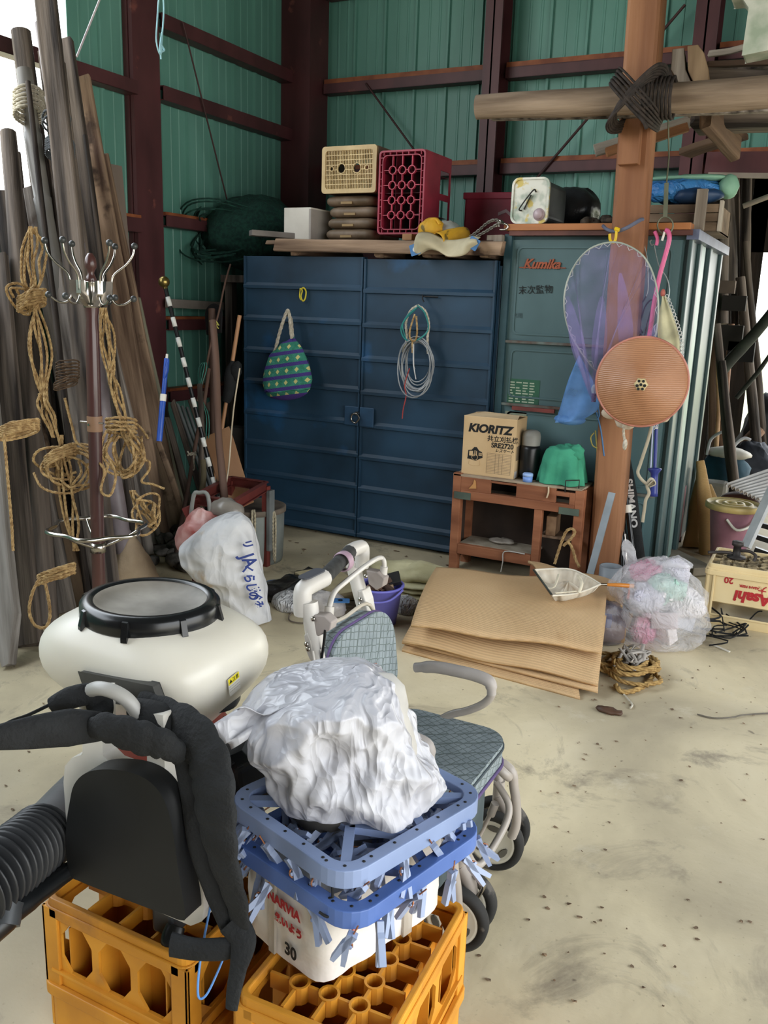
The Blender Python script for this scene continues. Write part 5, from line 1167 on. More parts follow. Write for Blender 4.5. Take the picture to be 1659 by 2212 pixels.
# purple landing net
hp = [(1322, 523), (1275, 537), (1242, 572), (1222, 620), (1219, 670), (1232, 720), (1262, 770), (1300, 810), (1345, 815), (1385, 790), (1413, 735), (1422, 670), (1416, 610), (1395, 560), (1362, 533)]
hoop = cr(PP(hp, 4.46), 5, closed=True)
n0 = PY(1320, 860, 4.46); ln = thing('landing_net', 'large purple landing net hanging from the yellow hook on the post', 'net', n0)
MB().tube([p-n0 for p in hoop], .0045, 8, closed=True).build('hoop', mat('pale_hoop', 'b9bfb4', '8f968c', rough=.4), ln)
HN = len(hoop)
tip = PY(1282, 868, 4.36)
def pnet(u, v):
    p = hoop[int(u*HN) % HN]; c = sum(hoop, V())/HN
    q = p.lerp(tip, v**1.1)
    inn = (c-p)*(.35*math.sin(PI*min(1, v*1.1)))
    return q+inn*.3+V((0, -.10*math.sin(PI*v)*(1 if p.z < c.z else .9)+.018*math.sin(u*37)*v, 0))+V((.020*math.sin(u*44)*v*(1-v)*4*.8, 0, 0))-n0
MB().sheet(pnet, 120, 16).build('net_bag', net_mat('purple_mesh', 'a597cf', .17), ln)
mb = MB()
for k in range(26):
    i = int(HN*(k/26)); p = hoop[i]; q = hoop[(i+2) % HN]; mb.tube([p-n0, p.lerp(q, .5)+((sum(hoop, V())/HN)-p)*.06-n0, q-n0], .0018, 4)
mb.build('lacing', mat('lace_white', 'dadada'), ln)
MB().tube([PY(1282, 868, 4.37)-n0, PY(1284, 850, 4.37)-n0], .012, 8).build('tip_knot', mat('dark_knot', '55507a'), ln)
# folds of denser mesh
mb = MB()
for pts in (((1340, 590), (1350, 690), (1346, 760), (1300, 860)), ((1300, 640), (1296, 720), (1290, 800), (1284, 860)), ((1226, 640), (1245, 730), (1262, 800), (1280, 862)), ((1418, 700), (1392, 770), (1345, 800), (1290, 862))):
    P = cr(PP(pts, 4.38), 6); P = [p-n0 for p in P]; K = len(P)
    mb.add([P[i]+V((s_*.035*math.sin(PI*min(1, (i+.5)/K*1.2)), .01*s_, 0)) for i in range(K) for s_ in (-1, 0, 1)], [(i*3+j, i*3+j+1, i*3+j+4, i*3+j+3) for i in range(K-1) for j in (0, 1)], True)
mb.build('net_fold', net_mat('purple_fold', '9a87d6', .26), ln)['kind'] = 'stuff'
# blue net
n1 = PY(1235, 915, 4.52); bn = thing('blue_net_bag', 'bright blue mesh net hanging left of the post', 'net', n1)
def bnf(u, v):
    top = PY(1252+3*u, 768, 4.58); L_ = cr(PP([(1250, 768), (1228, 820), (1210, 880), (1200, 912)], 4.55), 5); R_ = cr(PP([(1253, 770), (1285, 830), (1294, 880), (1262, 905)], 4.55), 5)
    i = v*15; k = min(14, int(i)); l = L_[k].lerp(L_[k+1], i-k); r = R_[k].lerp(R_[k+1], i-k); c = (l+r)/2; w_ = (r-l)/2
    return c+w_*math.cos(2*PI*u)+V((0, .06*math.sin(2*PI*u)*v, 0))+V((0, .01*math.sin(u*30)*v, 0))-n1
mb = MB().sheet(bnf, 40, 16); L_ = cr(PP([(1200, 912), (1225, 920), (1262, 905)], 4.55), 4)
mb.ell((PY(1231, 906, 4.55)-n1), (.085, .06, .03), 20, 8)
mb.build('net_bag', net_mat('blue_mesh', '6aa0e2', .62), bn)
MB().tube([p-n1 for p in cr(PP([(1252, 768), (1280, 830), (1294, 890), (1290, 905)], 4.60), 5)], .004, 6).tube([p-n1 for p in cr(PP([(1288, 890), (1298, 930), (1305, 985)], 4.62), 5)], .004, 6).build('wire_rim', mat('blue_wire', '4b7fb2', rough=.4), bn)
single(MB().tube(cr(PP([(1283, 935), (1276, 945), (1280, 962), (1290, 968)], 4.60), 5), .0035, 6).tube(PP([(1286, 930), (1293, 1010), (1296, 1040)], 4.63), .004, 6), 'yellow_wire', mat('dull_yellow_wire', 'a7984a', '7d7440'), 'thin yellowish wire beside the post under the blue net', 'wire')
MB().ell(PY(1286, 842, 4.47)-n1, (.022, .006, .03), 12, 8).build('float', mat('pale_lure', 'b5c4cf', '8fa2b1', rough=.2), bn)
# sedge hat
hc = PY(1386, 826, 4.30); hd = (CAM-hc).normalized(); hd = (hd+V((-.02, 0, -.10))).normalized()
hat = thing('sedge_hat', 'round coppery bamboo sun hat hanging on the post', 'hat', mw=frame_mat(hc, hc+hd, V((0, 0, 1))))
HATM = mat('copper_sedge', 'c4916e', 'a57352', rough=.35, scale=4, lo=.3, hi=.8)
wave_bump(HATM, 34, 'Y', .5, .003, .18, dist2=1.5)
R0 = .213
prof = [(.0, .105), (.02, .101), (.05, .086), (.10, .057), (.15, .027), (.19, .004), (.205, -.006), (R0, -.014), (R0-.004, -.019), (.15, .010), (.10, .036), (0, .07)]
MB().lathe(prof, 64).build('hat_crown', HATM, hat)
MB().tube([(R0*math.cos(t), R0*math.sin(t), -.015) for t in [2*PI*i/64 for i in range(64)]], .006, 8, closed=True).build('rim', mat('copper_rim', 'c98a7c', 'a36a58', rough=.4), hat)
mb = MB().lathe([(.0, .109), (.028, .102), (.034, .094), (.03, .090)], 6); mb.build('top_weave', mat('pale_cane', 'd9c79a', 'b8a273', rough=.5), hat)
mb = MB()
for k, (x, y, r) in enumerate(((.0, 0, .0075), (-.017, .004, .008), (.017, .006, .008), (-.009, .020, .007), (.010, .021, .007), (-.010, -.016, .007), (.010, -.016, .007))): mb.prism([(x+r*math.cos(a), y+r*math.sin(a)) for a in [PI/3*i for i in range(6)]], .1075-.17*math.hypot(x, y), .1105-.17*math.hypot(x, y))
mb.build('weave_holes', INK, hat)
# white cloth and tassels under the hat
WCL = mat('cream_towel', 'd6c7b2', 'b8a690', rough=.9, bump=.3)
lw = PY(1355, 915, 4.42)
tw_ = thing('white_towel', 'cream towel end showing below the sun hat', 'cloth', lw)
MB().ell(PY(1352, 906, 4.44)-lw, (.055, .02, .05), 18, 12, fn=lambda d, p: p+d*crumple(p, .015, 16, 3)).ell(PY(1320, 893, 4.44)-lw, (.05, .015, .03), 14, 8).ell(PY(1425, 900, 4.44)-lw, (.05, .015, .028), 14, 8, fn=lambda d, p: p+d*crumple(p, .01, 20, 3)).build('towel_body', WCL, tw_)
single(MB().rope(PP([(1348, 912), (1347, 935), (1349, 950)], 4.40), .007).ell(PY(1350, 960, 4.40), (.012, .012, .03), 10, 8), 'white_tassel', ROPE_W, 'white tassel hanging beside the post under the hat', 'tassel')
# cream net with scalloped edge
n2 = PY(1455, 790, 4.60); cn = thing('cream_net', 'cream cloth net with a looped edge hanging right of the post', 'net', n2)
def cnf(u, v):
    l = cr(PP([(1432, 640), (1420, 700), (1425, 770), (1436, 815)], 4.62), 4); r = cr(PP([(1438, 640), (1457, 690), (1468, 740), (1462, 810)], 4.60), 4)
    i = v*12; k = min(11, int(i)); a = l[k].lerp(l[k+1], i-k); b = r[k].lerp(r[k+1], i-k)
    return (a+b)/2+(b-a)/2*math.cos(2*PI*u)+V((0, .04*math.sin(2*PI*u)+.012*math.sin(u*25), 0))-n2
MB().sheet(cnf, 30, 12).build('net_cloth', net_mat('cream_mesh', 'dcd6ae', .75), cn)
mb = MB(); r = resample(cr(PP([(1438, 640), (1457, 690), (1470, 740), (1468, 812)], 4.59), 6), 22)
for p in r: mb.tube([p-n2+V((.008*math.cos(t)+.006, 0, .009*math.sin(t))) for t in [2*PI*i/8 for i in range(8)]], .0022, 4, closed=True)
mb.build('looped_edge', mat('loop_white', 'd8d8d8'), cn)
MB().ell(PY(1432, 633, 4.6)-n2, (.012, .012, .02), 10, 8).build('red_tip', mat('red_tip', 'c46a5e'), cn)
# hook chain, ring, pink cane
ch = PY(1440, 400, 4.70)
single(MB().beam(PY(1440, 395, 4.7), PY(1437, 468, 4.7), .020, .010).tube([PY(1437+17*math.cos(t), 487+19*math.sin(t), 4.7) for t in [2*PI*i/18 for i in range(18)]], .004, 6, closed=True).tube([PY(1440, 395, 4.7), PY(1445, 340, 4.75), PY(1443, 235, 4.72)], .004, 6), 'ring_hook', mat('aged_brass', '8c8f7a', '666a58', rough=.5, metal=.4), 'ring hook on a strap hanging right of the post', 'hook')
PK = mat('pink_plastic', 'e06a9a', 'cc5a8a', rough=.35)
single(MB().tube(cr(PP([(1437, 497), (1443, 500), (1446, 512), (1443, 530), (1432, 570), (1424, 600), (1412, 660), (1408, 690), (1400, 740)], 4.64), 6), .0115, 10), 'pink_cane', PK, 'pink curved cane handle hooked on the ring', 'cane')
single(MB().tube(PP([(1436, 500), (1430, 520)], 4.64), .006, 8), 'white_peg', WHITEP, 'small white peg beside the pink cane handle', 'peg')
single(MB().tube(cr(PP([(1414, 500), (1420, 515), (1418, 530)], 4.66), 5), .009, 8), 'pink_hook', PK, 'small pink hook left of the pink cane', 'hook')
single(MB().tube(cr(PP([(1408, 518), (1404, 522), (1408, 530), (1413, 528), (1416, 545), (1424, 575), (1440, 600), (1446, 625), (1443, 650)], 4.68), 6), .003, 6).tube(cr(PP([(1389, 485), (1392, 530), (1398, 560), (1400, 620), (1396, 640)], 4.68), 6), .003, 6), 'steel_wire', mat('steel_wire', 'b5c0c0', '8b9696', rough=.4, metal=.3), 'bent steel wires hanging behind the pink cane', 'wire')
single(MB().tube(cr(PP([(1414, 640), (1404, 700), (1397, 760), (1390, 800)], 4.70), 6), .011, 6, flat=.5).tube(PP([(1420, 640), (1410, 700)], 4.70), .008, 6), 'dark_net_handle', mat('maroon_handle', '5d3b3f', '3e282b', rough=.5), 'maroon net handle between the pink cane and the cream net', 'handle')
single(MB().tube(cr(PP([(1396, 640), (1380, 670), (1376, 700), (1390, 730), (1398, 700), (1410, 650), (1395, 660), (1383, 700), (1388, 720)], 4.72), 6), .004, 6), 'green_wire_coil', mat('dark_green_wire', '2f4b40', '1f332b', rough=.5), 'dark green wire coil right of the post', 'wire')
# ribbon, blue rod
single(MB().tube(cr(PP([(1411, 905), (1400, 950), (1384, 1000), (1378, 1022), (1390, 1040), (1405, 1048), (1412, 1040), (1405, 1035), (1398, 1050), (1402, 1065), (1395, 1080), (1392, 1100), (1388, 1128)], 4.55), 6), .0095, 6, flat=.25, up=(0, -1, 0)).tube(cr(PP([(1400, 1048), (1412, 1038), (1416, 1046), (1404, 1052)], 4.54), 5), .008, 6, flat=.4), 'white_ribbon', mat('cream_ribbon', 'cfc6b0', 'a89e88', rough=.8), 'long cream cloth ribbon hanging below the sun hat', 'ribbon')
rb = thing('blue_fishing_rod', 'blue fishing rod with a blue grip hanging before the teal unit', 'fishing rod', mw=frame_mat(PY(1412, 1072, 4.62), PY(1421, 840, 4.66)))
RBL = mat('rod_blue', '3a4696', '2c3678', rough=.35)
Lr = (PY(1412, 1072, 4.62)-PY(1421, 840, 4.66)).length
MB().tube([(0, 0, .10), (0, 0, Lr)], .009, 10).build('shaft', RBL, rb)
MB().lathe([(0, 0), (.022, 0), (.020, .02), (.018, .10), (.020, .12), (.035, .14), (.035, .145), (.012, .15), (0, .15)], 16).build('grip', RBL, rb)
MB().tube([(-.018, -.01, .15), (-.014, -.01, Lr)], .0035, 6).build('line_tube', mat('pale_blue_line', 'b9c0dc'), rb)
text('POWER', .028, mat('print_white', 'e8e8e8', rough=.5), Mx.Translation((0, -.0095, Lr-.16)) @ RX @ Mx.Rotation(-PI/2, 4, 'Z'), rb, 'print', .0004, 1, 0, .001)
# fishing rods and black rod bag behind the post
GRD = 'fishing rods standing between the post and the teal unit'
rbag = thing('rod_bag', 'black fishing rod bag with white lettering behind the post', 'bag', mw=frame_mat(PY(1380, 1225, 4.74), PY(1342, 900, 4.795)), group=None)
Lg = (PY(1380, 1225, 4.74)-PY(1342, 900, 4.795)).length
MB().tube([(0, 0, 0), (0, 0, .05), (0, 0, Lg*.5), (0, 0, Lg)], [.018, .040, .036, .008], 14, flat=.6, up=(0, 1, 0)).build('bag_body', BLACKF, rbag)
text('SHIMANO', .052, mat('print_white', '000000'), Mx.Translation((.004, -.0235, Lg*.43)) @ RX @ Mx.Rotation(-PI/2, 4, 'Z'), rbag, 'white_lettering', .0006, 1.15, 0, .002)
for k, (x0, y0, x1, y1, ring_) in enumerate(((1346, 1240, 1330, 1000, 1115), (1362, 1240, 1334, 960, 1100), (1336, 1240, 1332, 1040, None))):
    A, B = PY(x0+10, y0, 4.69-.035*k), PY(x1+6, y1, 4.80); 
    t = thing('fishing_rod', ['black fishing rod with a silver reel seat right of the post foot', 'black fishing rod with a white collar beside the rod bag', 'thin black rod closest to the post foot'][k], 'fishing rod', mw=frame_mat(A, B), group=GRD)
    L_ = (B-A).length
    MB().tube([(0, 0, 0), (0, 0, L_*.55), (0, 0, L_)], [.015, .012, .006], 10).build('shaft', mat('gloss_black', '151617', '0e0f10', rough=.25), t)
    if k == 1: MB().tube([(0, 0, L_*.47), (0, 0, L_*.53)], .021, 12).build('white_collar', WHITEP, t)
    if k == 0: MB().tube([(0, 0, L_*.30), (0, 0, L_*.36)], .017, 12).tube([(.005, -.02, L_*.10), (.005, -.035, L_*.16), (.005, -.02, L_*.22)], .009, 8).build('reel_seat', CHROME, t)
# grey metal strip, pvc pipe
t = plank(PY(1275, 1240, 4.42), PY(1322, 1064, 4.54), .04, .006, mat('grey_strip', '8f979c', '757c80', rough=.45, metal=.3), 'metal_strip', 'flat grey metal strip with a hole leaning on the post foot', 'strip', side=V((-.2, -1, 0)), warp=.001, rnd_end=False)
pv = thing('pvc_pipe', 'short grey plastic pipe standing at the foot of the post', 'pipe', V((PY(1318, 1240, 4.45).x, 4.45, 0)))
hp_ = PY(1318, 1222, 4.45).z
MB().lathe([(.058, 0), (.058, hp_), (.051, hp_), (.051, .01), (.058, 0)], 32).build('pipe_wall', mat('grey_pvc', '8c9298', '73797f', rough=.45), pv)
# ================================================================ reddish wooden desk and what stands on it
DY = 4.52
dA = PY(972, 1225, DY); dB = PY(1268, 1236, DY); zt1 = PY(975, 1018, DY).z; zt2 = PY(1262, 1040, DY).z
DX0, DX1 = PY(975, 1100, DY).x, PY(1264, 1100, DY).x-.01; DW = DX1-DX0; DZ = PY(1100, 1040, DY).z
desk = thing('wooden_desk', 'worn red-brown wooden desk frame with open compartments left of the post', 'desk', (DX0, DY, 0))
def dz(y): return PY(1100, y, DY).z
zd = dict(top=DZ, r1=PY(1100, 1075, DY).z, sh=PY(1100, 1182, DY).z)
DD = .23
zT, zR, zS = DZ, DZ-.115, DZ-.40
fx = .05
MB().bb(0, fx, 0, .05, 0, zT+.01).build('leg', DESKW, desk, bev=.003)
MB().bb(DW-fx, DW, 0, .05, 0, zT+.0).build('leg', DESKW, desk, bev=.003)
MB().bb(0, fx, DD-.05, DD, 0, zT-.01).build('leg', DESKW, desk); MB().bb(DW-fx, DW, DD-.05, DD, 0, zT-.01).build('leg', DESKW, desk)
mb = MB(); x1, x2, x3, x4 = DW*.30, DW*.50, DW*.795, DW*.895
mb.bb(fx, x1, .0, .02, zR+.03, zT-.005).bb(x2, x3, .0, .02, zR+.03, zT-.005).bb(x4, DW-fx, 0, .02, zR+.03, zT-.02).bb(x3, x4, 0, .02, zT-.045, zT-.02)
mb.bb(x1, x2, .0, .02, zT-.022, zT-.010)
mb.build('upper_rail', DESKW, desk, bev=.002)
MB().bb(fx, DW-fx, -.004, .04, zR-.02, zR+.03).build('middle_rail', DESKW, desk, bev=.003)
MB().bb(DW*.645, DW*.645+.045, 0, .04, .0, zR-.02).build('divider', DESKW, desk, bev=.003)
MB().bb(fx, DW*.645, -.004, .03, zS-.06, zS).build('lower_rail', DESKW, desk, bev=.003)
MB().bb(fx, DW*.645, .03, DD, zS-.012, zS).build('lower_shelf', DUST, desk)
MB().bb(fx, DW-fx, .02, DD, zR-.004, zR+.008).build('upper_shelf', DUST, desk)
MB().bb(0, DW*.98, .0, DD, zT-.006, zT+.006).build('top_board', mat('dusty_top', 'b3a48f', '8d7a64', rough=.9, scale=8, c3='7d5640', s3=4, t3=.6), desk, bev=.002)
MB().bb(.004, .016, .05, DD-.05, .05, zT-.01).bb(.01, DW-.01, DD-.014, DD-.004, .05, zT-.01).build('back_and_side_panel', mat('shade_toned_panel', '3c2f26', '271e18', rough=.9), desk)  # near-black colour paints in the shade inside the compartments
BR_ = mat('green_bracket', '5d6a5e', '47524a', rough=.6, metal=.2)
MB().bb(.015, .115, -.008, -.003, zR-.02, zR+.02).build('corner_plate', BR_, desk); MB().bb(DW-.13, DW-.02, -.008, -.003, zR-.025, zR+.012).build('corner_plate', BR_, desk)
MB().tube([(DW*.86, -.003, zT-.02), (DW*.86, -.004, zT+.045), (DW*.955, .0, zT+.055), (DW*.955, .0, zT+.01)], .0035, 6).build('wire_staple', DARKM, desk)
MB().tube(cr([(DW*.60*1, -.004, zS+.004), (DW*.45, -.01, zS+.002), (DW*.44, -.012, zS-.06), (DW*.43, -.012, zS-.12)], 4), .008, 6, flat=.4).build('white_strap', mat('grey_white', 'b8b4ac'), desk)
MB().tube(cr([(DW*.74, -.005, zT+.0), (DW*.745, -.012, zT-.03), (DW*.735, -.01, zT-.06)], 4), .009, 6, flat=.5).build('loose_rag', mat('cream_rag', 'cdb99a'), desk)
MB().prism([(0, 0), (.045, .006), (.04, .05), (.03, .055), (.025, .03)], 0, .003, Mx.Translation((.10, -.002, zT-.07)) @ RX).build('paper_scrap', mat('tan_paper', 'c08c55'), desk)
single(MB().ell(PZ(1085, 1172, zS+.004)+V((0, 0, .01)), (.08, .05, .012), 18, 8, fn=lambda d, p: p+d*crumple(p, .02, 20, 3)), 'clear_film', mat('clear_film', 'b3aca2', '80776c', rough=.2), 'crumpled clear film on the lower shelf of the desk', 'film')
# wood blocks and rope in the right compartment
single(MB().box((DX0+DW*.75, DY+.12, .33), (.055, .14, .11), (0, 0, .1)), 'wood_block', mat('block_tan', '9a7c5e', '765a42', rough=.8, scale=15), 'upright tan wood block in the right desk compartment', 'block', bev=.004)
single(MB().bb(DX0+DW*.68, DX0+DW-.06, DY+.05, DY+.21, .262, .275), 'inner_board', W_BROWN, 'small board inside the right desk compartment', 'board')
single(MB().rope(cr([PY(x, y, DY-.03) for x, y in ((1198, 1218), (1208, 1185), (1222, 1150), (1235, 1142), (1242, 1150), (1232, 1165), (1216, 1180), (1228, 1172), (1238, 1190), (1244, 1210), (1252, 1225))], 6), .0085), 'straw_rope', ROPE, 'straw rope looped out of the right desk compartment', 'rope')
# cardboard engine box
cb = PY(1061, 1029, DY+.045)
KX0, KX1 = PY(996, 1023, DY+.03).x, PY(1108, 1034, DY+.03).x
kz = DZ+.006; kh = PY(1050, 897, DY+.03).z-kz-.012; kw = KX1-KX0
kb = thing('cardboard_box', 'brown cardboard engine box printed KIORITZ on the desk', 'box', (KX0, DY+.03, kz), .03)
kd = .19
MB().bb(0, kw, 0, kd, 0, kh).build('box_body', CARD, kb, bev=.002)
MB().add([(0, 0, kh), (kw, 0, kh), (kw, kd*.5, kh+.008), (0, kd*.5, kh+.008), (0, kd, kh), (kw, kd, kh), (kw*.3, kd*.45, kh+.02), (kw*.95, kd*.45, kh+.012)], [(0, 1, 7, 6), (6, 7, 5, 4)], False).build('top_flaps', mat('cardboard_light', 'dcc29c', 'cbae86', rough=.8), kb, solid=.003)
def KT(s, x, z, sz, sx_=1, sh=0, b=0, nm='box_print'): return text(s, sz, INK, Mx.Translation((x*kw, -.0008, z*kh)) @ RX, kb, nm, .0003, sx_, sh, b)
KT('KIORITZ', .50, .80, .062, 1.06, .18, .003, 'brand_lettering'); KT('共立刈払機', .755, .645, .036, 1, 0, .0006); KT('SRE2720', .755, .54, .038, .95, 0, .0012); KT('レスサート', .80, .455, .022, 1, .3, .0003)
mb = MB(); ex, ez = .245*kw, .33*kh; s_ = kw*.8
mb.prism([(ex-.17*s_, ez-.03*s_), (ex-.16*s_, ez+.12*s_), (ex-.08*s_, ez+.13*s_), (ex-.02*s_, ez+.20*s_), (ex+.04*s_, ez+.20*s_), (ex+.10*s_, ez+.12*s_), (ex+.17*s_, ez+.10*s_), (ex+.19*s_, ez-.03*s_), (ex+.12*s_, ez-.06*s_), (ex+.02*s_, ez-.12*s_), (ex-.08*s_, ez-.09*s_), (ex-.18*s_, ez-.08*s_)], .0006, .001, RX)
en = mb.build('engine_drawing', INK, kb)
mb = MB()
for x, z, w_, h_ in ((-.09, .05, .09, .11), (.0, .06, .02, .13), (.04, .06, .02, .11), (.13, .07, .08, .014), (.13, .045, .08, .014), (.13, .02, .08, .014), (-.05, .0, .05, .03)): mb.prism([(ex+x*s_-w_*s_/2, ez+z*s_-h_*s_/2), (ex+x*s_+w_*s_/2, ez+z*s_-h_*s_/2), (ex+x*s_+w_*s_/2, ez+z*s_+h_*s_/2), (ex+x*s_-w_*s_/2, ez+z*s_+h_*s_/2)], .001, .0013, RX)
mb.build('drawing_highlight', CARD, en)
mb = MB().tube([(ex+.07*s_*math.cos(t), -.0012, ez-.03*s_+.07*s_*math.sin(t)) for t in [2*PI*i/20 for i in range(20)]], .0015, 4, closed=True)
mb.tube(cr([(ex-.12*s_, -.001, ez-.10*s_), (ex-.13*s_, -.001, ez-.2*s_), (ex, -.001, ez-.225*s_), (ex+.13*s_, -.001, ez-.2*s_), (ex+.12*s_, -.001, ez-.10*s_)], 5), .0013, 4); mb.build('drawing_line', CARD, en)
mb = MB(); tx0, tx1, tz0, tz1 = .48*kw, .93*kw, .06*kh, .40*kh
for i in range(14): z = tz0+(tz1-tz0)*i/13; mb.bb(tx0, tx1, -.0012, -.0004, z-.0007, z+.0007)
for x in (tx0, tx0+(tx1-tx0)*.35, tx0+(tx1-tx0)*.5, tx0+(tx1-tx0)*.65, tx1): mb.bb(x-.0006, x+.0006, -.0012, -.0004, tz0, tz1)
mb.build('printed_table', mat('grey_ink', '8a7963'), kb)
MB().bb(kw-.0, kw+.001, .02, .10, .10, .18).build('side_print', mat('grey_ink', '000000'), kb)
MB().bb(kw-.0, kw+.0012, .01, .05, .004, .04).build('white_sticker', mat('print_white', '000000'), kb)
# black boot thing, blue tape, green cloth
bx_ = V((PY(1142, 1030, DY+.12).x, DY+.12, DZ+.006))
bt_ = thing('black_cylinder_case', 'tall black rounded case with a grey top behind the engine box', 'case', bx_)
MB().lathe([(0, 0), (.045, 0), (.055, .03), (.056, .17), (.05, .19), (0, .19)], 24).build('case_body', BLACK, bt_)
MB().lathe([(.05, .18), (.051, .24), (.045, .262), (.03, .272), (0, .274)], 24).build('grey_top', mat('grey_cap', '8d8b84', '6f6d67', rough=.5), bt_)
bp = V((PY(1138, 1042, DY+.02).x, DY+.03, DZ+.006))
tj = thing('blue_jar', 'small light blue round jar on the desk edge', 'jar', bp)
MB().lathe([(0, 0), (.026, 0), (.027, .03), (0, .03)], 24).build('jar_body', mat('light_blue_plastic', '7b9fe0', '6b8fd2', rough=.35), tj)
MB().lathe([(0, .049), (.024, .048), (.0285, .044), (.0285, .03), (0, .03)], 24).build('lid', mat('blue_lid', '8fb0ea', '9fbbe8', rough=.4), tj)
gc = V((PY(1212, 1050, DY+.11).x, DY+.115, DZ+.006))
gt = thing('green_cloth', 'green cloth draped over a lump at the right end of the desk', 'cloth', gc)
GCM = mat('green_cloth_mat', '4aa582', '34856a', rough=.9, scale=6, bump=.3, bs=40)
def gfn(u, v):
    a = 2*PI*u; c_ = math.cos(a); s2 = math.sin(a); sq = (abs(c_)**5+abs(s2)**5)**-.2
    if v < .4: k_ = v/.4; z = .205-.012*k_**4+.010*c_; x = .088*sq*c_*k_; y = .066*sq*s2*k_
    else: k_ = (v-.4)/.6; z = .193*(1-k_)**.9+.010*c_*(1-k_); x = (.088+.034*k_**.8)*sq*c_; y = (.066+.03*k_**.8)*sq*s2
    fold = (.013*math.sin(a*7+1+2*v)+.007*math.sin(a*15))*max(0, v-.35)*1.5
    w_ = .010*noise.noise(V((c_*2, s2*2, v*4)))
    return V((x+c_*(fold+w_), y+s2*(fold*.7+w_), max(.003, z+.012*noise.noise(V((x*22, y*22, v*2))))))
MB().sheet(gfn, 84, 30).build('cloth_body', GCM, gt, solid=.002, sub=1)
MB().ell((.085, -.05, .185), (.035, .02, .04), 14, 10, fn=lambda d, p: p+d*crumple(p, .02, 22, 3)).build('loose_corner', GCM, gt)
# ================================================================ straw mats
MATM = mat('straw_mat', 'dcb98c', 'cba577', rough=.75, scale=3, lo=.3, hi=.8, c3='b98f60', s3=1.6, t3=.62, bump=.1, bs=60)
def weave(m, sc1=26, sc2=90):
    wave_bump(m, sc2, 'X', .5, .002, .10); wave_bump(m, sc1, 'Y', .5, .002, .16); return m
weave(MATM)
def quad_sheet(A, B, C, D, fn, nu=24, nv=24):
    """A,B front edge left/right; D,C back edge"""
    def g(u, v):
        p = (A*(1-u)+B*u)*(1-v)+(D*(1-u)+C*u)*v; return V((p.x, p.y, fn(u, v)))
    return MB().sheet(g, nu, nv)
mt = [((868, 1402), (1253, 1506), (1240, 1440), (905, 1360), .012, 'lowest straw mat sheet, its front corner sticking out'),
      ((868, 1385), (1292, 1492), (1300, 1290), (930, 1290), .035, 'second straw mat in the folded pile on the floor')]
pileG = 'straw mats piled before the desk'
for k, (a, b, c, d, z, lab) in enumerate(mt):
    A, B, C, D = (PZ(*q, z) for q in (a, b, c, d));
    mb = quad_sheet(A, B, C, D, lambda u, v, z=z, k=k: z-.006+.010*math.sin(u*5+k)*v+(.012*math.sin(PI*v)))
    o = ((A+B+C+D)/4); o.z = 0; mb.v = [p-o for p in mb.v]
    tag(mb.build('straw_mat', MATM, loc=o, solid=.012), lab, 'mat', pileG)
# folded upper mat: lower fold and arched top sheet
A, B = PZ(868, 1378, .055), PZ(1296, 1405+80, .055)
def arch_mat(front, back, zf_, zb_, bulge, lab, nu=30, nv=26, curlx=0):
    fl, fr_ = front; bl, br = back
    A, B, C, D = PZ(*fl, zf_), PZ(*fr_, zf_), PZ(*br, zb_), PZ(*bl, zb_)
    def fn(u, v): return zf_*(1-v)+zb_*v+bulge*math.sin(PI*v**.8)*(1+.12*math.sin(u*4))+.006*math.sin(u*11)
    mb = quad_sheet(A, B, C, D, fn, nu, nv); o = (A+B+C+D)/4; o.z = 0; mb.v = [p-o for p in mb.v]
    return tag(mb.build('straw_mat', MATM, loc=o, solid=.014), lab, 'mat', pileG)
arch_mat(((870, 1388), (1292, 1478)), ((945, 1290), (1310, 1330)), .05, .16, .03, 'third straw mat, puffed up below the uppermost fold')
arch_mat(((888, 1352), (1300, 1408)), ((942, 1228), (1312, 1262)), .145, .20, .035, 'uppermost arched straw mat with the hand net on it')
arch_mat(((1160, 1235), (1345, 1310)), ((1140, 1214), (1352, 1262)), .19, .17, .015, 'straw mat behind the hand net, drooping to the right')
# mat support: bundled mat behind and the rolled end
rm = thing('rolled_straw_mat', 'rolled straw mat end with torn edge under the mats at the right', 'mat', PZ(1335, 1330, 0))
r0_ = rm.location.copy()
def roll(mb, a, b, r, turns=2.3, n=46):
    P = []; ax = (b-a); L_ = ax.length; t = ax.normalized(); s1 = V((0, 0, 1)); s2 = t.cross(s1).normalized()
    vs = []
    for i in range(n+1):
        th = turns*2*PI*i/n; rr = r*(1-.55*i/n); vs += [a+s1*(rr*math.sin(th))+s2*(rr*math.cos(th)), b+s1*(rr*math.sin(th))+s2*(rr*math.cos(th))]
    return mb.add(vs, [(2*i, 2*i+1, 2*i+3, 2*i+2) for i in range(n)], True)
a, b = PZ(1350, 1345, .11)-r0_, PZ(1150, 1330, .11)-r0_; a.z = b.z = .058
roll(MB(), a, a+(b-a).normalized()*.7, .05).build('mat_roll', mat('old_mat', '8f7350', '6b5238', rough=.85, bump=.3, bs=60), rm, solid=.008)
a2 = PZ(1340, 1300, .17)-r0_; MB().box(a2+V((-.03, 0, -.07)), (.16, .12, .10), (0, .2, .3)).build('torn_cardboard', mat('brown_torn_card', '937453', '765a3e', rough=.85), rm, bev=.006)
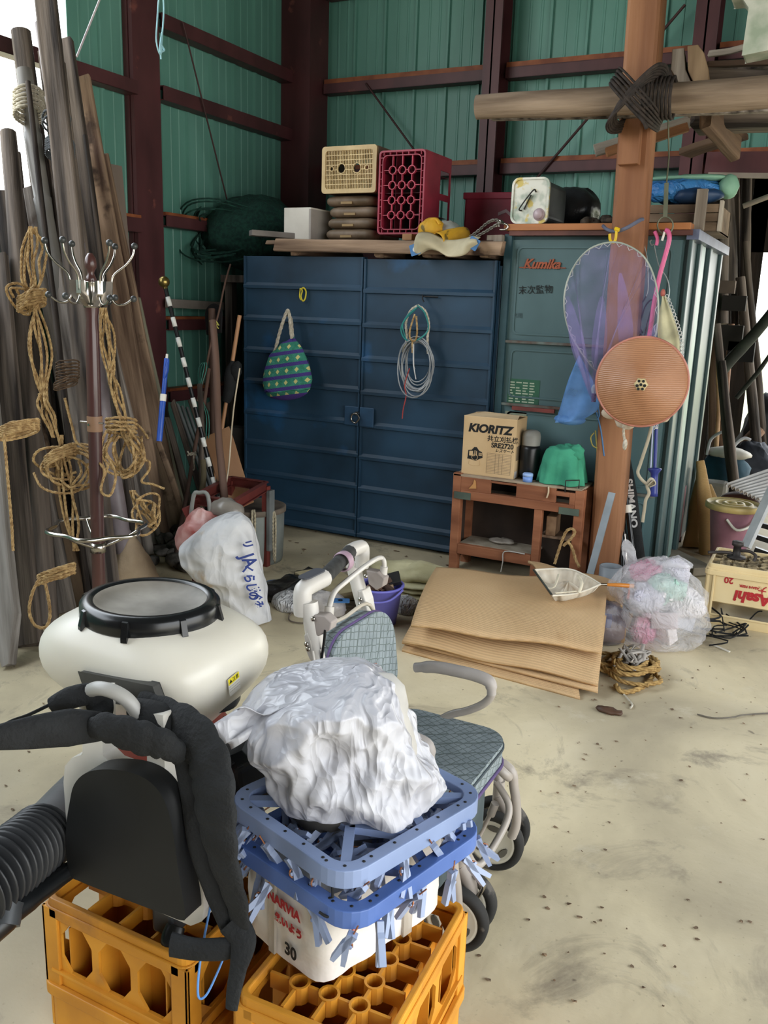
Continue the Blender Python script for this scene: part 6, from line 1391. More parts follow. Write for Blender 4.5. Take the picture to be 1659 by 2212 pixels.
# hand net on top
z0 = .255; hn0 = PZ(1215, 1270, z0); hn = thing('hand_net', 'small white hand net with an orange wooden handle on the straw mats', 'net', hn0)
F3 = [(1153, 1230), (1190, 1287), (1295, 1262), (1240, 1232)]
A_, B_, C_ = PZ(1153, 1231, z0+.04)-hn0, PZ(1193, 1287, z0+.01)-hn0, PZ(1298, 1262, z0+.03)-hn0; D_ = PZ(1225, 1229, z0+.04)-hn0
MB().tube([A_, B_], .006, 8).build('front_bar', CHROME, hn)
lp = cr([A_, D_, PZ(1265, 1243, z0+.04)-hn0, C_], 6)
MB().tube(lp, .0045, 6).tube(cr([B_, PZ(1245, 1282, z0+.01)-hn0, C_], 6), .0045, 6).build('wire_loop', mat('white_netting_edge', 'e4dccb'), hn)
rimp = lp+cr([C_, PZ(1245, 1282, z0+.01)-hn0, B_], 6)+[B_.lerp(A_, i/6) for i in range(7)]
RN = len(rimp); cc_ = sum(rimp, V())/RN
def hnf(u, v):
    p = rimp[int(u*(RN-1))]; q = p.lerp(cc_, v); dz_ = -.05*math.sin(PI*min(1, v*.9))*1
    out = (p-cc_)*(.18*math.sin(PI*v))
    return q+V((out.x, out.y, dz_*(.3+.7*(math.sin(PI*v))) ))+V((0, 0, .006*math.sin(u*40)*v))
MB().sheet(hnf, 60, 10).build('net_bag', net_mat('white_mesh', 'efe6d4', .60), hn)
MB().tube(cr([B_.lerp(A_, .3), PZ(1197, 1268, z0+.03)-hn0, PZ(1207, 1240, z0+.05)-hn0], 4), .007, 6, flat=.3).tube(cr([PZ(1250, 1281, z0+.02)-hn0, PZ(1257, 1260, z0+.05)-hn0, PZ(1248, 1243, z0+.05)-hn0], 4), .008, 6, flat=.3).tube(cr([PZ(1200, 1281, z0+.025)-hn0, PZ(1245, 1277, z0+.025)-hn0], 3), .006, 6, flat=.4).build('cloth_tape', mat('cream_tape', 'efe3c8'), hn)
MB().tube([C_, PZ(1314, 1263, z0+.03)-hn0], .006, 8).build('ferrule', CHROME, hn)
MB().tube([PZ(1312, 1263, z0+.03)-hn0, PZ(1340, 1264, z0+.035)-hn0, PZ(1368, 1266, z0+.03)-hn0], [.007, .0095, .010], 12).build('handle', mat('orange_varnish', 'c07a35', 'a5642a', rough=.3), hn)
# rope heap
random.seed(31)
rh = thing('rope_heap', 'tangled heap of straw rope at the right front corner of the mats', 'rope', PZ(1350, 1455, 0)); c = rh.location.copy(); mb = MB()
for k in range(9):
    pts = []; a0 = rnd(0, 6.28); ox, oy = rnd(-.05, .05), rnd(-.05, .05); rx, ry = rnd(.05, .13), rnd(.05, .12)
    for i in range(9): t = a0+i*.8; pts.append(V((ox+rx*math.cos(t)*rnd(.8, 1.1), oy+ry*math.sin(t)*rnd(.8, 1.1), .012+.008*k*.8+rnd(0, .012))))
    mb.rope(cr(pts, 4), .010)
mb.rope(cr([PZ(x, y, .012)-c for x, y in ((1330, 1480), (1345, 1495), (1375, 1490), (1400, 1475), (1412, 1450), (1405, 1425))], 4), .011)
mb.build('straw_strands', mat('pale_straw_rope', 'b8985f', '8a6c3e', rough=.9, scale=60), rh)
mb = MB()
for k in range(12):
    pts = [V((.02+.03*rnd(-2, 2), rnd(-.1, .13), .05+rnd(0, .05))) for _ in range(4)]; mb.tube(cr(pts, 4), .008, 5, flat=.3)
mb.build('grey_strips', mat('grey_white_strip', 'b1a9a0', '857e76', rough=.7), rh)
single(MB().ell(PZ(1315, 1535, .01), (.055, .02, .012), 14, 6, fn=lambda d, p: p+d*.012*noise.noise(p*50)), 'dry_leaf_clump', mat('dark_leaf', '4f3626', '35241a'), 'dark brown dried clump on the bare floor in front of the mats', 'clump')
single(MB().tube(cr([PZ(x, y, .006) for x, y in ((1348, 1500), (1358, 1512), (1366, 1522), (1362, 1530))], 4), .004, 5), 'string_end', ROPE_W, 'short frayed string end in front of the rope heap', 'string')
# ================================================================ trash bag
tbp = V((-.60, 4.02, 0)); tb = thing('rubbish_bag', 'translucent plastic rubbish bag with pink and white contents', 'bag', tbp)
TBM = bpy.data.materials.new('thin_plastic'); TBM.use_nodes = True; N_ = TBM.node_tree.nodes; L_ = TBM.node_tree.links; B__ = N_['Principled BSDF']
B__.inputs['Base Color'].default_value = (.85, .84, .87, 1); B__.inputs['Roughness'].default_value = .18; B__.inputs['Alpha'].default_value = .30
tcn = N_.new('ShaderNodeTexCoord'); nn_ = N_.new('ShaderNodeTexNoise'); nn_.inputs['Scale'].default_value = 12; nn_.inputs['Detail'].default_value = 6; nn_.inputs['Distortion'].default_value = 1.2
bpn = N_.new('ShaderNodeBump'); bpn.inputs['Strength'].default_value = 1; bpn.inputs['Distance'].default_value = .03
L_.new(tcn.outputs['Object'], nn_.inputs['Vector']); L_.new(nn_.outputs['Fac'], bpn.inputs['Height']); L_.new(bpn.outputs[0], B__.inputs['Normal'])
def tbf(d, p):
    q = V((p.x*(1-.15*max(0, d.z)), p.y, p.z if p.z > 0 else max(-.14, p.z))); return q+V((d.x, d.y, max(0, d.z)))*crumple(p, .06, 5, 5)+V((d.x, d.y, max(0, d.z)))*crumple(p, .018, 16, 1)
MB().ell((0, 0, .145), (.23, .20, .26), 56, 34, fn=tbf).build('bag_skin', TBM, tb)
MB().ell((-.14, .02, .36), (.035, .02, .09), 14, 12, fn=lambda d, p: p+d*crumple(p, .02, 14, 2)+V((-.03*max(0, d.z), 0, 0))).ell((.04, .0, .385), (.10, .05, .03), 18, 10, fn=lambda d, p: p+d*crumple(p, .03, 12, 6)).build('knotted_ears', TBM, tb)
random.seed(13)
pal = ['e6c8d4', 'e8e4e2', 'd98aa6', 'f0e9ea', 'c9b7b9', 'b7dccd', 'ddd0c4', 'e2a0b8', 'd8d5dc', 'e9dfe0', 'a7a6ac', 'cfcbd8', 'd7604f', 'e6ddc8']
for k in range(26):
    a = rnd(0, 6.28); z = rnd(.05, .33); rr = rnd(.02, .14)*(1 if z < .25 else .7)
    if k % 3 == 0: MB().box((rr*math.cos(a), rr*math.sin(a)*.8, z), (rnd(.09, .16), rnd(.03, .06), rnd(.06, .11)), (rnd(-.6, .6), rnd(-.5, .5), rnd(0, 3))).build('packaging_carton', mat('pack%d' % (k % 14), pal[k % 14], rough=.6), tb, bev=.003)
    else: MB().ell((rr*math.cos(a), rr*math.sin(a)*.8, z), (rnd(.05, .10), rnd(.05, .08), rnd(.04, .08)), 24, 14, fn=lambda d, p: p+d*crumple(p, .04, 12, k)+d*crumple(p, .014, 34, k)).build('crumpled_wrapper', creases(mat('packw%d' % (k % 14), pal[k % 14], rough=.5), 26, .6), tb)
sb_ = V((-.79, 3.86, 0)); s2_ = thing('clear_bag', 'smaller dark clear plastic bag leaning left of the rubbish bag', 'bag', sb_)
MB().ell((0, 0, .09), (.10, .09, .11), 30, 18, fn=lambda d, p: V((p.x, p.y, max(-.085, p.z)))+V((d.x, d.y, max(0, d.z)))*crumple(p, .04, 9, 8)).build('bag_skin', mat('smoky_plastic', '8d8790', '5d5862', rough=.2, alpha=.5, bump=.8, bs=24), s2_)
MB().box((-.02, -.04, .11), (.10, .05, .07), (.2, .1, .3)).build('blue_pack', mat('pack_blue', '4a5688', rough=.5), s2_)
# ================================================================ Asahi crate
aA, aB = PZ(1512, 1342, 0), PZ(1645, 1366, 0)
ayaw = math.atan2(aB.y-aA.y, aB.x-aA.x); aw_, ad_, ah_ = (aB-aA).length+.012, .36, .305
aw_ = .40
ac = thing('beer_crate', 'cream beer crate turned upside down with red lettering at the right edge', 'crate', aA, ayaw)
CRC = mat('cream_crate', 'e3cfa2', 'd2bb8c', rough=.45, scale=4); DRT = mat('dirty_crate_top', 'b3a07c', '5f5440', rough=.85, scale=26, lo=.4, hi=.6)
def upcrate(t, w, d, h, m, mtop, nx, ny, win=1, band=.55, rr_=.022, ledge=True):
    T = Mx.Translation((w/2, d/2, 0))
    # upper (closed) band and lower rim with open window between them
    mb = MB()
    mb.ring(rrect(w, d, .02, 4), rrect(w-.014, d-.014, .016, 4), h*(1-band), h-.02, T)
    mb.ring(rrect(w-.012, d-.012, .02, 4), rrect(w-.034, d-.034, .016, 4), h-.025, h, T)
    if ledge: mb.ring(rrect(w+.014, d+.014, .024, 4), rrect(w-.010, d-.010, .018, 4), h-.055, h-.03, T)
    mb.build('upper_wall', m, t, bev=.002)
    MB().ring(rrect(w+.004, d+.004, .02, 4), rrect(w-.014, d-.014, .016, 4), 0, .045, T).ring(rrect(w+.012, d+.012, .022, 4), rrect(w-.0, d-.0, .018, 4), .045, .055, T).build('lower_rim', m, t, bev=.002)
    for x in (0, w):
        for y in (0, d):
            sx_ = 1 if x == 0 else -1; sy_ = 1 if y == 0 else -1
            MB().bb(x, x+sx_*.045, y, y+sy_*.010, .04, h-.03).bb(x, x+sx_*.010, y, y+sy_*.045, .04, h-.03).bb(x+sx_*.035, x+sx_*.045, y-sy_*.006, y+sy_*.002, .0, h-.03).build('corner_post', m, t, bev=.002)
    mb = MB(); Tm = T; bottle_grid(mb, w-.03, d-.03, nx, ny, h-.004, Tm, th=.03, r=rr_, bar=.008); mb.build('bottle_grid', mtop, t)
    return t
upcrate(ac, aw_, ad_, ah_, CRC, DRT, 5, 4, band=.62, rr_=.026)
for s, x, z, sz, sh, bo_ in (('Asahi', .56, .165, .075, .15, .0035), ('大', .66, .215, .038, 0, .001), ('ASAHI BEER', .50, .217, .017, 0, .0006), ('20', .24, .235, .042, 0, .0012)):
    text(s, sz, RINK, Mx.Translation((x*aw_*.92+.02, -.0012, z)) @ RX @ Mx.Rotation(PI, 4, 'Z'), ac, 'red_lettering', .0006, 1, sh, bo_)
zt_ = ah_
# plants/tool remains on the crate
c_ = PZ(1590, 1205, ah_)
pm = thing('hose_valve', 'rusty dark hose valve standing on the cream crate', 'valve', c_)
MB().lathe([(0, 0), (.045, 0), (.045, .008), (.02, .012), (.018, .06), (.028, .065), (.028, .085), (0, .085)], 20).build('valve_body', mat('rusty_dark', '4a4340', '2b2725', rough=.6, metal=.4), pm)
MB().tube(cr([(.02, 0, .04), (.06, -.01, .045), (.09, -.02, .03), (.085, -.03, .005)], 4), .008, 8).tube(cr([(-.01, 0, .02), (-.06, -.02, .025), (-.13, -.05, .02)], 4), .008, 6).build('side_pipe', mat('rusty_dark', '000000'), pm)
# black wires on the floor beside it
random.seed(17); mb = MB()
for k in range(9):
    x0, y0 = rnd(1500, 1560), rnd(1330, 1372); pts = [PZ(x0+rnd(-30, 90), min(1395, y0+rnd(-30, 25)), .01+rnd(0, .05)) for _ in range(4)]; mb.tube(cr(pts, 4), rnd(.003, .005), 5)
single(mb, 'black_straps', BLACKF, 'tangle of black straps on the floor by the cream crate', 'straps')
single(MB().beam(PZ(1538, 1392, .004), PZ(1576, 1408, .004), .012, .004), 'white_scrap', WHITEP, 'small white plastic strip on the floor by the black straps', 'scrap')
single(MB().beam(PZ(1440, 1195, .035)+V((0, 0, 0)), PZ(1520, 1235, .035), .14, .05), 'flat_grey_board', mat('dusty_board', '8f8676', '6d6455', rough=.9, scale=8), 'dusty grey board flat on the floor behind the cream crate', 'board', bev=.004)
# ================================================================ things beyond: cones of matting, bucket, sheet, poles
TAN = mat('tan_matting', 'c7a26c', 'a88650', rough=.8, scale=3, bump=.1); wave_bump(TAN, 60, 'Z', .5, .002, .12)
for k, (x0, y0, x1, y1, r, lab) in enumerate(((1498, 1180, 1512, 1010, .065, 'leftmost of the three rolled tan mats by the teal unit'), (1538, 1180, 1515, 985, .075, 'middle rolled tan mat, tallest, by the teal unit'), (1572, 1172, 1530, 1045, .075, 'rolled tan mat leaning right towards the pink bucket'))):
    A = PZ(x0, y0, 0); B = PY(x1, y1, A.y+.12)
    A.z = .0; pole(A, B, r, r*.35, TAN, 'rolled_mat', lab, 'mat', 'rolled tan mats beside the teal unit', n=20)
BKY = 5.45
pb = V((PY(1585, 1090, BKY).x, BKY, 0)); pbt = thing('pink_bucket', 'pinkish bucket with a large beige ribbed lid', 'bucket', pb)
zL = PY(1582, 1085, BKY).z-.02; rL = (PY(1648, 1090, BKY)-PY(1524, 1090, BKY)).length/2
MB().lathe([(0, .0), (rL*.52, .0), (rL*.55, .02), (rL*.82, zL-.02), (rL*.86, zL), (0, zL)], 40).build('bucket_body', mat('dusty_pink', 'b58089', '7d5666', rough=.5, scale=4), pbt)
MB().lathe([(rL*.90, zL-.02), (rL, zL-.015), (rL*1.0, zL+.015), (rL*.95, zL+.02), (rL*.88, zL+.005), (rL*.72, zL+.004), (rL*.68, zL+.018), (rL*.60, zL+.018), (rL*.56, zL+.004), (rL*.42, zL+.004), (rL*.38, zL+.020), (rL*.28, zL+.020), (rL*.25, zL+.006), (rL*.14, zL+.006), (rL*.10, zL+.022), (0, zL+.022)], 48).build('lid', mat('beige_lid', 'ddc98f', 'b79f62', rough=.45, scale=6), pbt)
MB().tube(cr([(-rL*.1, -rL*.82, zL-.06), (rL*.3, -rL*.95, zL-.11), (rL*.75, -rL*.6, zL-.08), (rL*.85, -rL*.3, zL-.02)], 5), .008, 8).build('handle', WHITEP, pbt)
mb = MB(); A, B, C, D = PY(1570, 1050, 6.2), PY(1640, 1085, 6.1), PY(1760, 1060, 6.6), PY(1760, 950, 6.7)
n_ = 40; A2, D2 = PY(1567, 1047, 6.15), PY(1800, 965, 6.8); B2, C2 = PY(1645, 1082, 6.0), PY(1800, 1062, 6.5)
def csh(u, v):
    p = (A2*(1-v)+B2*v)*(1-u)+(D2*(1-v)+C2*v)*u; nrm = (B2-A2).cross(D2-A2).normalized(); return p+nrm*(.014*math.sin(v*2*PI*9))
WCS = mat('white_corrugated', 'e6e4e2', 'c9c7c5', rough=.35, scale=3)
cs_ = MB().sheet(csh, 4, 110); single(cs_, 'corrugated_sheet', WCS, 'white corrugated sheet sloping above the pink bucket', 'sheet', solid=.002)
tr = PY(1610, 1062, 6.05)
single(MB().ell(PY(1600, 1072, 6.25)-V((0, 0, .05)), (.14, .10, .08), 22, 12), 'brown_round_pot', mat('dark_brown_pot', '5a3a33', '3a2723', rough=.5), 'dark brown round pot under the corrugated sheet', 'pot')
single(MB().beam(PY(1611, 1182, 5.15), PY(1690, 1010, 5.35), .05, .03), 'white_strut', mat('galvanised_strut', 'dfe2e6', 'b9bdc2', rough=.3, metal=.2), 'bright white metal strut rising from the cream crate to the right edge', 'strut')
for k in range(4):
    single(MB().beam(PY(1630, 1130+28*k, 5.75), PY(1760, 1165+34*k, 5.75), .03, .03), 'metal_bar', BLACK, ['top black metal bar of four at the right edge', 'second black metal bar of four at the right edge', 'third black metal bar of four at the right edge', 'lowest black metal bar of four at the right edge'][k], 'bar', 'black metal bars at the right edge')
# bags in the annex
tg = thing('tote_bag', 'dark teal tote bag with white handles in the annex', 'bag', V((PY(1560, 1060, 7.4).x, 7.4, 0)))
NVY = mat('navy_teal', '1d4a5c', '143544', rough=.7)
MB().ell((0, 0, .22), (.20, .14, .24), 26, 16, fn=lambda d, p: V((p.x, p.y, max(-.22, min(.2, p.z))))+d*crumple(p, .03, 8, 3)).build('bag_body', NVY, tg)
MB().tube(cr([(-.14, -.08, .40), (-.12, -.1, .53), (-.03, -.1, .60), (.02, -.1, .58)], 5), .012, 8).tube(cr([(.04, -.08, .40), (.06, -.1, .50), (.12, -.1, .56), (.17, -.1, .55)], 5), .012, 8).build('handle', mat('white_handle', 'dfe0e2', rough=.4), tg)
MB().ell((.02, -.02, .42), (.17, .1, .05), 20, 10, fn=lambda d, p: p+d*crumple(p, .02, 12, 3)).build('white_cloth', mat('off_white', 'cfc9bb'), tg)
bb_ = V((PY(1615, 1010, 7.9).x, 7.9, 0))
hb_ = PY(1600, 948, 7.9).z/2
single(MB().ell((bb_.x, bb_.y, hb_), (.24, .22, hb_), 30, 18, fn=lambda d, p: V((p.x*(1-.3*max(0, d.z)), p.y, max(-hb_+.01, p.z)))+V((d.x, d.y, max(0, d.z)))*crumple(p, .10, 6, 5)), 'black_refuse_bag', mat('navy_black_bag', '232733', '12141b', rough=.6, bump=.3, bs=20), 'big black refuse bag heaped in the annex', 'bag')
single(MB().ell((PY(1650, 985, 8.3).x, 8.3, .4), (.22, .2, .42), 24, 14, fn=lambda d, p: V((p.x, p.y, max(-.38, p.z)))+V((d.x, d.y, max(0, d.z)))*crumple(p, .1, 5, 2)), 'dark_junk_pile', mat('dark_junk', '3a3d41', '1b1c1e', rough=.6), 'dark heap of junk at the right edge of the annex', 'junk')
single(MB().bb(PY(1520, 1100, 7.0).x-.02, PY(1520, 1100, 7.0).x+.16, 6.9, 7.05, 0, PY(1530, 1035, 7).z), 'grey_jug', mat('milky_grey', 'b4b0a6', '8f8b82', rough=.4), 'milky grey jug beside the rolled tan mats', 'jug', bev=.03)
random.seed(23)
GA = 'old poles and boards leaning in the annex'
AP = [(1585, 1060, 1548, 700, .035, W_DARK, 7.2, 'dark pole leaning left beside the teal unit'), (1590, 1060, 1560, 780, .03, W_DARK, 7.0, 'dark metal pole rising from the tote bag'), (1640, 985, 1600, 600, .045, W_DARK, 8.0, 'thick dark trunk-like pole before the bright doorway'), (1655, 1010, 1610, 520, .032, W_DARK, 8.1, 'dark pole at the left side of the bright doorway'),
      (1540, 1040, 1545, 640, .05, W_M, 8.3, 'brown board close behind the teal unit edge'), (1552, 1040, 1580, 700, .03, mat('pinkish_wood', 'b58c72', '8b6852', rough=.8), 8.2, 'pinkish batten leaning in the annex'), (1545, 1150, 1552, 780, .02, mat('tan_batten', 'bd976c', '94714c'), 7.6, 'thin tan batten behind the rolled mats'),
      (1575, 620, 1570, 430, .07, W_DARK, 8.4, 'blackened upper post of the annex'), (1560, 700, 1562, 460, .05, W_DARK, 7.8, 'sooty board high beside the teal unit'), (1590, 720, 1588, 470, .045, W_DARK, 8.6, 'sooty upright left of the bright doorway'), (1606, 700, 1612, 440, .05, W_DARK, 8.7, 'second sooty upright left of the bright doorway')]
for x0, y0, x1, y1, r, m, Y, lab in AP:
    A = PY(x0, y0, Y); B = PY(x1, y1, Y+.15)
    if y0 > 750: d = (A-B).normalized(); A = A+d*((A.z)/abs(d.z))
    else: B = A+(B-A)*((3.29-A.z)/(B.z-A.z))
    pole(A, B, r, r*.85, m, 'annex_pole', lab, 'pole', GA, n=8)
pole(PY(1560, 800, 7.3), PY(1700, 640, 7.5), .045, .04, mat('mossy_black', '2c3326', '14160f', rough=.8), 'black_branch', 'thick black branch slanting across the bright doorway', 'branch')
pole(PY(1590, 860, 7.4), PY(1720, 700, 7.6), .018, .015, mat('mossy_black', '000000'), 'thin_branch', 'thin grey branch slanting below the black branch', 'branch')
pole(PY(1605, 445, 6.9), PY(1605, 445, 6.9)+(PY(1700, 410, 6.9)-PY(1605, 445, 6.9))*6, .018, .018, W_PALE, 'pale_rod', 'pale rod slanting in the dark at the right edge', 'rod')
bh = thing('broom', 'straw broom head propped in the annex', 'broom', mw=frame_mat(PY(1580, 985, 8.0), PY(1640, 930, 8.1)))
MB().tube([(0, 0, -.1), (0, 0, .05), (0, 0, .25), (0, 0, .32)], [.05, .09, .11, .10], 16, flat=.5).build('bristles', mat('pinkish_bristle', 'a98a76', '7d6350', rough=.95, scale=40, st=(1, 1, .1), bump=.6), bh)
MB().tube([(0, 0, -.9), (0, 0, -.05)], .015, 8).build('handle', W_M, bh)
for k, (x, y, w_, h_, c1) in enumerate(((1570, 620, .12, .10, '6f5f55'), (1585, 655, .18, .12, '2b2623'), (1580, 730, .16, .2, '2f2a27'), (1600, 760, .2, .16, '1d1b1a'))):
    p = PY(x, y, 7.7); single(MB().bb(p.x-w_/2, p.x+w_/2, 7.7, 7.78, p.z-h_/2, p.z+h_/2), 'hanging_board', mat('hb%d' % k, c1, rough=.9), ['pinkish scrap board nailed high in the annex', 'black board nailed under the pinkish scrap', 'dark board hanging mid-height in the annex', 'black panel hanging beside the bright doorway'][k], 'board', GA)
# ================================================================ foreground: two yellow crates
def ycrate(t, w, d, h, m, nx, ny, wins):
    T = Mx.Translation((w/2, d/2, 0)); zb, zt_ = .150, .262
    for k, (L_, dx) in enumerate(((w, 0), (w, 0), (d, 1), (d, 1))):
        n = wins[dx]; gap = .018; ww = (L_-.09-gap*(n-1))/n
        holes = [(-L_/2+.045+ww/2+i*(ww+gap), (zb+zt_)/2, ww, zt_-zb) for i in range(n)]
        # local x along the wall, local y up, local z into the wall
        if k == 0: M_ = Mx(((1, 0, 0, w/2), (0, 0, 1, .006), (0, 1, 0, 0), (0, 0, 0, 1)))
        elif k == 1: M_ = Mx(((-1, 0, 0, w/2), (0, 0, -1, d-.006), (0, 1, 0, 0), (0, 0, 0, 1)))
        elif k == 2: M_ = Mx(((0, 0, 1, .006), (-1, 0, 0, d/2), (0, 1, 0, 0), (0, 0, 0, 1)))
        else: M_ = Mx(((0, 0, -1, w-.006), (1, 0, 0, d/2), (0, 1, 0, 0), (0, 0, 0, 1)))
        mb = MB(); panel_holes(mb, L_-.01, h-.03, holes, .006, M_)
        mb.bb(-L_/2+.02, L_/2-.02, zb-.008, zb-.002, -.008, .008, 0, M_)
        mb.build('side_wall', m, t)
    MB().ring(rrect(w, d, .022, 4), rrect(w-.012, d-.012, .018, 4), h-.042, h-.018, T).ring(rrect(w-.008, d-.008, .022, 4), rrect(w-.034, d-.034, .014, 4), h-.022, h, T).build('top_rim', m, t, bev=.003)
    MB().ring(rrect(w+.014, d+.014, .024, 4), rrect(w-.012, d-.012, .018, 4), .085, .112, T).build('stacking_lip', m, t, bev=.003)
    MB().ring(rrect(w-.004, d-.004, .022, 4), rrect(w-.02, d-.02, .016, 4), 0, .085, T).build('bottom_rim', m, t)
    for x in (0, w):
        for y in (0, d):
            sx_ = 1 if x == 0 else -1; sy_ = 1 if y == 0 else -1
            MB().bb(x, x+sx_*.040, y, y+sy_*.008, .08, h-.02).bb(x, x+sx_*.008, y, y+sy_*.040, .08, h-.02).build('corner_post', m, t, bev=.002)
    mb = MB(); bottle_grid(mb, w-.05, d-.05, nx, ny, h-.006, T, th=.035, r=.0195, bar=.006)
    mb.build('bottle_grid', m, t)
    mb = MB()
    for i in range(1, nx+2): x = .02+(w-.04)*i/(nx+1)-(w-.04)/(nx+1)/2; mb.bb(x-.0015, x+.0015, .012, d-.012, .03, h-.06)
    for i in range(1, ny+2): y = .02+(d-.04)*i/(ny+1)-(d-.04)/(ny+1)/2; mb.bb(.012, w-.012, y-.0015, y+.0015, .03, h-.06)
    mb.build('inner_divider', m, t)
ca = thing('beer_crate', 'yellow-orange bottle crate carrying the white powder sprayer', 'crate', (-1.285, 1.06, 0)); ycrate(ca, .375, .45, .31, YEL_CR, 3, 4, (3, 3))
cb_ = thing('beer_crate', 'yellow-orange bottle crate under the white paper package, its ring grid showing', 'crate', (-.795, 1.045, 0), .045); ycrate(cb_, .292, .42, .305, YEL_CR, 3, 5, (3, 3))
# ================================================================ white paper package on the right crate
e1 = V((.30, .954, 0)).normalized(); e2 = V((-e1.y, e1.x, 0)); pang = math.atan2(-e2.y, -e2.x)
pk0 = PZ(695, 2138, .312)
pg = thing('paper_package', 'white paper-wrapped package with red print under the blue drying hangers', 'package', pk0, pang)
# local x: -e2 reversed; build with local axes x=-e2 dir (towards camera right), y=e1
PW, PL, PHh = .235, .335, .178
WPP = mat('white_paper_wrap', 'e7e2dc', 'd4cec6', rough=.55, scale=7, bump=.5, bs=18, c3='b9b2a6', s3=5, t3=.72)
def pkf(u, v):
    a = 2*PI*u; c_, s2 = math.cos(a), math.sin(a); sq = (abs(c_)**8+abs(s2)**8)**-.125
    t_ = 1+.02*math.sin(PI*v); x = -PW/2+PW/2*sq*c_*t_; y = PL/2+PL/2*sq*s2*t_; p = V((x, y, PHh*v))
    return p+V((c_, s2, 0))*(crumple(p, .010, 9, 3)-.002)
mb = MB().sheet(pkf, 72, 16); 
for v in (0, 1):
    r_ = [pkf(i/72, v) for i in range(72)]; mb.add(r_+[sum(r_, V())/72+V((0, 0, .01*v))], [(i, (i+1) % 72, 72) for i in range(72)], True)
mb.build('wrapping', WPP, pg)
def onside(u, z, face):   # face 'r': +x side along y; face 'f': front side along x
    return V((.0062, PL*u, z)) if face == 'r' else V((-PW*u, -.0062, z))
PRD = mat('faded_red_print', 'd98a80', 'cb7a72', rough=.6)
MB().bb(.004, .007, PL*.20, PL*.62, .085, .125).bb(.004, .007, PL*.66, PL*.97, .10, .14).build('red_print_band', PRD, pg)
for q_ in ((.003, .0085, PL*.60, PL*.67), (-PW*.60, -PW*.53, -.0085, -.003)): MB().bb(*q_, 0, PHh).build('clear_tape', mat('clear_tape', 'cfc6b8', 'b3aa9b', rough=.15, alpha=.6), pg)
MR = mat('red_ink', '000000')
for s, sz, u, z, m_ in (('NARVIA', .026, .42, .12, MR), ('えいよう', .020, .36, .085, MR), ('30', .034, .33, .035, INK)):
    text(s, sz, m_, Mx.Translation((-PW*u, -.0085, z)) @ RX, pg, 'red_lettering' if m_ is MR else 'black_lettering', .0004, 1, 0, .001)
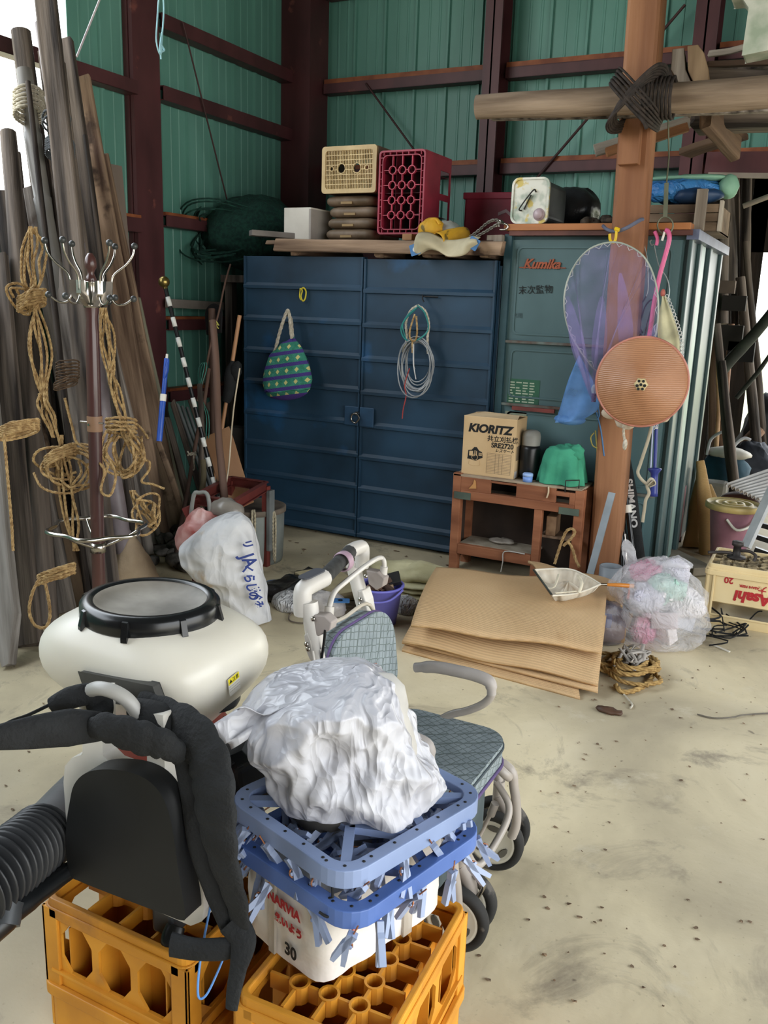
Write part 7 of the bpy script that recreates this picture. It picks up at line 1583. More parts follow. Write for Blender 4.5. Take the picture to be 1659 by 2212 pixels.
# ================================================================ blue drying hangers with pegs
HB = mat('hanger_blue', '8c9dc2', '7889ae', rough=.4, scale=5); HB2 = mat('hanger_deep_blue', '5f7ab8', '4a66a4', rough=.4); PEGM = mat('peg_grey_blue', 'a4b0ca', '8290b0', rough=.4)
def bar2(mb, a, b, w, z0, z1):
    a = V((a[0], a[1], 0)); b = V((b[0], b[1], 0)); t = (b-a).normalized(); n = V((-t.y, t.x, 0))*(w/2)
    mb.prism([(p.x, p.y) for p in (a-n, b-n, b+n, a+n)], z0, z1)
def hanger(lab, z, m, c, ang, w, l, npeg, sd):
    t = thing('drying_hanger', lab, 'hanger', (c.x, c.y, z), ang)
    mb = MB(); O = rrect(w, l, .055, 6); I = rrect(w-.05, l-.05, .034, 6)
    mb.ring(O, I, -.006, .012); mb.ring(rrect(w+.003, l+.003, .056, 6), rrect(w-.005, l-.005, .054, 6), -.022, .012)
    mb.build('outer_frame', m, t, bev=.003)
    mb = MB(); a, b = w/2-.02, l/2-.02
    for sx_, sy_ in ((1, 1), (-1, 1), (-1, -1), (1, -1)): bar2(mb, (sx_*a*.97, sy_*b*.97), (sx_*a*.38, sy_*b*.42), .018, -.006, .008)
    for sx_ in (1, -1): bar2(mb, (sx_*a, b*.12), (sx_*a*.38, b*.42), .018, -.006, .008); bar2(mb, (sx_*a, -b*.05), (sx_*a*.38, -b*.42), .018, -.006, .008)
    mb.ring(rrect(a*.9, b*.98, .02, 4), rrect(a*.9-.03, b*.98-.03, .012, 4), -.006, .008); mb.build('cross_bar', m, t, bev=.002)
    mb = MB()
    for i in range(len(O)):
        if i % 3 == 0: x, y = (O[i][0]+I[i][0])/2, (O[i][1]+I[i][1])/2; mb.lathe([(0, .0128), (.003, .0128), (.003, .011)], 8, Mx.Translation((x, y, 0)))
    for k in range(5): mb.lathe([(0, .0128), (.003, .0128), (.003, .011)], 8, Mx.Translation((w/2-.014, -l*.3+l*.15*k, 0))); mb.lathe([(0, .0128), (.003, .0128), (.003, .011)], 8, Mx.Translation((-w*.3+w*.15*k, -l/2+.014, 0)))
    o = mb.build('peg_hole', INK, t); o['kind'] = 'stuff'
    random.seed(sd); proto = None
    per = resample([V((x, y, 0)) for x, y in O+[O[0]]], npeg+1)[:npeg]
    for k, p in enumerate(per):
        if proto is None:
            q = MB()
            for s_ in (1, -1):
                q.prism([(-.004, 0), (.006, 0), (.010, -.03), (.006, -.072), (-.002, -.072), (-.002, -.03)], -.006, .006, Mx.Rotation(s_*.20, 4, 'Y') @ Mx.Translation((s_*.004, 0, 0)) @ RX @ Mx.Rotation(0, 4, 'Z'))
            q.box((0, 0, -.028), (.016, .009, .006)); o = q.build('clothes_peg', PEGM, t, bev=.001); proto = o
            r = MB().tube([(0, 0, .0), (0, 0, .02)], .0015, 5).tube([(.008*math.cos(a_), 0, -.028+.008*math.sin(a_)) for a_ in [2*PI*i/8 for i in range(8)]], .0018, 5, closed=True).build('peg_spring', mat('copper_spring', 'b87a55', '8d5a3e', rough=.4, metal=.5), o); rp = r
        else:
            o = proto.copy(); COL.objects.link(o); r = rp.copy(); COL.objects.link(r); r.parent = o
        inn = rnd(.80, 1.04); o.location = (p.x*inn, p.y*inn, -.018-rnd(0, .012)); o.rotation_euler = (rnd(-.7, .7), rnd(-.7, .7), rnd(0, 6.28))
    return t, proto, rp
zc1 = .575; hc1 = (PZ(505, 1735, zc1)+PZ(1032, 1722, zc1))/2+V((.0, -.0, 0))
hang2 = hanger('deeper blue lower drying hanger with pegs, under the pale blue one', .508, HB2, hc1+V((.012, -.012, 0)), pang+.04, .33, .375, 26, 5)
hang1 = hanger('pale blue plastic drying hanger frame on top, holding the white plastic bag', zc1, HB, hc1, pang, .335, .38, 24, 8)
t1 = hang1[0]; random.seed(77)
for k in range(44):   # pegs heaped inside the two frames
    o = hang1[1].copy(); COL.objects.link(o); r = hang1[2].copy(); COL.objects.link(r); r.parent = o; o.parent = t1
    o.location = (rnd(-.13, .13), rnd(-.15, .15), -.045+rnd(-.008, .018)); o.rotation_euler = (rnd(1.1, 2), rnd(-.9, .9), rnd(0, 6.28))
    if k % 3 == 0 and k: pass
MB().tube(cr([(-.15, .05, .01), (-.155, .03, .06), (-.15, .0, .075), (-.14, -.06, .02)], 5), .006, 8).tube(cr([(.05, .10, 0), (.055, .09, .03), (.04, .07, .035), (.02, .05, .01)], 5), .005, 8).build('hook_loop', PEGM, t1)
MB().tube(cr([(.1, -.16, .0), (.12, -.17, -.05), (.135, -.19, -.075), (.12, -.2, -.07)], 4), .0025, 5).build('wire_hook', INK, t1)
# white plastic bag on top
wb0 = PZ(780, 1815, .60); 
wbg = thing('white_plastic_bag', 'big crumpled white plastic bag sitting on the blue drying hanger', 'bag', V((wb0.x, wb0.y+.0, .589)))
P0 = V((hc1.x-.02, hc1.y+.0, .6))
WR = [(1436, 755, 792), (1452, 715, 815), (1466, 645, 840), (1482, 575, 856), (1500, 550, 866), (1530, 520, 874), (1560, 534, 882), (1600, 553, 903), (1640, 574, 940), (1680, 592, 950), (1720, 614, 932), (1760, 638, 893), (1795, 668, 858), (1830, 722, 812)]
BAGM = creases(mat('thin_white_bag', 'd0d0d6', 'c0c0c8', rough=.3, scale=10, alpha=.88), 15, .7, .016, z=.35); BAGM.node_tree.nodes['Principled BSDF'].inputs['Subsurface Weight'].default_value = .25; BAGM.node_tree.nodes['Principled BSDF'].inputs['Subsurface Radius'].default_value = (.1, .1, .1)
mbw = loft(WR, P0, .12, .05, 5, 130, 100, sd=6, fine=.022, lo_=wbg.location.copy())
zmin = min(p.z for p in mbw.v); 
for p in mbw.v: p.z = max(p.z, .0)
mbw.build('bag_body', BAGM, wbg, sub=1)
q_ = PV(700, 1700, P0)-wbg.location
MB().ell(q_+V((.02, -.03, 0)), (.075, .06, .06), 20, 12, fn=lambda d, p: p+d*crumple(p, .02, 14, 2)).build('dark_contents', mat('grey_contents', '55524e', '3a3835', rough=.8), wbg)
MB().ell(PV(770, 1600, P0)-wbg.location+V((0, .02, 0)), (.11, .08, .14), 20, 12, fn=lambda d, p: p+d*crumple(p, .03, 10, 4)).build('pale_contents', mat('pale_contents', 'c9c6c0', 'a8a49e', rough=.8), wbg)
fl = [PV(x, y, P0)-wbg.location for x, y in ((519, 1528), (572, 1492), (640, 1482), (700, 1490), (640, 1560), (560, 1580))]
MB().sheet(lambda u, v: (fl[0]*(1-u)+fl[1]*u)*(1-v)+(fl[5]*(1-u)+fl[3]*u)*v+V((0, -.085-.02*math.sin(u*7), .008*math.sin(v*9))), 16, 10).build('bag_flap', BAGM, wbg, solid=.0015)
# ================================================================ power sprayer
LC = PZ(325, 1290, .897); SX, SY = LC.x, LC.y
sp = thing('backpack_sprayer', 'white backpack powder sprayer with a black round lid standing on the left yellow crate', 'sprayer', (SX, SY, .312))
s0 = V((SX, SY, .312)); TANK = mat('translucent_tank', 'e6e1d4', 'dbd5c6', rough=.3, scale=3); TANK.node_tree.nodes['Principled BSDF'].inputs['Subsurface Weight'].default_value = .15; TANK.node_tree.nodes['Principled BSDF'].inputs['Subsurface Radius'].default_value = (.1, .1, .08)
def supell(cs, n=56):
    vs = []; 
    for z, rx, ry, e, ox, oy in cs:
        for j in range(n):
            a = 2*PI*j/n; c_, s2 = math.cos(a), math.sin(a); q = (abs(c_)**e+abs(s2)**e)**(-1/e); vs.append((ox+rx*q*c_, oy+ry*q*s2, z))
    k = len(cs); return vs, [(i*n+j, i*n+(j+1) % n, (i+1)*n+(j+1) % n, (i+1)*n+j) for i in range(k-1) for j in range(n)]
TO = Mx.Translation((0, 0, -.050)) @ Mx.Diagonal((1.04, .96, 1, 1))
cs = [(.622, .118, .118, 2, 0, 0), (.606, .128, .128, 2, 0, 0), (.598, .152, .14, 2.6, 0, .004), (.582, .182, .152, 3.2, 0, .008), (.560, .205, .168, 3.8, 0, .01), (.53, .213, .175, 4, 0, .01), (.49, .211, .172, 4, 0, .01), (.455, .19, .155, 3.8, .0, .012), (.42, .155, .125, 3.2, .005, .015), (.385, .12, .095, 2.8, .01, .02), (.355, .09, .07, 2.2, .015, .02), (.33, .08, .06, 2, .02, .02)]
vs, fs = supell(cs); MB().add(vs, fs, True, 0, TO).build('powder_tank', TANK, sp, sub=1)
# lid
lid = MB().lathe([(.118, .595), (.138, .597), (.140, .60), (.139, .628), (.132, .636), (.118, .638), (.112, .634)], 64, TO).build('black_lid', mat('black_lid_plastic', '1a1b1d', '131415', rough=.25, c3='4a4842', s3=5, t3=.62), sp)
MB().lathe([(.114, .6335), (.108, .626), (.09, .618), (.05, .613), (0, .612)], 56, TO).build('dusty_dish', mat('dusty_lid_top', 'a7a196', '6f6a62', rough=.6, scale=7, c3='4f4b46', s3=9, t3=.62), lid)
for k in range(8):
    a = math.radians(20+45*k); MB().prism([(.136, .588), (.150, .592), (.150, .600), (.142, .630), (.136, .632)], -.006, .006, TO @ Mx.Rotation(a, 4, 'Z') @ RX).build('grip_tab', mat('black_lid_plastic', '000000'), lid, bev=.001)
# warning sticker on the tank
a_ = math.radians(-38)
cst = PZ(503, 1452, .80)
def stick(px, py, w, h, m, nm, par, back=.0, yaw_=None, pitch=0):
    p = px-s0; T = Mx.Translation(p) @ Mx.Rotation(yaw_, 4, 'Z') @ Mx.Rotation(PI/2+pitch, 4, 'X'); return MB().prism([(-w/2, -h/2), (w/2, -h/2), (w/2, h/2), (-w/2, h/2)], 0, .0015, T).build(nm, m, par), T
YLW = mat('warning_yellow', 'f0dc2a', 'e2cd22', rough=.5)
LSTK = V((SX+.196, SY-.085, .812))
# grey plate on the front
PLT = mat('dusty_dark_plate', '55544f', '3f3e3b', rough=.7, scale=16)
gp = [PY(x, y, SY-.168)-s0 for x, y in ((170, 1452), (328, 1484), (345, 1530), (190, 1512))]
MB().add(gp+[p+V((0, .02, 0)) for p in gp], [(0, 1, 2, 3)[::-1], (4, 5, 6, 7), (0, 4, 5, 1), (1, 5, 6, 2), (2, 6, 7, 3), (3, 7, 4, 0)]).build('name_plate', PLT, sp, bev=.002)
# white back frame
YFr = 1.065
def plane_poly(l, Y, th, nm, m, bev=.012, sub=0):
    pts = [PY(x, y, Y)-s0 for x, y in l]
    if sub: pts = cr(pts, sub, closed=True)
    n = len(pts); mb = MB(); vs = pts+[p+V((0, th, 0)) for p in pts]
    mb.add(vs, [tuple(range(n)), tuple(range(2*n-1, n-1, -1))]); mb.add(vs, [(i, i+n, (i+1) % n+n, (i+1) % n) for i in range(n)], True)
    return mb.build(nm, m, sp, bev=bev, seg=3)
FRM = mat('white_frame_plastic', 'e4e0d8', 'd6d1c7', rough=.35)
plane_poly([(137, 1690), (140, 1655), (155, 1637), (178, 1630), (180, 1490), (218, 1490), (222, 1632), (240, 1650), (312, 1676), (318, 1672), (316, 1540), (352, 1545), (356, 1660), (368, 1690), (402, 1703), (412, 1725), (426, 1800), (440, 1960), (437, 1990), (412, 2000), (250, 1930), (160, 1895), (145, 1800)][::-1], YFr, .035, 'back_frame', FRM)
plane_poly([(150, 1735), (160, 1695), (185, 1670), (225, 1662), (280, 1668), (325, 1690), (355, 1730), (372, 1790), (385, 1880), (400, 1975), (392, 1988), (355, 1975), (250, 1935), (175, 1905), (152, 1890), (142, 1840), (143, 1785)][::-1], YFr-.045, .044, 'back_pad', mat('black_foam_pad', '17181a', '101112', rough=.55, scale=9), .02, 4)
MB().tube([p-s0 for p in cr([PY(190, 1545, YFr), PY(186, 1505, YFr-.01), PY(205, 1488, YFr-.02), PY(240, 1492, YFr-.02), PY(275, 1512, YFr-.01), PY(300, 1545, YFr)], 5)], .013, 12).build('carry_handle', mat('grey_handle', 'b4b2ad', '9d9b96', rough=.4), sp)
# base tray
MB().box((.03, .02, .012), (.30, .27, .024)).build('base_tray', FRM, sp, bev=.01)
# engine behind the frame
RDM = mat('dull_red_housing', '9a4a3e', '7d372e', rough=.4, scale=4)
MB().ell((.02, .03, .26), (.14, .12, .11), 32, 18).build('fan_housing', RDM, sp)
MB().box((-.02, .0, .16), (.22, .18, .20)).build('fuel_tank', mat('dark_red_tank', '7d2f2c', '5f2220', rough=.3), sp, bev=.03)
MB().lathe([(0, 0), (.07, 0), (.09, .02), (.09, .08), (.06, .10), (0, .10)], 32, Mx.Translation((.06, -.02, .18)) @ Mx.Rotation(-PI/2, 4, 'X')).build('fan_cover', mat('dark_red_tank', '000000'), sp)
MB().lathe([(0, 0), (.05, 0), (.055, .01), (.055, .10), (.04, .11), (0, .11)], 28, Mx.Translation((.12, .05, .36))).build('grey_cylinder', mat('dark_grey_plastic', '45484b', '2f3133', rough=.4), sp)
eb = PD(560, 1665, 1.89)-s0
MB().box((eb.x-.02, eb.y, eb.z-.0), (.13, .15, .12), (.1, .0, -.35)).build('air_cleaner', mat('matte_black_plastic', '232425', '161718', rough=.45), sp, bev=.012)
mb = MB()
for k in range(4): mb.box((eb.x-.055+.022*k, eb.y-.075, eb.z+.0), (.008, .012, .11), (.1, 0, -.35))
mb.box((eb.x-.045, eb.y-.04, eb.z+.068), (.035, .02, .02), (.1, 0, -.35)).build('cover_ribs', mat('matte_black_plastic', '000000'), sp, bev=.002)
g_ = PD(468, 1585, 1.83)-s0
mb = MB()
for k in range(5): mb.box((g_.x-.025+.014*k, g_.y, g_.z-.006*k), (.009, .08, .055), (0, .5, -.3))
mb.build('grey_fins', mat('fin_grey', '5c5d5c', '474847', rough=.5), sp, bev=.002)
MB().tube([PD(432, 1560, 1.72)-s0, PD(438, 1590, 1.73)-s0], .006, 8).build('spark_plug', CHROME, sp)
MB().box(PD(385, 1960, 1.72)-s0+V((.0, .03, .02)), (.05, .16, .10)).build('engine_base', mat('dark_grey_plastic', '000000'), sp, bev=.008)
MB().tube([p-s0 for p in cr([PD(428, 1900, 1.67), PD(440, 1860, 1.72), PD(455, 1800, 1.77), PD(440, 1740, 1.82)], 4)], .03, 12).build('engine_arm', mat('dark_grey_plastic', '000000'), sp)
# duct hose
duct = [PD(150, 1745, 1.86), PD(110, 1790, 1.74), PD(60, 1835, 1.64), PD(0, 1880, 1.56), PD(-60, 1930, 1.50)]
P_ = cr(duct, 8); 
MB().tube([PD(200, 1690, 1.96)-s0]+[p-s0 for p in P_[:13]], [.056]+[.058]*13, 24).build('duct_neck', mat('grey_duct', '6a6b6d', '525355', rough=.45, scale=5), sp)
Q = resample(P_[11:], 110); NK = P_[:13]; rr_ = [.056+.011*math.sin(2*PI*i/8) for i in range(110)]
MB().tube([p-s0 for p in Q], rr_, 28).build('corrugated_hose', mat('black_hose', '333436', '242527', rough=.45), sp)
MB().tube([p-s0 for p in cr([PD(150, 1880, 1.66), PD(90, 1925, 1.60), PD(30, 1970, 1.54), PD(-40, 2030, 1.49)], 4)], [.017]*3+[.018]*3+[.02]*3+[.024]*4, 14).build('control_lever', BLACK, sp)
MB().tube([PD(15, 1950, 1.54)-s0, PD(5, 2000, 1.52)-s0], .03, 12).build('lever_joint', mat('dark_grey_plastic', '000000'), sp)
# shoulder straps
def strap(pts, w, nm, d, flat=.35, n=10, par=sp, puff=0, up=None):
    w = [q*1.12 for q in w]; P = cr([PD(x, y, dd) for x, y, dd in pts], 8); R_ = [(w[min(len(w)-1, int(i/8))]+(w[min(len(w)-1, int(i/8)+1)]-w[min(len(w)-1, int(i/8))])*((i % 8)/8))*(1+puff*abs(math.sin(i*PI/5))) for i in range(len(P))]
    return MB().tube([p-s0 for p in P], R_, 16, flat=flat, up=up or -FW).build(nm, d, par)
BST = mat('black_webbing', '1e2022', '151617', rough=.85, scale=20, bump=.4, bs=120)
strap([(225, 1570, 1.53), (150, 1572, 1.50), (70, 1582, 1.47), (0, 1592, 1.44), (-60, 1600, 1.42)], [.022, .030, .026, .020, .012], 'shoulder_strap', BST, .45)
strap([(185, 1575, 1.52), (230, 1572, 1.49), (300, 1592, 1.48), (360, 1612, 1.48), (392, 1640, 1.50)], [.010, .022, .026, .022, .012], 'shoulder_strap', BST, .5, puff=.16)
strap([(300, 1515, 1.60), (360, 1545, 1.55), (420, 1590, 1.50), (455, 1660, 1.47), (465, 1750, 1.46), (480, 1850, 1.47), (510, 1950, 1.49), (520, 2010, 1.51)], [.016, .026, .036, .040, .038, .030, .022, .014], 'shoulder_strap', BST, .35, puff=.13)
strap([(395, 1640, 1.51), (412, 1720, 1.51), (432, 1830, 1.51), (470, 1930, 1.52), (500, 2010, 1.52)], [.014, .016, .018, .02, .016], 'strap_edge', BST, .5)
strap([(500, 1990, 1.51), (525, 2030, 1.50), (515, 2090, 1.49), (505, 2140, 1.49), (500, 2180, 1.49)], [.024, .022, .014, .012, .010], 'strap_tail', BST, .4)
strap([(370, 2040, 1.53), (420, 2050, 1.52), (480, 2050, 1.51), (520, 2040, 1.51)], [.020, .018, .018, .014], 'waist_strap', BST, .4)
strap([(110, 1524, 1.55), (150, 1508, 1.55), (195, 1500, 1.56), (215, 1520, 1.57), (225, 1545, 1.55)], [.012, .018, .018, .022, .014], 'handle_wrap', BST, .7)
strap([(285, 1530, 1.56), (320, 1545, 1.54), (350, 1560, 1.54), (330, 1580, 1.53), (280, 1565, 1.53)], [.016, .026, .028, .022, .014], 'strap_knot', BST, .7)
strap([(108, 1522, 1.66), (60, 1545, 1.62), (20, 1560, 1.59), (-30, 1590, 1.56)], [.003, .003, .003, .003], 'pull_cord', BST, 1)
strap([(380, 2000, 1.66), (372, 2030, 1.65), (385, 2060, 1.64)], [.016, .02, .012], 'strap_buckle', BLACK, .6)
MB().tube([p-s0 for p in cr([PD(462, 1925, 1.58), PD(448, 1990, 1.56), PD(432, 2080, 1.54), PD(428, 2150, 1.53), (PD(445, 2150, 1.53)), PD(470, 2100, 1.54), PD(498, 2030, 1.57)], 6)], .0022, 6).build('blue_tie_cord', mat('sky_blue_cord', '6ea4e6', '5a90d6', rough=.5), sp)
# sticker sits on the tank side; find the surface with the tank's own section
th = math.radians(-27); e_ = 3.25; rx, ry = .2115, .1715
c_, s2_ = math.cos(th), math.sin(th); q_ = (abs(c_)**e_+abs(s2_)**e_)**(-1/e_)
tgt = PD(503, 1452, 1.5)
best = None
for i in range(400):
    a = 2*PI*i/400; c_, s2_ = math.cos(a), math.sin(a); q_ = (abs(c_)**4+abs(s2_)**4)**(-.25); p = V((SX+.222*q_*c_, SY+.01+.169*q_*s2_, .312+.455)); r = p-CAM; x = 829.5+F*r.dot(RT)/r.dot(FW)
    if s2_ < .5 and c_ > -.2 and (best is None or abs(x-503) < best[0]): best = (abs(x-503), p, a)
p = best[1]; nrm = V((math.copysign(abs(p.x-SX)**3, p.x-SX)/.222**4, math.copysign(abs(p.y-SY-.01)**3, p.y-SY-.01)/.169**4, 0)).normalized()
yw = math.atan2(nrm.x, -nrm.y); T0 = Mx.Translation(p-s0+nrm*.001) @ Mx.Rotation(yw, 4, 'Z') @ RX @ Mx.Rotation(.18, 4, 'Z')
stk = MB().prism(rrect(.034, .038, .002, 2), 0, .002, T0).build('warning_sticker', WHITEP, sp)
MB().prism([(-.017, .006), (.017, .006), (.017, .019), (-.017, .019)], .002, .0026, T0).build('yellow_band', YLW, stk)
text('▲注意', .010, INK, T0 @ Mx.Translation((0, .0122, .0028)), stk, 'warning_text', .0002)
for k in range(3): text('ーーーーーー', .0055, mat('grey_ink', '000000'), T0 @ Mx.Translation((0, .001-.0055*k, .0024)), stk, 'fine_print', .0001)
# ================================================================ walker
W0 = V((-.80, 1.76, 0)); wk = thing('walker', 'pale grey rolling walker with a patterned seat behind the white plastic bag', 'walker', W0)
YN, YF = 1.57, 1.95
FRG = mat('walker_beige', 'aaa198', '928a82', rough=.35, scale=6, c3='8c837b', s3=8, t3=.68); WGR = mat('walker_white', 'd3cfc9', 'bdb8b1', rough=.35)
def wp(l, Y): return [PY(x, y, Y)-W0 for x, y in l]
def wtube(pts, r, nm, m=FRG, n=12, **k): return MB().tube(cr(pts, 5) if len(pts) > 2 else pts, r, n, **k).build(nm, m, wk)
near = wp([(668, 1300), (674, 1345), (684, 1400), (694, 1455)], YN); far = wp([(762, 1215), (775, 1270), (792, 1330), (812, 1390)], YF)
for P, lab in ((near, 'n'), (far, 'f')):
    d = (P[-1]-P[0]).normalized(); e = P[-1]+d*((P[-1].z-.14)/abs(d.z))
    wtube([P[0], P[1], P[2]], .0195, 'upper_post', WGR); wtube([P[2]-d*.02, e], .0155, 'lower_post', WGR)
    for k, dx in enumerate((-.12, )): pass
    wtube([e+V((0, 0, .02)), e-V((.0, 0, .08))], .014, 'rear_fork')
hA, hB = PY(655, 1292, YN)-W0, PY(782, 1193, YF)-W0
hA.z = hB.z = .873
wtube([hA+V((0, .0, -.06)), hA+V((0, -.002, -.01)), hA+V((0, .02, .0)), hA+V((0, .09, .0))], .021, 'handle_elbow', WGR)
wtube([hB+V((0, .0, -.06)), hB+V((0, .002, -.01)), hB+V((0, -.02, .0)), hB+V((0, -.07, .0))], .019, 'handle_elbow', WGR)
wtube([hA+V((0, .085, 0)), hB+V((0, -.065, 0))], .0185, 'rubber_grip', mat('speckled_rubber', '3a3a39', '292928', rough=.8, scale=60))
hm = (hA+hB)/2+V((0, .04, 0))
MB().tube([hm+V((.023*math.cos(t), 0, .023*math.sin(t))) for t in [2*PI*i/20 for i in range(20)]], .013, 8, closed=True, flat=.25).build('mauve_band', mat('mauve_plastic', 'b59aa8', 'a08594', rough=.4), wk)
MB().prism(rrect(.030, .085, .013, 4), .0, .003, Mx.Translation(hA+V((0, .035, .0235)))).build('grip_inlay', mat('dark_inlay', '4c4e55', '3c3e44', rough=.6), wk)
# brake loop and brackets
bl = [PY(708, 1352, YN+.02)-W0, PY(712, 1310, YN+.03)-W0, PY(722, 1280, YN+.07)-W0, PY(745, 1258, YN+.15)-W0, PY(790, 1222, YF-.08)-W0, PY(820, 1205, YF)-W0, PY(830, 1216, YF+.01)-W0, PY(827, 1252, YF+.01)-W0]
wtube(bl, .0065, 'brake_loop', WGR, 10)
wtube([bl[0], bl[1]], .011, 'loop_sleeve', WGR); wtube([bl[-2]+V((0, 0, -.01)), bl[-1]], .010, 'loop_sleeve', WGR)
def wplate(l, Y, th, m, nm):
    P = wp(l, Y); n = len(P); vs = P+[q+V((0, th, 0)) for q in P]; return MB().add(vs, [tuple(range(n)), tuple(range(2*n-1, n-1, -1))]+[(i, i+n, (i+1) % n+n, (i+1) % n) for i in range(n)]).build(nm, m, wk, bev=.003)
wplate([(668, 1328), (700, 1330), (716, 1345), (712, 1362), (688, 1375), (676, 1372)][::-1], YN-.012, .03, mat('bracket_grey', 'a59c97', '8f8681', rough=.5), 'brake_bracket')
wplate([(790, 1232), (815, 1236), (830, 1250), (826, 1268), (812, 1275), (796, 1262)][::-1], YF-.012, .03, mat('bracket_grey', '000000'), 'brake_bracket')
wplate([(656, 1372), (664, 1366), (672, 1385), (680, 1432), (668, 1425), (660, 1405)][::-1], YN-.02, .045, WGR, 'height_plate')
wplate([(772, 1276), (782, 1275), (790, 1300), (795, 1330), (785, 1322), (776, 1305)][::-1], YF-.02, .045, WGR, 'height_plate')
mb = MB()
for x, y, Y in ((676, 1337, YN-.014), (662, 1392, YN-.022), (665, 1402, YN-.022), (790, 1245, YF-.024), (778, 1295, YF-.022), (778, 1306, YF-.022)): mb.ell(PY(x, y, Y)-W0, (.006, .004, .006), 8, 6)
for k_, (x, y, Y) in enumerate(((676, 1337, YN-.014), (662, 1392, YN-.022), (665, 1402, YN-.022), (790, 1245, YF-.024), (778, 1295, YF-.022), (778, 1306, YF-.022))): MB().ell(PY(x, y, Y)-W0, (.006, .004, .006), 8, 6).build('bolt', CHROME, wk)
wtube([PY(703, 1360, YN-.01)-W0, PY(698, 1400, YN-.01)-W0, PY(690, 1460, YN)-W0, PY(688, 1520, YN+.02)-W0], .0035, 'brake_cable', BLACK, 6)
# seat, backrest
def leafcloth():
    m = mat('leaf_fabric', '899397', '798387', rough=.85, scale=20); nt = m.node_tree; N = nt.nodes; L = nt.links; b = N['Principled BSDF']
    tc = N.new('ShaderNodeTexCoord'); mp = N.new('ShaderNodeMapping'); mp.inputs['Scale'].default_value = (1, 1, 1); mp.inputs['Rotation'].default_value = (.3, .2, .5)
    L.new(tc.outputs['Object'], mp.inputs[0]); v = N.new('ShaderNodeTexVoronoi'); v.feature = 'DISTANCE_TO_EDGE'; v.inputs['Scale'].default_value = 58; v.inputs['Randomness'].default_value = .15
    L.new(mp.outputs[0], v.inputs['Vector']); r = N.new('ShaderNodeValToRGB'); r.color_ramp.elements[0].position = .02; r.color_ramp.elements[1].position = .09; L.new(v.outputs['Distance'], r.inputs[0])
    mx = N.new('ShaderNodeMix'); mx.data_type = 'RGBA'; L.new(r.outputs[0], mx.inputs[0]); mx.inputs[6].default_value = lin('56605f'); L.new(b.inputs['Base Color'].links[0].from_socket, mx.inputs[7]); L.new(mx.outputs[2], b.inputs['Base Color'])
    bp = N.new('ShaderNodeBump'); bp.inputs['Strength'].default_value = .4; bp.inputs['Distance'].default_value = .002; L.new(v.outputs['Distance'], bp.inputs['Height']); L.new(bp.outputs[0], b.inputs['Normal']); return m
LF = leafcloth(); PUR = mat('purple_piping', '5d4a78', '4a3a63', rough=.7)
sa = PZ(905, 1558, .45); sr = PZ(1078, 1612, .45)
sw, sl = .32, .385; sc = V((sr.x-sw/2+.005, 1.76, .0))-W0
seat = MB().prism(rrect(sw, sl, .075, 7), .385, .450, Mx.Translation((sc.x, sc.y, 0))).build('seat', LF, wk, bev=.018, seg=4)
MB().tube([(sc.x+x, sc.y+y, .437) for x, y in rrect(sw+.002, sl+.002, .076, 7)], .0035, 6, closed=True).build('seat_piping', mat('dark_piping', '3f4a50', '333c41', rough=.7), seat)
MB().tube([(sc.x+x, sc.y+y, .392) for x, y in rrect(sw+.002, sl+.002, .076, 7)], .005, 6, closed=True).build('purple_piping', PUR, seat)
MB().prism(rrect(sw-.04, sl-.05, .04, 5), .20, .39, Mx.Translation((sc.x-.02, sc.y, 0))).build('storage_bag', mat('dark_grey_fabric', '4c5658', '363f41', rough=.9), wk, bev=.02)
bt0 = PY(838, 1372, YF-.10)-W0; bz = .60
Tb = Mx.Translation((sc.x-sw/2-.035, sc.y+.015, bz)) @ Mx.Rotation(-.12, 4, 'Y') @ Mx(((0, 0, 1, 0), (1, 0, 0, 0), (0, 1, 0, 0), (0, 0, 0, 1)))
bk2 = MB().prism(rrect(.335, .27, .10, 8), -.028, .028, Tb).build('backrest', LF, wk, bev=.018, seg=4)
MB().tube([Tb @ V((x, y, .014)) for x, y in rrect(.337, .272, .101, 8)], .0035, 6, closed=True).build('purple_piping', PUR, bk2)
MB().prism([(.02*math.cos(a), .034*math.sin(a)) for a in [2*PI*i/16 for i in range(16)]], .0, .004, Tb @ Mx.Translation((.04, -.02, .0285))).build('leather_tag', mat('brown_tag', '8a4f38', '743f2c', rough=.5), bk2)
wtube([Tb @ V(p) for p in ((-.15, -.14, -.02), (-.172, 0, -.02), (-.13, .135, -.02), (0, .142, -.02), (.13, .135, -.02), (.172, 0, -.02), (.15, -.14, -.02))], .005, 'back_wire', mat('cream_wire', 'c9bfae', 'a79d8c', rough=.5), 8)
# armrests
for Y, dx in ((YF, 0), (YN, 0)):
    o = V((0, Y-YF, 0)); P = [q+o for q in wp([(897, 1442), (940, 1441), (990, 1450), (1030, 1460), (1058, 1474), (1062, 1500), (1045, 1520), (1010, 1535), (975, 1543), (945, 1558)], YF)]
    wtube(P[4:], .0105, 'arm_tube'); MB().tube(cr(P[:6], 5), [.013]*3+[.016]*18+[.015]*2+[.012]*3, 14).build('arm_pad', mat('arm_grey', 'a8a19c', '8f8883', rough=.5), wk)
    wtube([P[-1], P[-1]+V((-.03, 0, -.05)), P[-1]+V((-.03, 0, -.12))], .0105, 'arm_bracket')
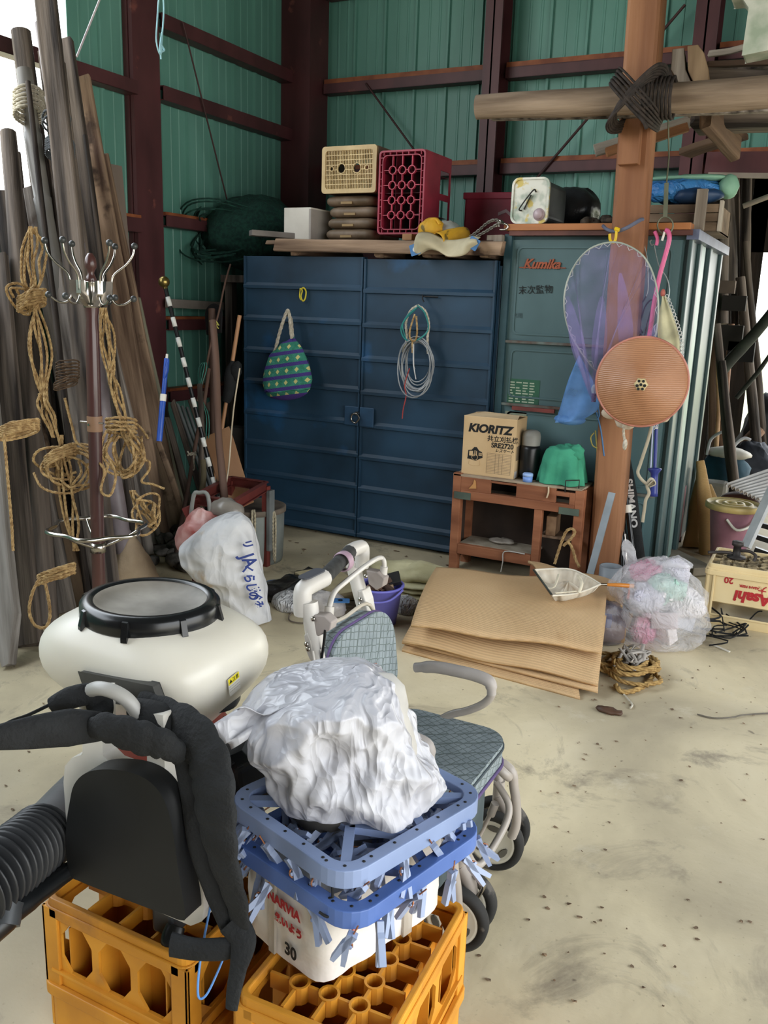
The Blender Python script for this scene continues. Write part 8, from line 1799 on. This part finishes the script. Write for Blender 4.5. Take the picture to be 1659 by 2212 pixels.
# side frame
for Y in (YF+.02, YN+.0):
    P = [V((sc.x-sw/2-.10, Y-W0.y, .50)), V((sc.x-.05, Y-W0.y, .37)), V((sc.x+sw/2-.02, Y-W0.y, .35)), V((sc.x+sw/2+.012, Y-W0.y, .29)), V((sc.x+sw/2+.025, Y-W0.y, .20)), V((sc.x+sw/2+.015, Y-W0.y, .15))]
    wtube(P, .0125, 'side_tube')
wtube([q for q in [PY(1072, 1690, YF+.02)-W0, PY(1098, 1735, YF+.0)-W0, PY(1094, 1775, YF-.03)-W0, PY(1062, 1835, YF-.10)-W0, PY(1036, 1868, YF-.14)-W0, PY(1020, 1862, YF-.18)-W0, PY(1004, 1830, YF-.24)-W0]], .0095, 'foot_rest')
wtube([PY(1066, 1745, YF)-W0, PY(1018, 1840, YF-.02)-W0], .006, 'brace_rod'); wtube([PY(1070, 1735, YF)-W0, PY(1060, 1760, YF)-W0], .011, 'brace_sleeve')
WHM = mat('wheel_cap', 'cbc6b8', 'b3ae9f', rough=.5, scale=5)
ax_ = V((-.10, 1, 0)).normalized()
def caster(c1, sep, r=.087):
    T = frame_mat(c1, c1-ax_, V((0, 0, 1)))
    for k in (0, 1):
        Tk = Mx.Translation(ax_*(sep*k)) @ T
        w = MB().lathe([(r-.022, -.014), (r-.008, -.016), (r, -.008), (r, .008), (r-.008, .016), (r-.022, .014), (r-.024, 0)], 44, Tk, close=True).build('tyre', RUBBER, wk)
        MB().lathe([(0, .010), (.020, .011), (.045, .008), (r-.030, .012), (r-.022, .013), (r-.022, -.013), (r-.03, -.012), (0, -.010)], 36, Tk).build('wheel_cap', WHM, w)
        for j in range(3):
            a = 2*PI*j/3+.4; MB().prism([(.012*math.cos(t)*.7, .018*math.sin(t)) for t in [2*PI*i/10 for i in range(10)]], .0085, .0135, Tk @ Mx.Rotation(a, 4, 'Z') @ Mx.Translation((.042, 0, 0))).build('cap_vent', mat('vent_dark', '5b574f', '45423b'), w)
    cm = c1+ax_*(sep/2)
    wtube([c1, c1+ax_*sep], .008, 'axle', DARKM)
    wtube([cm, cm+V((.03, 0, .06)), cm+V((.0, 0, .115))], .018, 'caster_fork', mat('caster_grey', '968d85', '7f766e', rough=.5))
    wtube([cm+V((0, 0, .10)), cm+V((0, 0, .16))], .016, 'caster_stem')
    wtube([cm+V((.05, 0, .05)), cm+V((.062, 0, .085)), cm+V((.04, 0, .10)), cm+V((.03, .01, .07))], .005, 'brake_pedal', CHROME, 8)
    return cm
c1 = PZ(1063, 1817, .084)-W0; c2 = PZ(978, 1985, .084)-W0; c1.z = c2.z = .088
m1 = caster(c1, .075); m2 = caster(c2, .075)
wtube([m1+V((0, 0, .15)), m1+V((-.01, -.0, .22)), V((sc.x+sw/2+.0, YF-W0.y, .33)), V((sc.x+sw/2-.06, YF-W0.y, .37))], .0125, 'front_leg')
wtube([m2+V((0, 0, .15)), m2+V((-.02, -.0, .20)), V((sc.x+sw/2-.03, YN-W0.y+.04, .29)), V((sc.x+sw/2-.12, YN-W0.y+.0, .36))], .0125, 'front_leg')
for Y in (YN, YF):
    cz = V((-1.02, Y, .083))-W0; T = frame_mat(cz, cz-ax_, V((0, 0, 1)))
    w = MB().lathe([(.06, -.014), (.074, -.016), (.082, -.008), (.082, .008), (.074, .016), (.06, .014), (.058, 0)], 36, T, close=True).build('tyre', RUBBER, wk)
    MB().lathe([(0, .010), (.045, .008), (.06, .013), (.06, -.013), (0, -.010)], 30, T).build('wheel_cap', WHM, w)
    wtube([cz, cz+V((.02, 0, .09))], .014, 'rear_fork')
# ================================================================ floor scraps: leaves and dirt
random.seed(41); mb = MB()
for k in range(150):
    if k < 70: x, y = rnd(1000, 1650), rnd(1430, 2200)
    elif k < 110: x, y = rnd(560, 1000), rnd(1130, 1260)
    elif k < 135: x, y = rnd(1240, 1650), rnd(1430, 1560)
    else: x, y = rnd(10, 130), rnd(1500, 2000)
    p = PZ(x, y, .0); s_ = rnd(.003, .009) if k < 70 or k > 110 else rnd(.006, .022); a = rnd(0, 6.28)
    q = [(rnd(.5, 1)*s_*math.cos(a+t), rnd(.3, .8)*s_*math.sin(a+t), .002+rnd(0, .004)) for t in (0, .9, 1.9, 2.8, 3.7, 4.8, 5.6)]
    mb.add([p+V(v) for v in q], [tuple(range(7))])
single(mb, 'dry_leaf_litter', mat('dry_leaves', '8a7258', '5d4d3e', rough=.9, scale=9, lo=.3, hi=.7), 'tiny dry leaves and dirt specks scattered over the concrete floor', 'leaves', solid=.001)['kind'] = 'stuff'
# ================================================================ slide leaning sticks clear of their neighbours
def kids(o): return [o]+[k for c in o.children for k in kids(c)]
def tree_of(o):
    vs = []; fs = []
    for k in kids(o):
        if k.type == 'MESH':
            M_ = wm(k); n0 = len(vs); vs += [M_ @ v.co for v in k.data.vertices]; fs += [tuple(i+n0 for i in p.vertices) for p in k.data.polygons]
    return BVHTree.FromPolygons(vs, fs), vs
TOPS = [o for o in COL.objects if o.parent is None and o.type in ('MESH', 'EMPTY') and o.get('category')]
KEEP = ('litter', 'debris', 'binding', 'hank', 'tangle')
TR = {o.name: tree_of(o) for o in TOPS if not any(k in o.name for k in KEEP)}
def box_(vs): return [min(v[i] for v in vs) for i in range(3)]+[max(v[i] for v in vs) for i in range(3)]
BX = {n: box_(t[1]) for n, t in TR.items()}
def relax(o, sgn=1, n=16, step=.03):
    base = o.matrix_basis.copy(); c = base.translation; h = V((c.x, c.y, 0)).normalized(); best = None
    for k in range(2*n):
        q = (k+1)//2*step*(sgn if k % 2 else -sgn); o.matrix_basis = Mx.Translation(h*q) @ base; t, vs = tree_of(o); b = box_(vs)
        if b[0] < -4.19 or b[4] > (6.35 if base.translation.y < 6.3 else 8.95): continue
        hit = sum(1 for m, (u, _) in TR.items() if m != o.name and all(b[i] <= BX[m][i+3] and BX[m][i] <= b[i+3] for i in range(3)) and t.overlap(u))
        if best is None or hit < best[0]: best = (hit, q)
        if not hit: break
    o.matrix_basis = Mx.Translation(h*(best[1] if best else 0)) @ base; TR[o.name] = tree_of(o); BX[o.name] = box_(TR[o.name][1])
for o in TOPS:
    if o.name.split('.')[0] in ('wooden_stick', 'batten', 'metal_tube', 'thin_rod', 'bamboo_stick', 'shovel', 'broom', 'annex_pole', 'black_branch', 'wood_plank', 'wooden_pole', 'rolled_mat', 'brown_round_pot', 'dark_junk_pile', 'plywood_sheet'): relax(o)
